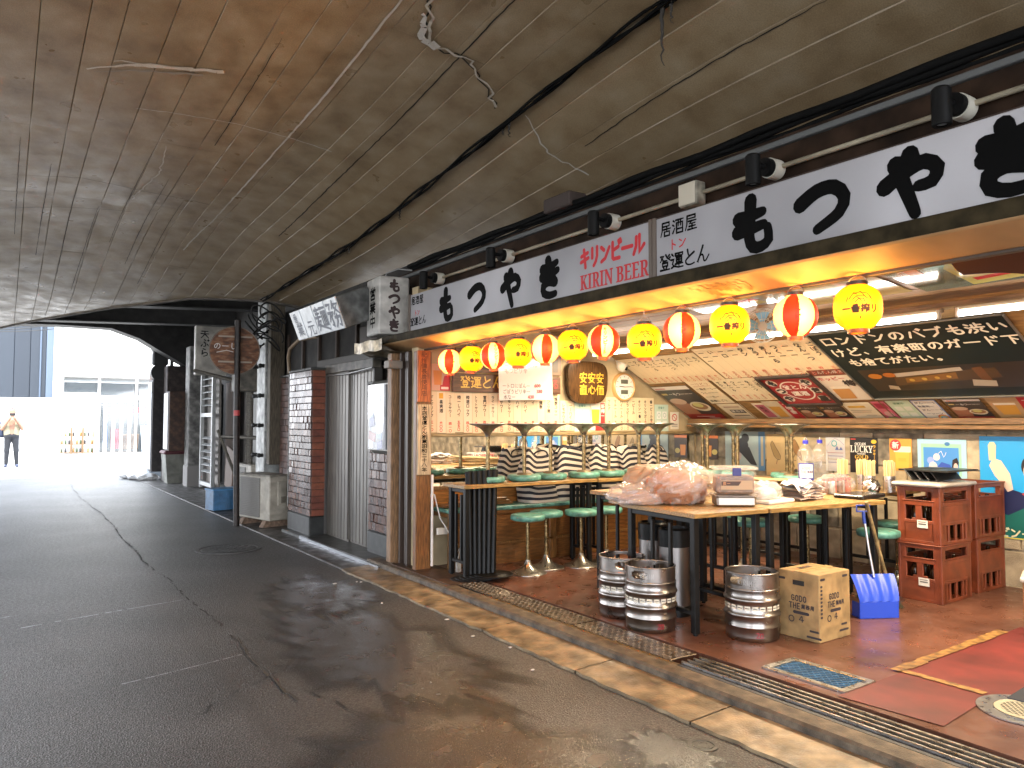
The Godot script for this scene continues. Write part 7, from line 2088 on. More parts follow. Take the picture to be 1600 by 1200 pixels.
func props():
	var black := mat(0.006, 0.4, {"spec": 0.35})
	var rng := RandomNumberGenerator.new()
	rng.seed = 404
	# --- bench along the end wall
	var bn := thing("bench", "green topped wooden bench built along the end wall", "bench", Vector3(3.2, 0.07, -5.96))
	var oak := mat([0.26, 0.11, 0.03], 0.35, {"tex": "grain", "scale": Vector3(0.7, 5, 5)})
	var oak2 := mat([0.32, 0.15, 0.045], 0.35, {"tex": "grain", "scale": Vector3(5, 0.7, 5)})
	var mb := Mb.new()
	mb.box(Vector3(1.62, 0.505, 0.01), Vector3(3.26, 0.035, 0.30), 0.008)
	part(mb, "seat", mat([0.17, 0.45, 0.37], 0.4, {"tex": "grime", "scale": 3.0}), bn)
	mb = Mb.new()
	mb.box(Vector3(1.62, 0.468, 0.0), Vector3(3.24, 0.036, 0.27), 0.003)
	part(mb, "frame", oak, bn)
	for k in 3:
		mb = Mb.new()
		mb.box(Vector3(0.62 + 1.08 * k, 0.225, 0.08), Vector3(1.04, 0.45, 0.02), 0.002)
		part(mb, "panel", oak, bn)
		mb = Mb.new()
		mb.box(Vector3(0.62 + 1.08 * k, 0.19, 0.095), Vector3(1.04, 0.025, 0.02), 0.003)
		part(mb, "moulding", oak2, bn)
	for k in 4:
		mb = Mb.new()
		mb.box(Vector3(0.07 + 1.07 * k, 0.225, 0.085), Vector3(0.08, 0.45, 0.04), 0.004)
		part(mb, "stile", oak2, bn)
	for k in 3:
		mb = Mb.new()
		mb.box(Vector3(3.55 + 0.04 * k, 0.608 + 0.022 * k, -5.97 + 0.015 * k), Vector3(0.72 - 0.16 * k, 0.02, 0.16), 0.003, Basis(Y, 0.05 * k))
		solo(mb, "loose_board", oak if k % 2 == 0 else oak2, ["widest loose wooden board lying on the green bench", "middle loose wooden board stacked on the green bench", "smallest loose wooden board on top of the bench stack"][k], "board", "loose boards stacked on the bench")
	# --- tables
	table("long narrow table below the menus carrying upturned stools, left half", Vector3(3.80, 0.07, -5.57), 1.38, 0.36, 0.76, 0.0)
	table("long narrow table below the menus carrying upturned stools, right half", Vector3(5.10, 0.07, -5.57), 1.18, 0.36, 0.755, 0.0)
	var tn := -5.5
	table("front table with the plastic food container on it", Vector3(3.76, 0.07, -3.56), 0.60, 0.74, 0.73, tn)
	table("front table with the folded towels on it", Vector3(4.62, 0.07, -3.47), 1.10, 0.74, 0.73, tn)
	table("table behind the bag of orange food", Vector3(4.28, 0.07, -4.30), 1.0, 0.66, 0.75, 2.0)
	table("table holding the bottles and chopsticks", Vector3(5.70, 0.07, -3.72), 0.95, 0.70, 0.73, 0.0)
	table("far corner table under the upturned stools by the bird posters", Vector3(5.85, 0.07, -4.92), 0.55, 1.5, 0.755, 0.0)
	# --- stools
	var ul := ["first", "second", "third", "fourth", "fifth", "sixth", "seventh"]
	var ux := [3.44, 3.80, 4.10, 4.465, 4.782, 5.149, 5.422]
	put_stool("green stool on the floor, first from the black stanchion posts", Vector3(3.72, 0.07, -5.38))
	put_stool("green stool on the floor, second from the black stanchion posts", Vector3(4.00, 0.07, -5.50))
	put_stool("green stool on the floor, third from the black stanchion posts", Vector3(4.31, 0.07, -5.40))
	put_stool("green stool on the floor, fourth from the black stanchion posts", Vector3(4.62, 0.07, -5.42))
	for i in 7:
		put_stool("upturned green stool on the narrow table, %s from the post" % ul[i], Vector3(ux[i], 0.8305, -5.57 + 0.02 * (i % 2)), true, "upturned stools on the narrow table")
	pass
	var bz := [-5.52, -5.22, -5.12, -4.85, -4.50, -4.26]
	var bl := ["upturned stool on the corner table nearest the wall corner", "upturned stool on the corner table, second from the wall corner", "rusty stemmed upturned stool in the middle of the corner table", "upturned stool on the corner table in front of the dark bird poster", "upturned stool on the corner table in front of the tan bird drawings", "upturned stool on the corner table closest to the clear bottles"]
	for i in 6:
		put_stool(bl[i], Vector3(5.86 + (0.14 if i % 2 == 0 else -0.12), 0.8255, bz[i]), true, "upturned stools on the corner table")
	put_stool("green stool under the towel table seen between its legs", Vector3(5.02, 0.07, -4.12))
	put_stool("green stool standing behind the cardboard box", Vector3(5.28, 0.07, -4.42))
	put_stool("green stool beside the dustpan handle", Vector3(5.32, 0.07, -3.22))
	put_stool("green stool half hidden behind the bottle crates", Vector3(5.88, 0.07, -3.40))
	put_stool("green stool in the dark under the bottle table", Vector3(5.58, 0.07, -4.0))
	# --- stanchion posts stacked leaning together
	for k in 6:
		var t := thing("stanchion_post", ["leftmost black stanchion post of the leaning cluster", "second black stanchion post from the left in the cluster", "third black stanchion post from the left in the cluster", "fourth black stanchion post from the left in the cluster", "fifth black stanchion post from the left in the cluster", "rightmost black stanchion post of the leaning cluster"][k], "stanchion", Vector3(3.20 + 0.030 * k, 0.072 + 0.0075 * k, -5.44 + 0.020 * k), 0, "black stanchion posts leaning in a cluster")
		mb = Mb.new()
		mb.lathe([Vector2(0, -0.002), Vector2(0.165, -0.002), Vector2(0.168, 0.003), Vector2(0.15, 0.007), Vector2(0.03, 0.012), Vector2(0, 0.013)], 36)
		part(mb, "base", mat(0.006, 0.5, {"spec": 0.3}), t)
		mb = Mb.new()
		var top := Vector3(0.015 + 0.016 * k, 0.85 - 0.006 * k, -0.07 - 0.012 * k)
		mb.tube([Vector3(0, 0.012, 0), top], 0.0225, 14)
		part(mb, "pole", mat(0.004, 0.35, {"spec": 0.3}), t)
		mb = Mb.new()
		var d := top.normalized()
		mb.cyl(top - d * 0.11, top + d * 0.012, 0.029, 16)
		part(mb, "head", mat(0.005, 0.45, {"spec": 0.3}), t)
	# --- extension cord and power strip by the post
	mb = Mb.new()
	mb.tube([Vector3(3.12, 0.72, -5.93), Vector3(3.14, 0.52, -5.86), Vector3(3.22, 0.36, -5.80), Vector3(3.26, 0.30, -5.77), Vector3(3.24, 0.22, -5.75), Vector3(3.27, 0.28, -5.74), Vector3(3.255, 0.2, -5.74), Vector3(3.25, 0.16, -5.74)], 0.006, 8)
	mb.box(Vector3(3.25, 0.115, -5.735), Vector3(0.045, 0.09, 0.028), 0.006)
	solo(mb, "power_strip", mat([0.52, 0.50, 0.47], 0.45), "grey power strip with cord hanging by the wooden post", "power strip")
	mb = Mb.new()
	mb.box(Vector3(3.19, 0.40, -5.92), Vector3(0.10, 0.06, 0.03), 0.005)
	solo(mb, "socket_plate", mat([0.56, 0.52, 0.46], 0.45), "white wall socket plate beside the bench end", "socket")
	# --- bags on the bench
	striped_bag("striped tote bag leaning at the left end of the row", Vector3(4.22, 0.595, -5.94), 0.40, 0.50, 0.24, 6, 1)
	striped_bag("striped tote bag with draped handles, second in the row", Vector3(4.60, 0.595, -5.95), 0.42, 0.52, 0.22, -4, 2)
	striped_bag("striped tote bag in the middle of the row with dark zip", Vector3(5.02, 0.595, -5.95), 0.40, 0.52, 0.22, 3, 3)
	striped_bag("paler striped tote bag right of the middle", Vector3(5.40, 0.595, -5.95), 0.38, 0.50, 0.22, -3, 4)
	striped_bag("striped tote bag at the right end by the blue poster", Vector3(5.74, 0.595, -5.95), 0.34, 0.50, 0.22, 5, 5)
	# --- things on the front tables
	var top := 0.80
	var film := mat([0.95, 0.92, 0.9], 0.1, {"alpha": 0.2})
	var sack := thing("plastic_food_bag", "large clear plastic bag full of orange food on the front table", "bag", Vector3(3.79, top, -3.72))
	mb = Mb.new()
	crumpled(mb, Vector3(0, 0.095, 0), Vector3(0.215, 0.128, 0.18), 4, 0.22, 2.2, 0.004)
	part(mb, "contents", mat([0.74, 0.34, 0.18], 0.6, {"tex": "speck", "scale": 3.0, "bump": "h_fine", "depth": 1.5}), sack)
	mb = Mb.new()
	crumpled(mb, Vector3(0.03, 0.12, 0), Vector3(0.245, 0.145, 0.205), 9, 0.2, 3.4, 0.002, 60, 34)
	part(mb, "film", film, sack)
	mb = Mb.new()
	crumpled(mb, Vector3(-0.04, 0.11, -0.22), Vector3(0.20, 0.135, 0.15), 14, 0.26, 2.6, 0.03)
	part(mb, "contents", mat([0.60, 0.42, 0.29], 0.6, {"tex": "speck", "scale": 3.0}), sack)
	sack = thing("plastic_food_bag", "limp clear plastic bag lying on the table corner", "bag", Vector3(3.62, top, -3.86))
	mb = Mb.new()
	crumpled(mb, Vector3(0.02, 0.03, 0.02), Vector3(0.22, 0.06, 0.15), 18, 0.25, 2.4, 0.003, 44, 20)
	part(mb, "contents", mat([0.52, 0.28, 0.17], 0.55, {"tex": "speck", "scale": 5.0}), sack)
	mb = Mb.new()
	crumpled(mb, Vector3(0.0, 0.05, 0.0), Vector3(0.27, 0.09, 0.18), 19, 0.22, 2.6, 0.002, 60, 26)
	part(mb, "film", film, sack)
	# container with blue clip
	var ct := thing("food_container", "clear plastic food container with blue clip standing on a steel pan", "container", Vector3(3.98, top + 0.075, -3.40), -36.0)
	mb = Mb.new()
	mb.box(Vector3(0, 0.085, 0), Vector3(0.26, 0.165, 0.18), 0.02)
	part(mb, "tub", mat([0.85, 0.82, 0.78], 0.12, {"alpha": 0.07}), ct)
	mb = Mb.new()
	mb.box(Vector3(0, 0.065, 0), Vector3(0.235, 0.12, 0.155), 0.015)
	part(mb, "contents", mat([0.46, 0.24, 0.12], 0.6, {"tex": "grime", "scale": 5.0}), ct)
	mb = Mb.new()
	mb.box(Vector3(0, 0.172, 0), Vector3(0.275, 0.018, 0.195), 0.007)
	part(mb, "lid", mat([0.75, 0.72, 0.68], 0.2, {"alpha": 0.3}), ct)
	mb = Mb.new()
	mb.box(Vector3(0, 0.150, 0.097), Vector3(0.056, 0.05, 0.010), 0.003)
	part(mb, "clip", mat([0.015, 0.012, 0.16], 0.35), ct)
	mb = Mb.new()
	mb.quad(Vector3(-0.10, 0.095, 0.0925), Vector3(0.10, 0.095, 0.0925), Vector3(0.10, 0.03, 0.0925), Vector3(-0.10, 0.03, 0.0925), Z)
	var cl := part(mb, "label", mat([0.42, 0.30, 0.18], 0.5), ct)
	mb = Mb.new()
	mb.quad(Vector3(-0.098, 0.09, 0.0932), Vector3(0.03, 0.09, 0.0932), Vector3(0.01, 0.062, 0.0932), Vector3(-0.098, 0.062, 0.0932), Z)
	mb.quad(Vector3(-0.098, 0.036, 0.0932), Vector3(0.098, 0.036, 0.0932), Vector3(0.098, 0.032, 0.0932), Vector3(-0.098, 0.032, 0.0932), Z)
	part(mb, "print", mat([0.06, 0.03, 0.02], 0.5), cl)
	mb = Mb.new()
	letters(mb, "炭火", plane_map(Vector3(-0.09, 0.088, 0.0930), X, Y), 0, 0, 0.024, 0.1)
	letters(mb, "三八〇", plane_map(Vector3(-0.07, 0.054, 0.0930), X, Y), 0, 0, 0.014, 0.12)
	part(mb, "lettering", mat([0.55, 0.25, 0.10], 0.5), cl)
	mb = Mb.new()
	var pan := thing("steel_pan", "rectangular stainless pan under the clear food container", "pan", Vector3(3.98, top, -3.40), -36.0)
	mb.box(Vector3(0, 0.036, 0), Vector3(0.25, 0.068, 0.17), 0.012)
	part(mb, "body", mat([0.40, 0.36, 0.32], 0.35, {"metal": 1.0}), pan)
	mb = Mb.new()
	mb.box(Vector3(0, 0.0715, 0), Vector3(0.268, 0.005, 0.188), 0.002)
	part(mb, "rim", mat([0.62, 0.58, 0.54], 0.25, {"metal": 1.0}), pan)
	# tray with plastic-wrapped bundle
	var tr := thing("white_tray", "white plastic tray with a clear wrapped bundle beside the container", "tray", Vector3(4.34, top, -3.40), -tn)
	mb = Mb.new()
	mb.box(Vector3(0, 0.013, 0), Vector3(0.30, 0.026, 0.20), 0.008)
	part(mb, "tray", mat([0.62, 0.60, 0.56], 0.4), tr)
	mb = Mb.new()
	crumpled(mb, Vector3(-0.02, 0.07, -0.02), Vector3(0.14, 0.075, 0.09), 23, 0.2, 2.6, 0.027, 50, 24)
	part(mb, "wrapped_bundle", mat([0.75, 0.73, 0.72], 0.15, {"alpha": 0.3}), tr)
	mb = Mb.new()
	crumpled(mb, Vector3(-0.02, 0.055, -0.03), Vector3(0.10, 0.045, 0.07), 24, 0.25, 3.0, 0.027)
	part(mb, "contents", mat([0.55, 0.50, 0.46], 0.5), tr)
	# towels: folded layers
	var tw := thing("folded_towels", "heap of folded pale towels on the front table", "towels", Vector3(4.70, top, -3.40), -tn)
	for k in 6:
		mb = Mb.new()
		var y0 := 0.014 + 0.017 * k
		var cw := 0.32 - 0.015 * k
		var ph := rng.randf() * 6.0
		var cloth := func(u: float, v: float) -> Vector3:
			var a := TAU * v
			var e := 0.009
			return Vector3((u - 0.5) * cw + 0.02 * sin(k * 1.7) + 0.006 * sin(a + u * 9.0), y0 + e * sin(a) * (1.0 + 0.5 * sin(u * 11.0 + ph)) + 0.006 * sin(u * 7.0 + ph) + 0.03 * maxf(0.0, k - 3.0) * (0.5 - absf(u - 0.35)), 0.085 * cos(a) * (1.0 + 0.1 * sin(u * 5.0 + ph)) + 0.01 * sin(k * 2.3))
		mb.smooth(2)
		for i in 22:
			for j in 16:
				var ca: Vector3 = cloth.call((i + 0.5) / 22.0, 0.0)
				var cb2: Vector3 = cloth.call((i + 0.5) / 22.0, 0.5)
				var q0: Vector3 = cloth.call(i / 22.0, j / 16.0)
				var q1: Vector3 = cloth.call((i + 1) / 22.0, j / 16.0)
				var q2: Vector3 = cloth.call((i + 1) / 22.0, (j + 1) / 16.0)
				var q3: Vector3 = cloth.call(i / 22.0, (j + 1) / 16.0)
				var mid0 := (q0 + q2) * 0.5 - (ca + cb2) * 0.5
				mb.quad(q0, q1, q2, q3, Vector3(0, mid0.y * 60.0, mid0.z))
		part(mb, "towel", mat([[0.62, 0.50, 0.44], [0.62, 0.48, 0.42], [0.66, 0.62, 0.60], [0.60, 0.46, 0.40], [0.66, 0.62, 0.62], [0.68, 0.65, 0.66]][k], 0.9, {"tex": "fine", "scale": 8.0}), tw)
	mb = Mb.new()
	mb.grid(func(u: float, v: float) -> Vector3: return Vector3(lerpf(-0.16, 0.16, u), 0.118 + 0.018 * sin(u * 9.0 + v * 4.0) + 0.012 * sin(v * 13.0) - 0.045 * pow(absf(v - 0.4) * 1.4, 2.0) - 0.02 * pow(absf(u - 0.5) * 2.0, 3.0), lerpf(-0.095, 0.10, v)), 30, 24, Vector3.UP)
	part(mb, "towel", mat([0.68, 0.65, 0.66], 0.9, {"tex": "fine", "scale": 8.0}), tw)
	# flattened cardboard sheets leaning on the middle table
	for k in 4:
		mb = Mb.new()
		mb.box(Vector3(4.95, 0.845 + 0.018 * k, -4.02 + 0.02 * k), Vector3(0.75 - 0.05 * k, 0.008, 0.5), 0.002, Basis(Y, 0.15 * k - 0.2) * Basis(Z, -0.05))
		solo(mb, "cardboard_sheet", mat([0.40, 0.27, 0.13], 0.8, {"tex": "soft", "scale": 3.0}), ["flattened cardboard sheet at the bottom of the pile", "flattened cardboard sheet second from the bottom", "flattened cardboard sheet second from the top", "flattened cardboard sheet on top of the pile"][k], "cardboard", "flattened cardboard sheets on the middle table")
	# clear bottles
	clear_bottle("clear four litre bottle with round white label", Vector3(5.55, top, -3.98), 0, true)
	clear_bottle("clear four litre bottle behind the labelled one", Vector3(5.80, top, -4.02), 40, false)
	# chopsticks in steel cups
	var clab := ["steel cup of chopsticks nearest the whisky poster", "steel cup of chopsticks second from the left", "steel cup of chopsticks second from the right", "steel cup of chopsticks nearest the crates"]
	for k in 4:
		var t := thing("chopstick_cup", clab[k], "cup", Vector3(5.66 + 0.08 * (k % 2), top, -3.72 + 0.115 * k), 0, "steel cups of chopsticks")
		mb = Mb.new()
		mb.lathe_sharp([Vector2(0, 0.002), Vector2(0.044, 0.0), Vector2(0.044, 0.125), Vector2(0.042, 0.125), Vector2(0.042, 0.004)], 24)
		part(mb, "cup", mat([0.58, 0.55, 0.52], 0.28, {"metal": 1.0, "rtex": "r_metal", "scale": 5.0}), t)
		for j in 26:
			var rr := 0.039 * sqrt((j + 0.5) / 26.0)
			var an := j * 2.4
			mb = Mb.new()
			var yy := 0.24 + rng.randf_range(-0.008, 0.008)
			mb.box(Vector3(cos(an) * rr, yy / 2, sin(an) * rr), Vector3(0.0095, yy, 0.0095), 0.0015, Basis(Y, an))
			part(mb, "chopstick", mat([[0.62, 0.46, 0.24], [0.58, 0.42, 0.2], [0.66, 0.5, 0.28]][j % 3], 0.6), t)
	# foil and film wrapped condiments
	var fw := thing("wrapped_condiments", "film wrapped rack of condiments with red lids before the chopsticks", "condiments", Vector3(5.30, top, -3.55))
	for k in 6:
		mb = Mb.new()
		mb.lathe_sharp([Vector2(0, 0.0), Vector2(0.026, 0.0), Vector2(0.026, 0.085), Vector2(0.02, 0.095), Vector2(0, 0.095)], 16, Vector3(-0.12 + 0.05 * k, 0.004, 0.02 * (k % 2)))
		part(mb, "jar", mat([[0.12, 0.05, 0.03], [0.3, 0.29, 0.28], [0.35, 0.06, 0.03]][k % 3], 0.3), fw)
		mb = Mb.new()
		mb.lathe_sharp([Vector2(0, 0.0955), Vector2(0.027, 0.0955), Vector2(0.027, 0.115), Vector2(0, 0.117)], 16, Vector3(-0.12 + 0.05 * k, 0.004, 0.02 * (k % 2)))
		part(mb, "lid", mat([0.45, 0.025, 0.03], 0.35), fw)
	mb = Mb.new()
	crumpled(mb, Vector3(0.0, 0.07, 0.0), Vector3(0.20, 0.078, 0.10), 31, 0.18, 3.0, 0.002, 60, 26)
	part(mb, "film", mat([0.92, 0.92, 0.93], 0.1, {"alpha": 0.12}), fw)
	mb = Mb.new()
	crumpled(mb, Vector3(5.47, top + 0.055, -3.36), Vector3(0.06, 0.06, 0.06), 33, 0.3, 3.0, top + 0.002)
	solo(mb, "foil_ball", mat([0.7, 0.68, 0.66], 0.25, {"metal": 1.0}), "crumpled foil bundle beside the wrapped condiments", "foil")
	mb = Mb.new()
	mb.box(Vector3(5.16, top + 0.016, -3.26), Vector3(0.34, 0.03, 0.22), 0.008, Basis(Y, 0.1))
	solo(mb, "black_tray", mat(0.012, 0.25), "black lacquer tray on the right end of the towel table", "tray")
	# --- kegs
	keg("steel beer keg in front of the table leg, partly hidden", Vector3(3.385, 0.07, -3.555), -6, "steel beer kegs")
	keg("steel beer keg behind, open collar showing its hand hole", Vector3(3.46, 0.07, -3.90), 25, "steel beer kegs")
	keg("steel beer keg beside the cardboard box", Vector3(3.755, 0.07, -3.08), -20, "steel beer kegs")
	# --- waste bins under the table
	for k in 2:
		var t := thing("steel_bin", ["steel cylinder bin with black collar under the front table", "taller steel bin with dark rim behind the kegs"][k], "bin", [Vector3(3.76, 0.07, -3.72), Vector3(3.86, 0.07, -4.02)][k], 0, "steel bins under the tables")
		mb = Mb.new()
		mb.lathe([Vector2(0.10, 0.06), Vector2(0.10, 0.46)], 30)
		part(mb, "body", mat([0.30, 0.28, 0.27], 0.36, {"metal": 1.0}), t)
		mb = Mb.new()
		mb.lathe_sharp([Vector2(0, 0), Vector2(0.105, 0), Vector2(0.105, 0.065), Vector2(0.1, 0.066)], 30)
		part(mb, "foot", mat(0.006, 0.4, {"spec": 0.35}), t)
		mb = Mb.new()
		mb.lathe_sharp([Vector2(0.1, 0.45), Vector2(0.107, 0.45), Vector2(0.107, 0.56), Vector2(0.095, 0.57), Vector2(0.085, 0.57), Vector2(0.08, 0.5), Vector2(0, 0.5)], 30)
		part(mb, "collar", mat(0.006, 0.35, {"spec": 0.35}), t)
	# --- cardboard carton
	var bx := thing("cardboard_carton", "brown cardboard carton printed with dark lettering on the floor", "box", Vector3(4.105, 0.07, -2.90), 2.0)
	var card := mat([0.43, 0.28, 0.12], 0.75, {"tex": "soft", "scale": 3.0})
	mb = Mb.new()
	mb.box(Vector3(0, 0.195, 0), Vector3(0.32, 0.39, 0.265), 0.004)
	part(mb, "box", card, bx)
	mb = Mb.new()
	mb.box(Vector3(0, 0.3912, 0.0), Vector3(0.32, 0.002, 0.05), 0.0)
	part(mb, "tape", mat([0.46, 0.32, 0.15], 0.3), bx)
	mb = Mb.new()
	mb.box(Vector3(0, 0.393, 0.0), Vector3(0.30, 0.0012, 0.0022), 0.0)
	part(mb, "flap_seam", mat([0.20, 0.12, 0.05], 0.8), bx)
	var inkm := mat([0.035, 0.028, 0.035], 0.6)
	for side in 2:
		var pm := plane_map(Vector3(-0.085, 0.27, 0.1325), X, Y) if side == 0 else plane_map(Vector3(-0.16, 0.25, -0.075), Z, Y)
		mb = Mb.new()
		godo(mb, pm, 0.012, 0.0, 0.031)
		letters(mb, "業務用", pm, 0.092, 0.045, 0.027, 0.16)
		part(mb, "lettering", inkm, bx)
		mb = Mb.new()
		ribbon(mb, [Vector2(0.045, 0.098), Vector2(0.135, 0.098)], 0.018, pm, 0.0014)
		part(mb, "print_bar", inkm, bx)
		mb = Mb.new()
		ribbon(mb, [Vector2(0.092, 0.118), Vector2(0.078, 0.139), Vector2(0.106, 0.139)], 0.006, pm, 0.0014)
		ribbon(mb, [Vector2(0.097, 0.118), Vector2(0.097, 0.150)], 0.006, pm, 0.0016)
		part(mb, "printed_number", inkm, bx)
		var cc := []
		for k in 17: cc.append(Vector2(0.025 + cos(TAU * k / 16.0) * 0.017, 0.14 + sin(TAU * k / 16.0) * 0.017))
		mb = Mb.new()
		ribbon(mb, cc, 0.006, pm, 0.0014)
		part(mb, "recycling_mark", inkm, bx)
		for bar in [[0.13, 0.225, 0.215, 0.012], [0.15, 0.19, 0.2, 0.012], [-0.055, -0.09, -0.02, 0.014], [0.17, -0.09, 0.21, 0.014]]:
			if side == 1 and bar[0] > 0.16: continue
			mb = Mb.new()
			ribbon(mb, [Vector2(bar[0], bar[1]), Vector2(bar[2], bar[1])], bar[3], pm, 0.0014)
			part(mb, "print_bar", inkm, bx)
		if side == 0:
			for k in 9:
				mb = Mb.new()
				ribbon(mb, [Vector2(-0.055, -0.05 + 0.022 * k), Vector2(-0.047, -0.05 + 0.022 * k)], 0.014, pm, 0.0014)
				part(mb, "print_symbol", inkm, bx)
	mb = Mb.new()
	mb.box(Vector3(-0.1605, 0.325, 0.0), Vector3(0.003, 0.028, 0.075), 0.0)
	part(mb, "hand_hole", mat(0.02, 0.9), bx)
	mb = Mb.new()
	letters(mb, "業務用", plane_map(Vector3(-0.07, 0.3905, -0.08), X, Vector3(0, 0, -1)), 0, 0, 0.04, 0.13)
	part(mb, "lettering", inkm, bx)
	# --- crates
	crate("lower red bottle crate of the nearer stack", Vector3(5.70, 0.07, -3.02), 2)
	crate("upper red bottle crate of the nearer stack", Vector3(5.705, 0.477, -3.015), 0)
	crate("lower red bottle crate of the stack against the blue poster", Vector3(6.295, 0.07, -3.06), 1)
	crate("upper red bottle crate of the stack against the blue poster", Vector3(6.295, 0.477, -3.055), -1)
	var bi := 0
	for c in [Vector3(5.70, 0.095, -3.02), Vector3(5.705, 0.502, -3.015), Vector3(6.295, 0.095, -3.06), Vector3(6.295, 0.502, -3.055)]:
		for k in 6:
			var names := ["near lower", "near upper", "far lower", "far upper"]
			bottle_brown("brown bottle in the %s crate, %s" % [names[bi], ["front left", "front middle", "front right", "rear left", "rear middle", "rear right"][k]], c + Vector3(-0.13 + 0.13 * (k % 3), 0, -0.07 + 0.14 * (k / 3)))
		bi += 1
	mb = Mb.new()
	mb.box(Vector3(5.70, 0.898, -3.01), Vector3(0.52, 0.028, 0.36), 0.01)
	solo(mb, "serving_tray", mat([0.52, 0.48, 0.44], 0.35, {"tex": "soft", "scale": 3.0}), "pale flat serving tray lying on the nearer crate stack", "tray")
	for k in 4:
		mb = Mb.new()
		var o := Vector3(5.72 + 0.02 * k, 0.925 + 0.0 * k, -3.12 + 0.05 * k)
		mb.box(o + Vector3(0, 0.035, 0), Vector3(0.34, 0.008, 0.10), 0.002, Basis(X, 0.9))
		solo(mb, "black_divider", mat(0.02, 0.3), ["black sloping divider plate, farthest of four on the tray", "black sloping divider plate, second farthest on the tray", "black sloping divider plate, second nearest on the tray", "black sloping divider plate, nearest of four on the tray"][k], "divider", "black divider plates on the serving tray")
	mb = Mb.new()
	mb.box(Vector3(5.78, 0.992, -3.02), Vector3(0.44, 0.012, 0.36), 0.004)
	solo(mb, "black_board", mat(0.012, 0.3), "thin black board on top of the divider plates", "board")
	# --- broom and dustpan
	var dp := thing("dustpan", "blue plastic dustpan with long handle standing on the floor", "dustpan", Vector3(4.78, 0.07, -2.90), -28)
	var blue := mat([0.02, 0.07, 0.55], 0.35)
	mb = Mb.new()
	mb.box(Vector3(0, 0.055, 0), Vector3(0.27, 0.11, 0.012), 0.004)
	mb.box(Vector3(0, 0.006, -0.05), Vector3(0.27, 0.010, 0.10), 0.003)
	mb.box(Vector3(-0.13, 0.05, -0.045), Vector3(0.010, 0.10, 0.09), 0.003)
	mb.box(Vector3(0.13, 0.05, -0.045), Vector3(0.010, 0.10, 0.09), 0.003)
	part(mb, "bin", blue, dp)
	mb = Mb.new()
	mb.grid(func(u: float, v: float) -> Vector3: return Vector3(lerpf(-0.135, 0.135, u) * (1.0 + 0.12 * v), 0.11 + 0.16 * v, 0.006 - 0.03 * v - 0.05 * v * v + 0.003 * cos(u * TAU * 4.0)), 32, 8, Vector3(0, 0, 1))
	mb.grid(func(u: float, v: float) -> Vector3: return Vector3(lerpf(-0.135, 0.135, u) * (1.0 + 0.12 * v), 0.11 + 0.16 * v, 0.001 - 0.03 * v - 0.05 * v * v + 0.003 * cos(u * TAU * 4.0)), 32, 8, Vector3(0, 0, -1))
	part(mb, "lid", blue, dp)
	mb = Mb.new()
	mb.tube([Vector3(0.0, 0.255, -0.05), Vector3(-0.02, 0.45, -0.075), Vector3(-0.035, 0.62, -0.09)], 0.008, 8)
	part(mb, "handle", mat([0.6, 0.6, 0.62], 0.3, {"metal": 0.8}), dp)
	mb = Mb.new()
	mb.tube([Vector3(-0.035, 0.60, -0.09), Vector3(-0.04, 0.68, -0.095)], 0.011, 8)
	mb.tube([Vector3(-0.085, 0.68, -0.095), Vector3(-0.085, 0.72, -0.095), Vector3(0.005, 0.72, -0.095), Vector3(0.005, 0.68, -0.095), Vector3(-0.085, 0.68, -0.095)], 0.006, 8)
	part(mb, "grip", mat([0.02, 0.05, 0.3], 0.35), dp)
	var br := thing("broom", "bamboo handled broom leaning behind the blue dustpan", "broom", Vector3(5.08, 0.07, -3.0))
	mb = Mb.new()
	mb.tube([Vector3(0.0, 0.13, 0.0), Vector3(-0.14, 0.45, 0.0), Vector3(-0.29, 0.745, 0.02)], 0.012, 10)
	part(mb, "handle", mat([0.55, 0.40, 0.18], 0.45, {"tex": "grime", "scale": 5.0}), br)
	mb = Mb.new()
	mb.cyl(Vector3(0.005, 0.10, 0), Vector3(-0.04, 0.21, 0), 0.017, 12)
	part(mb, "ferrule", mat([0.02, 0.10, 0.5], 0.35), br)
	mb = Mb.new()
	for k in 60:
		var f := Vector3(rng.randf_range(-0.05, 0.09), 0.0, rng.randf_range(-0.05, 0.05))
		mb.tube([Vector3(0.0, 0.12, 0.0) + f * 0.15, Vector3(0.01, 0.05, 0.0) + f * 0.6, f + Vector3(0.02, 0.003, 0)], 0.0022, 4)
	part(mb, "bristles", mat([0.05, 0.05, 0.02], 0.9), br)
	# --- floor fittings
	var gr := thing("floor_grate", "blue drain grate in a steel frame set in the shop floor", "grate", Vector3(3.455, 0.072, -2.435), 1.5)
	var stl := mat([0.45, 0.45, 0.45], 0.35, {"metal": 1.0, "rtex": "r_metal", "scale": 3.0})
	for e in [[0, -0.215, 0.27, 0.035], [0, 0.215, 0.27, 0.035], [-0.118, 0, 0.035, 0.395], [0.118, 0, 0.035, 0.395]]:
		mb = Mb.new()
		mb.box(Vector3(e[0], 0.003, e[1]), Vector3(e[2], 0.012, e[3]), 0.002)
		part(mb, "frame", stl, gr)
	mb = Mb.new()
	mb.box(Vector3(0, -0.001, 0), Vector3(0.20, 0.003, 0.39))
	part(mb, "pit", mat([0.14, 0.14, 0.14], 0.5), gr)
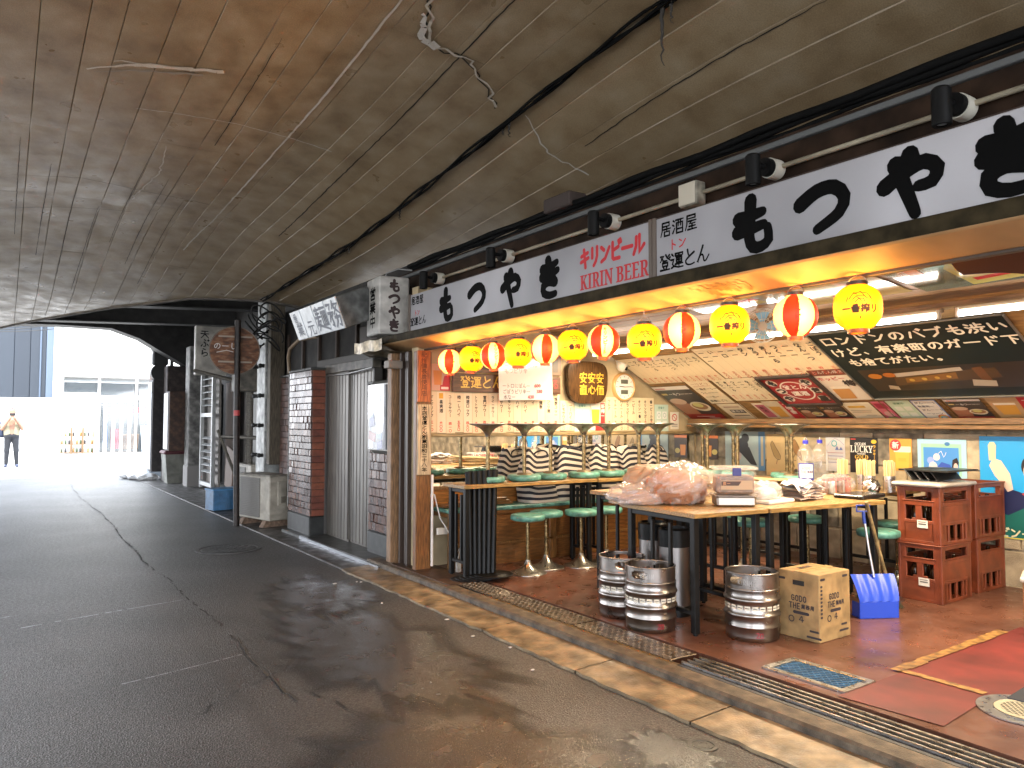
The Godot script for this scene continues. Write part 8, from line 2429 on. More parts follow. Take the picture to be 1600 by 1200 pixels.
	for dirn in [-1.0, 1.0]:
		for k in 16:
			var c0 := -0.29 + 0.0387 * k
			# clip the diagonal bar to the opening
			var p0 := Vector2(-0.1, c0 - dirn * 0.1)
			var p1 := Vector2(0.1, c0 + dirn * 0.1)
			var lim := 0.195
			var ts := []
			for j in 21:
				var q := p0.lerp(p1, j / 20.0)
				if absf(q.y) <= lim: ts.append(q)
			if ts.size() < 2: continue
			mb = Mb.new()
			var qa: Vector2 = ts[0]
			var qb: Vector2 = ts[ts.size() - 1]
			var mid := (qa + qb) / 2
			mb.box(Vector3(mid.x, 0.003 + 0.0015 * dirn, mid.y), Vector3((qb - qa).length(), 0.005, 0.007), 0.001, Basis(Y, -(qb - qa).angle()))
			part(mb, "bar", mat([0.06, 0.22, 0.42], 0.4, {"tex": "grime", "scale": 6.0}), gr)
	var fm := thing("floor_manhole", "round steel manhole with woven pattern at the right edge of the floor", "manhole", Vector3(3.80, 0.072, -1.62))
	mb = Mb.new()
	mb.lathe_sharp([Vector2(0.17, 0.0), Vector2(0.20, 0.0), Vector2(0.20, 0.006), Vector2(0.135, 0.006), Vector2(0.13, 0.0)], 44)
	part(mb, "frame", stl, fm)
	mb = Mb.new()
	mb.lathe_sharp([Vector2(0.131, 0.002), Vector2(0.0, 0.002)], 44)
	part(mb, "cover", mat([0.08, 0.075, 0.06], 0.6), fm)
	mb = Mb.new()
	mb.lathe_sharp([Vector2(0.105, 0.003), Vector2(0.105, 0.007), Vector2(0.131, 0.007)], 44)
	for dirn in [-1.0, 1.0]:
		for k in 11:
			var c0 := -0.10 + 0.02 * k
			var hl := sqrt(maxf(0.0, 0.104 * 0.104 - c0 * c0))
			if hl < 0.02: continue
			var bsx := Basis(Y, PI / 4 * dirn)
			mb.box(bsx * Vector3(0, 0.0045 + 0.0008 * dirn, c0), Vector3(hl * 2, 0.003, 0.006), 0.0, bsx)
	part(mb, "grid", mat([0.40, 0.37, 0.28], 0.5, {"metal": 0.3}), fm)
	mb = Mb.new()
	mb.box(Vector3(4.55, 0.078, -1.55), Vector3(1.3, 0.010, 0.52), 0.003, Basis(Y, 0.1))
	solo(mb, "floor_mat", mat([0.03, 0.035, 0.05], 0.95, {"tex": "fine", "scale": 10.0}), "dark blue grey entrance mat on the red floor at right", "mat")
	# chequer plates and door tracks along the threshold
	for k in 2:
		var z0: float = [-5.30, -3.85][k]
		var z1: float = [-3.86, -3.0][k]
		var t := thing("chequer_plate", ["long worn chequer plate over the door tracks by the stanchions", "shorter worn chequer plate in front of the kegs"][k], "plate", Vector3(3.10, 0.073, (z0 + z1) / 2), 0, "steel chequer plates covering the door tracks")
		mb = Mb.new()
		mb.box(Vector3(0, 0.002, 0), Vector3(0.20, 0.006, z1 - z0 - 0.01), 0.001)
		part(mb, "plate", mat([0.30, 0.22, 0.15], 0.4, {"metal": 0.7, "tex": "grime", "scale": 4.0, "rtex": "r_metal"}), t)
		mb = Mb.new()
		var n := int((z1 - z0) / 0.024)
		for i in n:
			for j in 8:
				if (i + j) % 2 == 0:
					mb.box(Vector3(-0.084 + 0.024 * j, 0.0058, -(z1 - z0) / 2 + 0.012 + 0.024 * i), Vector3(0.017, 0.0022, 0.005), 0.0, Basis(Y, 0.785 if j % 2 == 0 else -0.785))
		var ck := part(mb, "tread_pattern", mat([0.42, 0.32, 0.22], 0.35, {"metal": 0.8, "rtex": "r_metal", "scale": 4.0}), t)
		ck.set_meta("kind", "stuff")
	for k in 4:
		mb = Mb.new()
		mb.box(Vector3(3.03 + 0.045 * k, 0.076, -0.75), Vector3(0.012, 0.014, 4.4), 0.002)
		solo(mb, "door_track", mat([0.55, 0.55, 0.55], 0.28, {"metal": 1.0, "rtex": "r_metal", "scale": 2.0}), ["steel sliding door track rail nearest the street", "second steel track rail from the street", "third steel track rail from the street", "steel track rail nearest the shop floor"][k], "track", "sliding door tracks in the threshold")
	mb = Mb.new()
	mb.box(Vector3(3.10, 0.066, -0.75), Vector3(0.22, 0.006, 4.4))
	solo(mb, "track_bed", mat([0.06, 0.055, 0.05], 0.5, {"tex": "grime", "scale": 3.0}), "dark sunken bed under the steel door tracks", "track")
	mb = Mb.new()
	mb.box(Vector3(3.08, 0.05, -5.85), Vector3(0.30, 0.05, 1.1))
	solo(mb, "threshold_board", mat([0.12, 0.06, 0.03], 0.5, {"tex": "grime", "scale": 3.0}), "worn wooden threshold at the foot of the wooden post", "threshold")
	# litter scraps on the asphalt
	for k in 9:
		mb = Mb.new()
		var p := Vector3(2.55 - rng.randf() * rng.randf() * 0.7, 0.008, -6.2 + rng.randf() * 4.4)
		var s := rng.randf_range(0.008, 0.02)
		crumpled(mb, p, Vector3(s, 0.004, s * 0.7), 60 + k, 0.4, 2.0, -1, 8, 5)
		solo(mb, "paper_scrap", mat([0.5, 0.48, 0.45], 0.8), "tiny pale litter scrap on the asphalt by the concrete strip", "litter", "litter scraps on the asphalt")
	# road manhole and small drain cap
	var mh := thing("road_manhole", "round iron manhole cover in the asphalt before the air conditioner", "manhole", Vector3(2.02, 0.004, -8.47))
	mb = Mb.new()
	mb.lathe_sharp([Vector2(0.33, -0.004), Vector2(0.33, 0.005), Vector2(0.29, 0.005), Vector2(0.285, 0.001), Vector2(0.275, 0.001), Vector2(0.27, 0.005), Vector2(0.0, 0.005)], 48)
	part(mb, "cover", mat([0.085, 0.085, 0.085], 0.45, {"metal": 0.3, "tex": "soft", "scale": 4.0}), mh)
	mb = Mb.new()
	for k in 48:
		var an := k * 2.4
		var rr := 0.25 * sqrt((k + 0.5) / 48.0)
		mb.box(Vector3(cos(an) * rr, 0.006, sin(an) * rr), Vector3(0.03, 0.004, 0.012), 0.001, Basis(Y, an))
	part(mb, "stud_pattern", mat([0.09, 0.09, 0.09], 0.45, {"metal": 0.3}), mh).set_meta("kind", "stuff")
	var dc := thing("road_drain", "small round iron drain cap in the asphalt by the concrete strip", "drain", Vector3(2.46, 0.003, -2.28))
	mb = Mb.new()
	mb.lathe_sharp([Vector2(0.062, -0.003), Vector2(0.062, 0.004), Vector2(0.048, 0.004), Vector2(0.046, 0.0), Vector2(0.042, 0.0), Vector2(0.04, 0.004), Vector2(0, 0.004)], 28)
	part(mb, "cap", mat([0.03, 0.028, 0.026], 0.35, {"metal": 0.5}), dc)
	mb = Mb.new()
	for k in 6: mb.box(Vector3(cos(k * 1.05) * 0.024, 0.005, sin(k * 1.05) * 0.024), Vector3(0.014, 0.003, 0.006), 0.001, Basis(Y, k * 1.05))
	part(mb, "boss", mat([0.08, 0.07, 0.06], 0.3, {"metal": 0.6}), dc)
	# corner of a low wooden stand at the right edge
	var cb := thing("wooden_stand", "low brown wooden stand at the far right edge of the floor", "stand", Vector3(5.27, 0.07, -2.10), 20)
	for sx in [-1.0, 1.0]:
		for sz in [-1.0, 1.0]:
			mb = Mb.new()
			mb.box(Vector3(sx * 0.12, 0.16, sz * 0.12), Vector3(0.035, 0.32, 0.035), 0.005)
			part(mb, "leg", mat([0.25, 0.11, 0.04], 0.4), cb)
	mb = Mb.new()
	mb.box(Vector3(0, 0.335, 0), Vector3(0.30, 0.03, 0.30), 0.008)
	part(mb, "top", mat([0.5, 0.45, 0.38], 0.4), cb)
# ---------------------------------------------------------------- a body from tapered capsules, meshed as surface nets
func net(bones: Array, cell: float, blend := 0.03) -> Mb:
	var lo := Vector3(1e9, 1e9, 1e9)
	var hi := -lo
	for b in bones:
		for k in 2:
			var r: float = b[2 + k] + 0.06
			lo = lo.min(b[k] - Vector3(r, r, r)); hi = hi.max(b[k] + Vector3(r, r, r))
	var n := Vector3i(((hi - lo) / cell).ceil()) + Vector3i.ONE
	var val := PackedFloat32Array()
	val.resize(n.x * n.y * n.z)
	for z in n.z:
		for y in n.y:
			for x in n.x:
				var p := lo + Vector3(x, y, z) * cell
				var d := 1e3
				for b in bones:
					var ab: Vector3 = b[1] - b[0]
					var t := clampf((p - b[0]).dot(ab) / maxf(ab.length_squared(), 1e-9), 0.0, 1.0)
					var q: float = (p - b[0] - ab * t).length() - lerpf(b[2], b[3], t)
					var h := maxf(blend - absf(d - q), 0.0) / blend
					d = minf(d, q) - h * h * blend * 0.25
				val[x + n.x * (y + n.y * z)] = d
	var vid := {}
	var vs := []
	var at := func(x: int, y: int, z: int) -> float: return val[x + n.x * (y + n.y * z)]
	for z in n.z - 1:
		for y in n.y - 1:
			for x in n.x - 1:
				var c := Vector3.ZERO
				var m := 0
				for e in [[0, 0, 0, 1, 0, 0], [0, 1, 0, 1, 1, 0], [0, 0, 1, 1, 0, 1], [0, 1, 1, 1, 1, 1], [0, 0, 0, 0, 1, 0], [1, 0, 0, 1, 1, 0], [0, 0, 1, 0, 1, 1], [1, 0, 1, 1, 1, 1], [0, 0, 0, 0, 0, 1], [1, 0, 0, 1, 0, 1], [0, 1, 0, 0, 1, 1], [1, 1, 0, 1, 1, 1]]:
					var va: float = at.call(x + e[0], y + e[1], z + e[2])
					var vb: float = at.call(x + e[3], y + e[4], z + e[5])
					if (va < 0.0) != (vb < 0.0):
						var t := va / (va - vb)
						c += Vector3(lerpf(e[0], e[3], t), lerpf(e[1], e[4], t), lerpf(e[2], e[5], t)); m += 1
				if m > 0:
					vid[x + n.x * (y + n.y * z)] = vs.size()
					vs.append(lo + (Vector3(x, y, z) + c / m) * cell)
	var mb := Mb.new()
	mb.smooth(1)
	for z in range(1, n.z - 1):
		for y in range(1, n.y - 1):
			for x in range(1, n.x - 1):
				var v0: float = at.call(x, y, z)
				for ax in 3:
					var dd := Vector3i.ZERO
					dd[ax] = 1
					var v1: float = at.call(x + dd.x, y + dd.y, z + dd.z)
					if (v0 < 0.0) == (v1 < 0.0): continue
					var u := Vector3i.ZERO
					var w := Vector3i.ZERO
					u[(ax + 1) % 3] = 1
					w[(ax + 2) % 3] = 1
					var id := []
					for o in [Vector3i.ZERO, u, u + w, w]:
						var k: Vector3i = Vector3i(x, y, z) - o
						id.append(vid.get(k.x + n.x * (k.y + n.y * k.z), -1))
					if id.has(-1): continue
					var nn := Vector3(dd) * (1.0 if v0 < 0.0 else -1.0)
					mb.quad(vs[id[0]], vs[id[1]], vs[id[2]], vs[id[3]], nn)
	return mb

func person():
	var t := thing("person", "person in pale shirt and dark trousers holding a phone up outside", "person", Vector3(0.22, 0.0, -27.0))
	var V := func(x: float, y: float, z: float) -> Vector3: return Vector3(x, y, z)
	var skin := mat([0.26, 0.14, 0.09], 0.6)
	part(net([[Vector3(0, 1.42, 0), Vector3(0, 1.50, 0.01), 0.055, 0.05], [Vector3(0, 1.57, 0.02), Vector3(0, 1.64, 0.01), 0.078, 0.085], [Vector3(0, 1.56, 0.095), Vector3(0, 1.58, 0.09), 0.014, 0.012], [Vector3(-0.085, 1.58, 0), Vector3(-0.087, 1.61, 0), 0.014, 0.014], [Vector3(0.085, 1.58, 0), Vector3(0.087, 1.61, 0), 0.014, 0.014],
		[Vector3(-0.19, 1.36, 0), Vector3(-0.24, 1.12, 0.08), 0.05, 0.042], [Vector3(-0.24, 1.12, 0.08), Vector3(-0.05, 1.43, 0.27), 0.04, 0.028], [Vector3(0.19, 1.36, 0), Vector3(0.26, 1.12, 0.08), 0.05, 0.042], [Vector3(0.26, 1.12, 0.08), Vector3(0.06, 1.43, 0.27), 0.04, 0.028],
		[Vector3(-0.05, 1.44, 0.27), Vector3(-0.03, 1.52, 0.27), 0.03, 0.016], [Vector3(0.06, 1.44, 0.27), Vector3(0.04, 1.52, 0.27), 0.03, 0.016], [Vector3(-0.03, 1.5, 0.28), Vector3(0.0, 1.545, 0.29), 0.011, 0.009], [Vector3(0.04, 1.5, 0.28), Vector3(0.02, 1.545, 0.29), 0.011, 0.009],
		[Vector3(0, 0.95, 0), Vector3(0, 1.35, 0), 0.12, 0.13]], 0.022), "body", skin, t)
	part(net([[Vector3(-0.08, 0.96, 0), Vector3(-0.12, 1.34, 0), 0.12, 0.11], [Vector3(0.08, 0.96, 0), Vector3(0.12, 1.34, 0), 0.12, 0.11], [Vector3(-0.18, 1.37, 0), Vector3(-0.225, 1.20, 0.05), 0.072, 0.066], [Vector3(0.18, 1.37, 0), Vector3(0.24, 1.20, 0.05), 0.072, 0.066]], 0.025), "shirt", mat([0.24, 0.21, 0.14], 0.9), t)
	part(net([[Vector3(-0.07, 0.93, 0), Vector3(0.07, 0.93, 0), 0.125, 0.125], [Vector3(-0.09, 0.88, 0), Vector3(-0.11, 0.48, 0.01), 0.10, 0.07], [Vector3(-0.11, 0.48, 0.01), Vector3(-0.12, 0.09, 0), 0.07, 0.05], [Vector3(0.09, 0.88, 0), Vector3(0.12, 0.48, 0.01), 0.10, 0.07], [Vector3(0.12, 0.48, 0.01), Vector3(0.14, 0.09, 0), 0.07, 0.05]], 0.025), "trousers", mat([0.015, 0.017, 0.022], 0.85), t)
	part(net([[Vector3(-0.12, 0.045, -0.03), Vector3(-0.14, 0.04, 0.15), 0.045, 0.04], [Vector3(0.14, 0.045, -0.03), Vector3(0.16, 0.04, 0.15), 0.045, 0.04]], 0.02), "shoes", mat([0.03, 0.04, 0.08], 0.7), t)
	part(net([[Vector3(0, 1.655, -0.012), Vector3(0, 1.62, -0.05), 0.088, 0.075]], 0.02), "hair", mat([0.02, 0.012, 0.01], 0.8), t)
	var ph := Mb.new()
	ph.box(Vector3(0.225, 1.545, -26.70), Vector3(0.15, 0.075, 0.009), 0.003)
	solo(ph, "phone", mat(0.012, 0.2), "dark phone held up by the person outside", "phone")
	var bp := part(net([[Vector3(-0.14, 1.25, -0.12), Vector3(-0.16, 0.98, -0.12), 0.11, 0.12]], 0.025), "backpack", mat([0.02, 0.03, 0.06], 0.8))
	bp.position = Vector3(0.14, 0, -27.0)
	tag(bp, "navy backpack hanging behind the person outside", "bag")

func outdoor_unit(label: String, at: Vector3, turn: float, s := 1.0):
	var t := thing("air_conditioner", label, "air conditioner", at, turn, "outdoor air conditioner units on the pavement")
	var beige := mat([0.42, 0.38, 0.31], 0.5, {"tex": "soft", "scale": 2.5})
	var mb := Mb.new()
	mb.box(Vector3(0, 0.36 * s, 0), Vector3(0.30 * s, 0.56 * s, 0.76 * s), 0.012)
	part(mb, "casing", beige, t)
	mb = Mb.new()
	mb.box(Vector3(0, 0.645 * s, 0), Vector3(0.32 * s, 0.02 * s, 0.78 * s), 0.006)
	part(mb, "lid", mat([0.42, 0.38, 0.31], 0.5, {"tex": "grime", "scale": 3.0}), t)
	mb = Mb.new()
	mb.box(Vector3(-0.152 * s, 0.36 * s, -0.10 * s), Vector3(0.010, 0.50 * s, 0.50 * s), 0.003)
	var g := part(mb, "grille", mat([0.14, 0.13, 0.115], 0.6), t)
	for k in 22:
		mb = Mb.new()
		mb.box(Vector3(-0.161 * s, (0.125 + 0.0224 * k) * s, -0.10 * s), Vector3(0.008, 0.006 * s, 0.49 * s), 0.001)
		part(mb, "slat", mat([0.10, 0.095, 0.085], 0.5), g)
	mb = Mb.new()
	mb.box(Vector3(0.02 * s, 0.42 * s, 0.385 * s), Vector3(0.12 * s, 0.30 * s, 0.02 * s), 0.006)
	var cvr := part(mb, "service_cover", beige, t)
	mb = Mb.new()
	mb.box(Vector3(0.03 * s, 0.34 * s, 0.398 * s), Vector3(0.07 * s, 0.08 * s, 0.012), 0.004)
	part(mb, "latch", mat([0.16, 0.14, 0.11], 0.5), cvr)
	mb = Mb.new()
	mb.tube([Vector3(0.12, 0.5, 0.38) * s, Vector3(0.19, 0.48, 0.42) * s, Vector3(0.21, 0.3, 0.42) * s, Vector3(0.18, 0.16, 0.36) * s], 0.014 * s, 8)
	part(mb, "hose", mat([0.3, 0.28, 0.24], 0.6), t)
	for e in [-1.0, 1.0]:
		mb = Mb.new()
		mb.prism(PackedVector2Array([Vector2(-0.20, 0), Vector2(0.20, 0), Vector2(0.15, 0.08), Vector2(-0.15, 0.08)]), Vector3(0, 0, e * 0.27 * s - 0.05), X * s, Y * s, 0.1)
		part(mb, "foot_block", mat([0.32, 0.21, 0.14], 0.8, {"tex": "grime", "scale": 5.0}), t)

func passage():
	var rng := RandomNumberGenerator.new()
	rng.seed = 88
	var dark := mat([0.03, 0.025, 0.022], 0.7, {"tex": "grime", "scale": 1.5})
	# dark end of the row: wall that closes the right side as far as the steel bridge
	var rw := thing("passage_wall", "dark grimy wall on the right side of the passage beyond the pole", "wall")
	var mb := Mb.new()
	mb.box(Vector3(4.1, 2.0, -15.2), Vector3(0.3, 4.0, 8.2))
	part(mb, "wall", dark, rw)
	for k in 5:
		mb = Mb.new()
		mb.box(Vector3(3.92, 1.1, -11.8 - 1.5 * k), Vector3(0.06, 2.1, 1.0), 0.01)
		part(mb, "shopfront_panel", [mat([0.09, 0.05, 0.03], 0.5), mat([0.05, 0.05, 0.05], 0.5), mat([0.10, 0.09, 0.08], 0.5)][k % 3], rw)
	# white painted pillar with black knobs
	var wp := thing("white_pillar", "white painted steel pillar studded with black knobs", "pillar", Vector3(3.12, 0, -11.1))
	mb = Mb.new()
	mb.box(Vector3(0.05, 1.55, 0), Vector3(0.24, 3.1, 0.42), 0.01)
	part(mb, "shaft", mat([0.62, 0.64, 0.62], 0.5, {"tex": "grime", "scale": 1.2}), wp)
	for r in 5:
		for z in [-0.15, 0.15]:
			mb = Mb.new()
			mb.lathe([Vector2(0.028, 0), Vector2(0.024, 0.03), Vector2(0.034, 0.05), Vector2(0.026, 0.075), Vector2(0, 0.08)], 14, Vector3(-0.07, 0.45 + 0.42 * r, z), Basis(Z, PI / 2))
			part(mb, "knob", mat(0.012, 0.5), wp)
	mb = Mb.new()
	mb.box(Vector3(0.05, 1.9, 0.32), Vector3(0.2, 2.3, 0.14), 0.008)
	part(mb, "timber_post", mat([0.16, 0.13, 0.09], 0.7, {"tex": "grain", "scale": Vector3(6, 0.6, 6)}), wp)
	# tangle of cables at the pillar top
	for k in 5:
		mb = Mb.new()
		var pts := []
		for j in 60:
			var u := j * 0.22
			pts.append(Vector3(2.97 + 0.20 * sin(u * 0.9 + k), 2.80 - 0.09 * k + 0.12 * sin(u * 1.3 + k * 2.1), -10.9 + 0.06 * u - 0.1 * k))
		mb.tube(pts, 0.011, 6)
		solo(mb, "loose_cable", mat(0.012, 0.7), ["looped black cable highest at the white pillar top", "second looped black cable at the white pillar top", "middle looped black cable at the white pillar top", "fourth looped black cable at the white pillar top", "lowest looped black cable at the white pillar top"][k], "cable", "tangled cables at the pillar top")
	# bent conduit by the tiled piers
	mb = Mb.new()
	mb.tube([Vector3(3.0, 1.95, -9.62), Vector3(2.98, 2.15, -9.62), Vector3(2.96, 2.25, -9.5), Vector3(2.98, 2.34, -9.2), Vector3(3.1, 2.36, -8.9)], 0.022, 10)
	solo(mb, "bent_conduit", mat([0.22, 0.16, 0.10], 0.5), "bent tan conduit rising from the shiny tiled pier", "conduit")
	mb = Mb.new()
	mb.tube([Vector3(2.97, 1.95, -9.52), Vector3(2.97, 0.3, -9.52)], 0.010, 8)
	solo(mb, "drain_pipe", mat([0.2, 0.2, 0.19], 0.4), "thin grey pipe down the joint of two tiled piers", "pipe")
	outdoor_unit("beige air conditioner outdoor unit on clay blocks nearest the door", Vector3(2.86, 0.015, -10.15), 14)
	outdoor_unit("pale air conditioner outdoor unit half hidden behind the pole", Vector3(3.22, 0.015, -12.1), 4, 1.05)
	# pole with the rusty round sign
	var ps := thing("road_sign", "round rusty road sign seen from behind on a dark pole", "sign", Vector3(2.54, 0.0, -10.27))
	mb = Mb.new()
	mb.tube([Vector3(0, 0.0, 0), Vector3(-0.02, 1.3, 0), Vector3(-0.025, 2.66, 0)], 0.038, 14)
	part(mb, "pole", mat([0.035, 0.022, 0.016], 0.5, {"tex": "grime", "scale": 4.0}), ps)
	var sgn := Basis(Y, deg_to_rad(-8.0)) * Basis(X, PI / 2)
	mb = Mb.new()
	mb.lathe_sharp([Vector2(0, -0.004), Vector2(0.31, -0.004), Vector2(0.315, 0.0), Vector2(0.31, 0.004), Vector2(0, 0.004)], 48, Vector3(-0.045, 2.27, -0.055), sgn)
	var disc := StandardMaterial3D.new()
	disc.albedo_texture = tex["rusty"]
	disc.uv1_triplanar = true
	disc.uv1_world_triplanar = true
	disc.uv1_scale = Vector3(0.9, 2.0, 0.9)
	disc.roughness = 0.65
	part(mb, "disc", disc, ps)
	mb = Mb.new()
	var rr := []
	for k in 49: rr.append(Vector3(-0.045, 2.27, -0.055) + sgn * Vector3(cos(TAU * k / 48.0) * 0.312, 0, sin(TAU * k / 48.0) * 0.312))
	mb.tube(rr, 0.008, 6, false)
	part(mb, "rim", mat([0.20, 0.17, 0.14], 0.5), ps)
	var fr := Basis(Y, deg_to_rad(-8.0))
	mb = Mb.new()
	letters(mb, "のへし", plane_map(Vector3(-0.045, 2.27, -0.055) + fr * Vector3(-0.26, 0.10, 0.005), fr * X, Y), 0, 0, 0.09, 0.10)
	ribbon(mb, [Vector2(-0.22, 0.03), Vector2(-0.1, 0.0), Vector2(-0.02, 0.02)], 0.008, plane_map(Vector3(-0.045, 2.27, -0.055) + fr * Vector3(0, 0.0, 0.005), fr * X, Y), 0.001)
	part(mb, "graffiti", mat([0.6, 0.58, 0.55], 0.6), ps)
	for yy in [2.45, 2.12]:
		mb = Mb.new()
		mb.box(Vector3(-0.04, yy, -0.04) , Vector3(0.42, 0.022, 0.012), 0.002, fr)
		part(mb, "bracket", mat([0.32, 0.26, 0.2], 0.5), ps)
	mb = Mb.new()
	mb.lathe([Vector2(0.0395, 0), Vector2(0.0395, 0.07)], 14, Vector3(-0.02, 1.42, 0))
	part(mb, "sticker", mat([0.45, 0.05, 0.05], 0.5), ps)
	# timber lean-to frame behind the pole
	var lt := thing("lean_to_frame", "pale weathered timber frame and tin boxes behind the round sign", "frame", Vector3(3.0, 0, -12.9))
	for b in [[Vector3(0.15, 0, 0.9), Vector3(0.15, 1.95, 0.9), 0.04], [Vector3(0.15, 1.9, 0.95), Vector3(-0.5, 2.15, 0.0), 0.03], [Vector3(0.2, 1.1, 1.1), Vector3(-0.1, 1.1, 0.2), 0.03], [Vector3(0.3, 0, 0.2), Vector3(0.3, 2.1, 0.2), 0.04], [Vector3(-0.1, 1.2, -0.1), Vector3(0.15, 0.2, 0.5), 0.03]]:
		mb = Mb.new()
		mb.tube([b[0], b[1]], b[2], 4)
		part(mb, "timber", mat([0.16, 0.14, 0.11], 0.7, {"tex": "grain", "scale": 3.0}), lt)
	mb = Mb.new()
	mb.box(Vector3(0.12, 1.98, 0.9), Vector3(0.4, 0.36, 0.5), 0.01)
	part(mb, "tin_box", mat([0.14, 0.12, 0.09], 0.6, {"tex": "grime", "scale": 2.0}), lt)
	mb = Mb.new()
	mb.box(Vector3(0.5, 1.1, 0.2), Vector3(0.05, 1.5, 0.9))
	part(mb, "corrugated_sheet", mat([0.12, 0.115, 0.10], 0.6), lt)
	mb = Mb.new()
	mb.box(Vector3(0.2, 0.55, -0.5), Vector3(0.05, 0.7, 0.5), 0.01, Basis(X, 0.2))
	part(mb, "leaning_board", mat([0.13, 0.09, 0.07], 0.7), lt)
	# blue crate
	var bc := thing("blue_crate", "blue plastic crate on the pavement by the pole", "crate", Vector3(2.84, 0.015, -12.15), 10)
	var bm := mat([0.03, 0.13, 0.27], 0.45, {"tex": "soft", "scale": 3.0})
	for e in [[0, 0.16, 0.15, 0.48, 0.30, 0.016], [0, 0.16, -0.15, 0.48, 0.30, 0.016]]:
		mb = Mb.new()
		mb.box(Vector3(e[0], e[1], e[2]), Vector3(e[3], e[4], e[5]), 0.004)
		part(mb, "side", bm, bc)
	for e in [-0.24, 0.24]:
		mb = Mb.new()
		mb.box(Vector3(e, 0.16, 0), Vector3(0.016, 0.30, 0.30), 0.004)
		part(mb, "side", bm, bc)
	mb = Mb.new()
	mb.box(Vector3(0, 0.315, 0), Vector3(0.52, 0.022, 0.34), 0.006)
	part(mb, "rim", mat([0.04, 0.16, 0.32], 0.45), bc)
	for k in 4:
		mb = Mb.new()
		mb.box(Vector3(-0.16 + 0.107 * k, 0.16, 0.161), Vector3(0.012, 0.26, 0.008), 0.002)
		part(mb, "rib", bm, bc)
	mb = Mb.new()
	mb.box(Vector3(0, 0.02, 0), Vector3(0.46, 0.02, 0.29))
	part(mb, "floor", bm, bc)
	# louvred metal gate
	var lg := thing("louvred_gate", "tall white metal frame with louvred vents", "gate", Vector3(3.35, 0.02, -15.9), 0)
	var al := mat([0.45, 0.46, 0.46], 0.4, {"metal": 0.5})
	for z in [-0.5, 0.5]:
		mb = Mb.new()
		mb.box(Vector3(0, 1.3, z), Vector3(0.07, 2.6, 0.06), 0.006)
		part(mb, "upright", al, lg)
	for y in [0.1, 1.45, 2.5]:
		mb = Mb.new()
		mb.box(Vector3(0, y, 0), Vector3(0.06, 0.08, 0.94), 0.006)
		part(mb, "rail", al, lg)
	for k in 12:
		mb = Mb.new()
		mb.box(Vector3(0.02, (0.35 if k < 6 else 1.65) + 0.13 * (k % 6), 0), Vector3(0.08, 0.015, 0.9), 0.003, Basis(Z, 0.5))
		part(mb, "louvre", mat([0.35, 0.36, 0.36], 0.4, {"metal": 0.4}), lg)
	mb = Mb.new()
	mb.box(Vector3(0.12, 1.3, 0), Vector3(0.04, 2.5, 0.98))
	part(mb, "backing", mat([0.22, 0.2, 0.18], 0.7), lg)
	# concrete posts and cabinets towards the far end
	for p in [[3.38, -17.0, 0.42, 2.9, "pale concrete post beside the tempura sign", [0.32, 0.31, 0.29]], [3.30, -18.9, 0.5, 2.6, "dark boxed post behind the lidded bin", [0.07, 0.05, 0.045]], [3.16, -20.4, 0.40, 2.5, "brown and blue post at the mouth of the passage", [0.10, 0.05, 0.035]]]:
		var t := thing("concrete_post", p[4], "post", Vector3(p[0], 0, p[1]), 0, "posts along the far passage")
		mb = Mb.new()
		mb.box(Vector3(0, p[3] / 2, 0), Vector3(p[2], p[3], p[2]), 0.015)
		part(mb, "shaft", mat(p[5], 0.7, {"tex": "grime", "scale": 1.5}), t)
		mb = Mb.new()
		mb.box(Vector3(0, 0.22, 0), Vector3(p[2] + 0.03, 0.44, p[2] + 0.03), 0.012)
		part(mb, "base", mat([0.22, 0.25, 0.28] if p[1] < -20 else [0.2, 0.19, 0.18], 0.7), t)
	for p in [[3.02, -17.6, 1.35, 0.62, 0.55, "brown cabinet with white face on the pale concrete post", [0.10, 0.045, 0.025]], [2.98, -19.5, 1.25, 1.05, 0.45, "dark cabinet with white lit face near the passage mouth", [0.04, 0.03, 0.03]]]:
		var t := thing("wall_cabinet", p[5], "cabinet", Vector3(p[0], p[2], p[1]), 0, "cabinets fixed along the far passage")
		mb = Mb.new()
		mb.box(Vector3(0.12, 0, 0.16), Vector3(0.55, p[3] * 2, 0.5), 0.012)
		part(mb, "body", mat(p[6], 0.6, {"tex": "grime", "scale": 2.0}), t)
		mb = Mb.new()
		mb.box(Vector3(-0.165, 0, 0.1), Vector3(0.02, p[3] * 1.9, 0.45), 0.006)
		part(mb, "face", mat([0.6, 0.62, 0.64], 0.4), t)
	# signal lamps seen from behind
	var sg := thing("traffic_signal", "dark traffic signal heads silhouetted at the passage mouth", "signal", Vector3(2.98, 0, -19.2))
	mb = Mb.new()
	mb.tube([Vector3(0.25, 0, 0), Vector3(0.25, 2.9, 0)], 0.04, 10)
	part(mb, "pole", mat(0.015, 0.5), sg)
	for y in [2.78, 2.12]:
		mb = Mb.new()
		mb.box(Vector3(0, y, 0), Vector3(0.34, 0.30, 0.2), 0.03)
		part(mb, "box_head", mat(0.012, 0.5), sg)
	for y in [3.06, 2.46]:
		mb = Mb.new()
		mb.cyl(Vector3(0, y, -0.1), Vector3(0, y, 0.1), 0.20, 24)
		part(mb, "round_head", mat(0.012, 0.5), sg)
	# tempura sign
	var ts := thing("hanging_sign", "white hanging sign with vertical black brush characters", "sign", Vector3(3.2, 2.20, -15.05))
	mb = Mb.new()
	mb.box(Vector3(0, 0.46, 0), Vector3(0.56, 0.92, 0.14), 0.015)
	part(mb, "panel", mat([0.66, 0.62, 0.55], 0.5, {"tex": "soft", "scale": 1.5}), ts)
	mb = Mb.new()
	chars("天ぷら", ts, mat(0.012, 0.5), Vector3(-0.20, 0.84, 0.07), X, Y, 0.16, 0.14, true, 1.06, true)
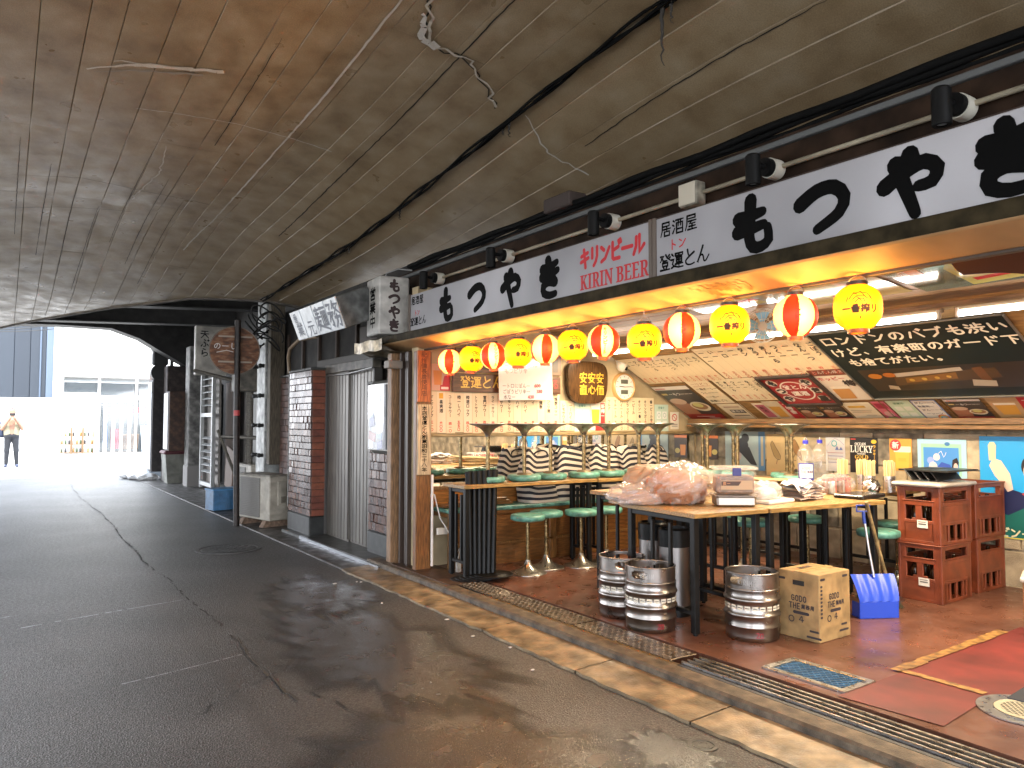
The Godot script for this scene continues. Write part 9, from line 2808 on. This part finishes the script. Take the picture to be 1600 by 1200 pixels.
	chars("天来", ts, mat(0.012, 0.5), Vector3(0.02, 0.66, 0.07), X, Y, 0.22, 0.16, true, 1.1, true, 1.1)
	# bin with red-brown lid, bags and slabs beside it
	var bn := thing("dust_bin", "grey plastic dust bin with dark red lid by the posts", "bin", Vector3(3.16, 0.015, -18.1), 0)
	mb = Mb.new()
	mb.smooth(0)
	for k in 4:
		var a := [[-1, -1], [1, -1], [1, 1], [-1, 1]][k] as Array
		var b := [[-1, -1], [1, -1], [1, 1], [-1, 1]][(k + 1) % 4] as Array
		mb.flat()
		mb.quad(Vector3(a[0] * 0.19, 0, a[1] * 0.22), Vector3(b[0] * 0.19, 0, b[1] * 0.22), Vector3(b[0] * 0.25, 0.62, b[1] * 0.28), Vector3(a[0] * 0.25, 0.62, a[1] * 0.28), Vector3(a[0] + b[0], 0, a[1] + b[1]))
	part(mb, "body", mat([0.20, 0.20, 0.17], 0.6, {"tex": "soft", "scale": 2.0}), bn)
	mb = Mb.new()
	mb.box(Vector3(0, 0.66, 0), Vector3(0.56, 0.08, 0.62), 0.03)
	part(mb, "lid", mat([0.10, 0.025, 0.03], 0.5), bn)
	for k in 3:
		mb = Mb.new()
		crumpled(mb, Vector3(2.75 - 0.12 * k, 0.08, -19.2 - 0.45 * k), Vector3(0.22, 0.09, 0.2), 70 + k, 0.3, 2.5, 0.0, 20, 12)
		solo(mb, "white_bag", mat([0.6, 0.6, 0.6], 0.6), ["white bag lying closest to the lidded bin", "white bag lying in the middle near the bin", "white bag lying farthest from the lidded bin"][k], "bag", "white bags on the ground near the bin")
	# --- beyond: sunlit street, white shop, dark clad building, low wall
	var white := mat([0.82, 0.82, 0.80], 0.7)
	var ws := thing("white_building", "white rendered building with glazed shop front across the sunlit street", "building", Vector3(1.95, -0.03, -38.0))
	mb = Mb.new()
	mb.box(Vector3(4.0, 7.7, -2.5), Vector3(8.0, 8.8, 5.0))
	part(mb, "upper_wall", white, ws)
	mb = Mb.new()
	mb.box(Vector3(0.05, 1.65, -2.5), Vector3(0.12, 3.3, 5.0))
	part(mb, "side_wall", white, ws)
	mb = Mb.new()
	mb.box(Vector3(4.0, 3.34, 0.15), Vector3(8.3, 0.10, 0.35), 0.01)
	part(mb, "canopy", white, ws)
	mb = Mb.new()
	mb.box(Vector3(4.0, 1.6, -3.0), Vector3(7.9, 3.2, 0.1))
	part(mb, "interior_wall", mat([0.16, 0.15, 0.14], 0.7), ws)
	mb = Mb.new()
	mb.box(Vector3(4.0, 0.02, -1.5), Vector3(7.9, 0.05, 3.0))
	part(mb, "interior_floor", mat([0.10, 0.10, 0.10], 0.4), ws)
	var frame := mat([0.75, 0.75, 0.74], 0.4)
	mb = Mb.new()
	mb.box(Vector3(0.78, 1.3, 0.0), Vector3(1.4, 2.6, 0.12), 0.01)
	part(mb, "front_wall", white, ws)
	for x in [0.12, 1.52, 3.0, 4.35, 6.0, 7.9]:
		mb = Mb.new()
		mb.box(Vector3(x, 1.65, 0.0), Vector3(0.10, 3.3, 0.14), 0.01)
		part(mb, "mullion", frame, ws)
	mb = Mb.new()
	mb.box(Vector3(4.0, 2.42, 0.0), Vector3(7.8, 0.12, 0.15), 0.01)
	part(mb, "transom", frame, ws)
	for k in 4:
		mb = Mb.new()
		mb.box(Vector3(1.78 + 0.32 * k, 1.15, 0.03), Vector3(0.13, 2.3, 0.06), 0.01)
		part(mb, "door_stile", frame, ws)
	mb = Mb.new()
	mb.box(Vector3(2.28, 2.30, 0.03), Vector3(1.4, 0.10, 0.06), 0.01)
	part(mb, "door_head", frame, ws)
	var glass := mat([0.7, 0.85, 0.95], 0.04, {"alpha": 0.04})
	for p in [[2.25, 1.2, 1.35, 2.3], [3.7, 1.2, 1.2, 2.3], [5.2, 1.2, 1.5, 2.3], [2.25, 2.86, 1.35, 0.76], [3.7, 2.86, 1.2, 0.76], [0.82, 2.86, 1.28, 0.76], [5.2, 2.86, 1.5, 0.76], [6.95, 1.2, 1.75, 2.3], [6.95, 2.86, 1.75, 0.76]]:
		mb = Mb.new()
		mb.box(Vector3(p[0], p[1], -0.02), Vector3(p[2], p[3], 0.012))
		part(mb, "pane", glass, ws)
	# furnishings seen through the glass
	var fl := ["red banner hanging inside the shop across the street", "dark blue curtain at the left of the glazed door", "dark shelf at the right behind the shop glass", "red seat inside behind the glazed door", "brown counter inside the shop across the street"]
	var fb := [[3.3, 1.85, -1.6, 2.6, 0.28, 0.04, [0.5, 0.02, 0.03]], [1.85, 1.15, -0.6, 0.22, 2.0, 0.06, [0.02, 0.06, 0.16]], [4.0, 0.9, -1.0, 0.25, 1.8, 0.4, [0.05, 0.07, 0.09]], [2.25, 0.55, -0.8, 0.3, 0.9, 0.3, [0.45, 0.02, 0.04]], [3.2, 0.4, -1.2, 1.4, 0.7, 0.3, [0.2, 0.12, 0.07]]]
	for k in fb.size():
		var f = fb[k]
		mb = Mb.new()
		mb.box(Vector3(1.95 + f[0], f[1], -38.0 + f[2]), Vector3(f[3], f[4], f[5]), 0.02)
		solo(mb, ["red_banner", "blue_curtain", "dark_shelf", "red_armchair", "shop_counter"][k], mat(f[6], 0.6), fl[k], ["banner", "curtain", "shelf", "armchair", "counter"][k])
	var af := thing("sandwich_board", "white sandwich board leaning outside the glazed shop front", "sign", Vector3(5.35, -0.03, -37.6), 12)
	for s in [-1.0, 1.0]:
		mb = Mb.new()
		mb.box(Vector3(0, 0.6, s * 0.14), Vector3(0.55, 1.2, 0.02), 0.006, Basis(X, -0.22 * s))
		part(mb, "panel", mat([0.6, 0.68, 0.75], 0.4) if s > 0 else mat([0.06, 0.07, 0.08], 0.5), af)
	# display racks along the white wall
	for k in 3:
		var t := thing("display_rack", ["display rack nearest the low white wall", "display rack in the middle of the three", "display rack nearest the glazed door"][k], "rack", Vector3(2.22 + 0.42 * k, -0.03, -37.5), 0, "display racks outside the white building")
		var wd := mat([0.20, 0.12, 0.06], 0.6)
		for x in [-0.19, 0.19]:
			mb = Mb.new()
			mb.box(Vector3(x, 0.56, 0), Vector3(0.025, 1.12, 0.28))
			part(mb, "side", wd, t)
		for y in [0.05, 0.4, 0.74, 1.1]:
			mb = Mb.new()
			mb.box(Vector3(0, y, 0), Vector3(0.36, 0.022, 0.27))
			part(mb, "shelf", wd, t)
		for j in 9:
			mb = Mb.new()
			var c := Vector3(-0.13 + 0.13 * (j % 3), [0.05, 0.4, 0.74][j / 3] + 0.11, 0.03)
			mb.lathe([Vector2(0, -0.1), Vector2(0.035, -0.1), Vector2(0.035, 0.03), Vector2(0.012, 0.07), Vector2(0.012, 0.1), Vector2(0, 0.1)], 8, c)
			part(mb, "goods", mat([[0.06, 0.10, 0.05], [0.35, 0.2, 0.06], [0.5, 0.5, 0.48], [0.05, 0.05, 0.06]][(j * 3 + k) % 4], 0.4), t)
	mb = Mb.new()
	mb.box(Vector3(0.72, 1.15, -38.2), Vector3(2.35, 2.36, 0.2), 0.01)
	solo(mb, "low_wall", mat([0.72, 0.72, 0.72], 0.7), "low white wall between the white and the dark clad buildings", "wall")
	var cb := thing("clad_building", "tall dark blue grey building clad in vertical metal panels", "building", Vector3(-3.6, -0.03, -44.0))
	for k in 9:
		mb = Mb.new()
		mb.box(Vector3(0.33 + 0.66 * k, 6.0, 0.02), Vector3(0.645, 12.0, 0.06), 0.012)
		part(mb, "panel", [mat([0.018, 0.025, 0.037], 0.5), mat([0.021, 0.029, 0.042], 0.5), mat([0.10, 0.135, 0.19], 0.5)][2 if k > 7 or k == 4 else k % 2], cb)
	mb = Mb.new()
	mb.box(Vector3(3.0, 6.0, -3.0), Vector3(6.0, 12.0, 5.9))
	part(mb, "core", mat([0.03, 0.04, 0.06], 0.6), cb)
	mb = Mb.new()
	mb.tube([Vector3(5.05, 0.2, 0.09), Vector3(5.05, 11.5, 0.09)], 0.04, 8)
	part(mb, "downpipe", mat([0.08, 0.11, 0.16], 0.4), cb)
	for k in 3:
		mb = Mb.new()
		var pts := []
		for j in 12:
			var u := j / 11.0
			pts.append(Vector3(lerpf(-3.0, 2.2, u), 5.2 + 0.25 * k - (0.35 + 0.2 * k) * sin(PI * u), -36.0 + 0.3 * k))
		mb.tube(pts, 0.016, 5)
		solo(mb, "power_line", mat(0.02, 0.6), ["lowest sagging power line before the dark building", "middle sagging power line before the dark building", "highest sagging power line before the dark building"][k], "cable", "power lines over the sunlit street")
	# neighbour across the open left side, whose pale wall throws light into the passage
	var nb := thing("side_building", "pale rendered building outside the open left side of the arch", "building", Vector3(-16.0, -0.03, -8.0))
	mb = Mb.new()
	mb.box(Vector3(0, 4.5, 0), Vector3(2.0, 9.0, 22.0))
	part(mb, "wall", mat([0.62, 0.62, 0.60], 0.8), nb)
	for k in 6:
		mb = Mb.new()
		mb.box(Vector3(1.02, 2.2, -8.5 + 3.4 * k), Vector3(0.06, 1.6, 1.6), 0.01)
		part(mb, "window", mat([0.06, 0.07, 0.09], 0.1), nb)
	person()
func _ready():
	textures()
	setup()
	structure()
	facade()
	room()
	props()
	passage()
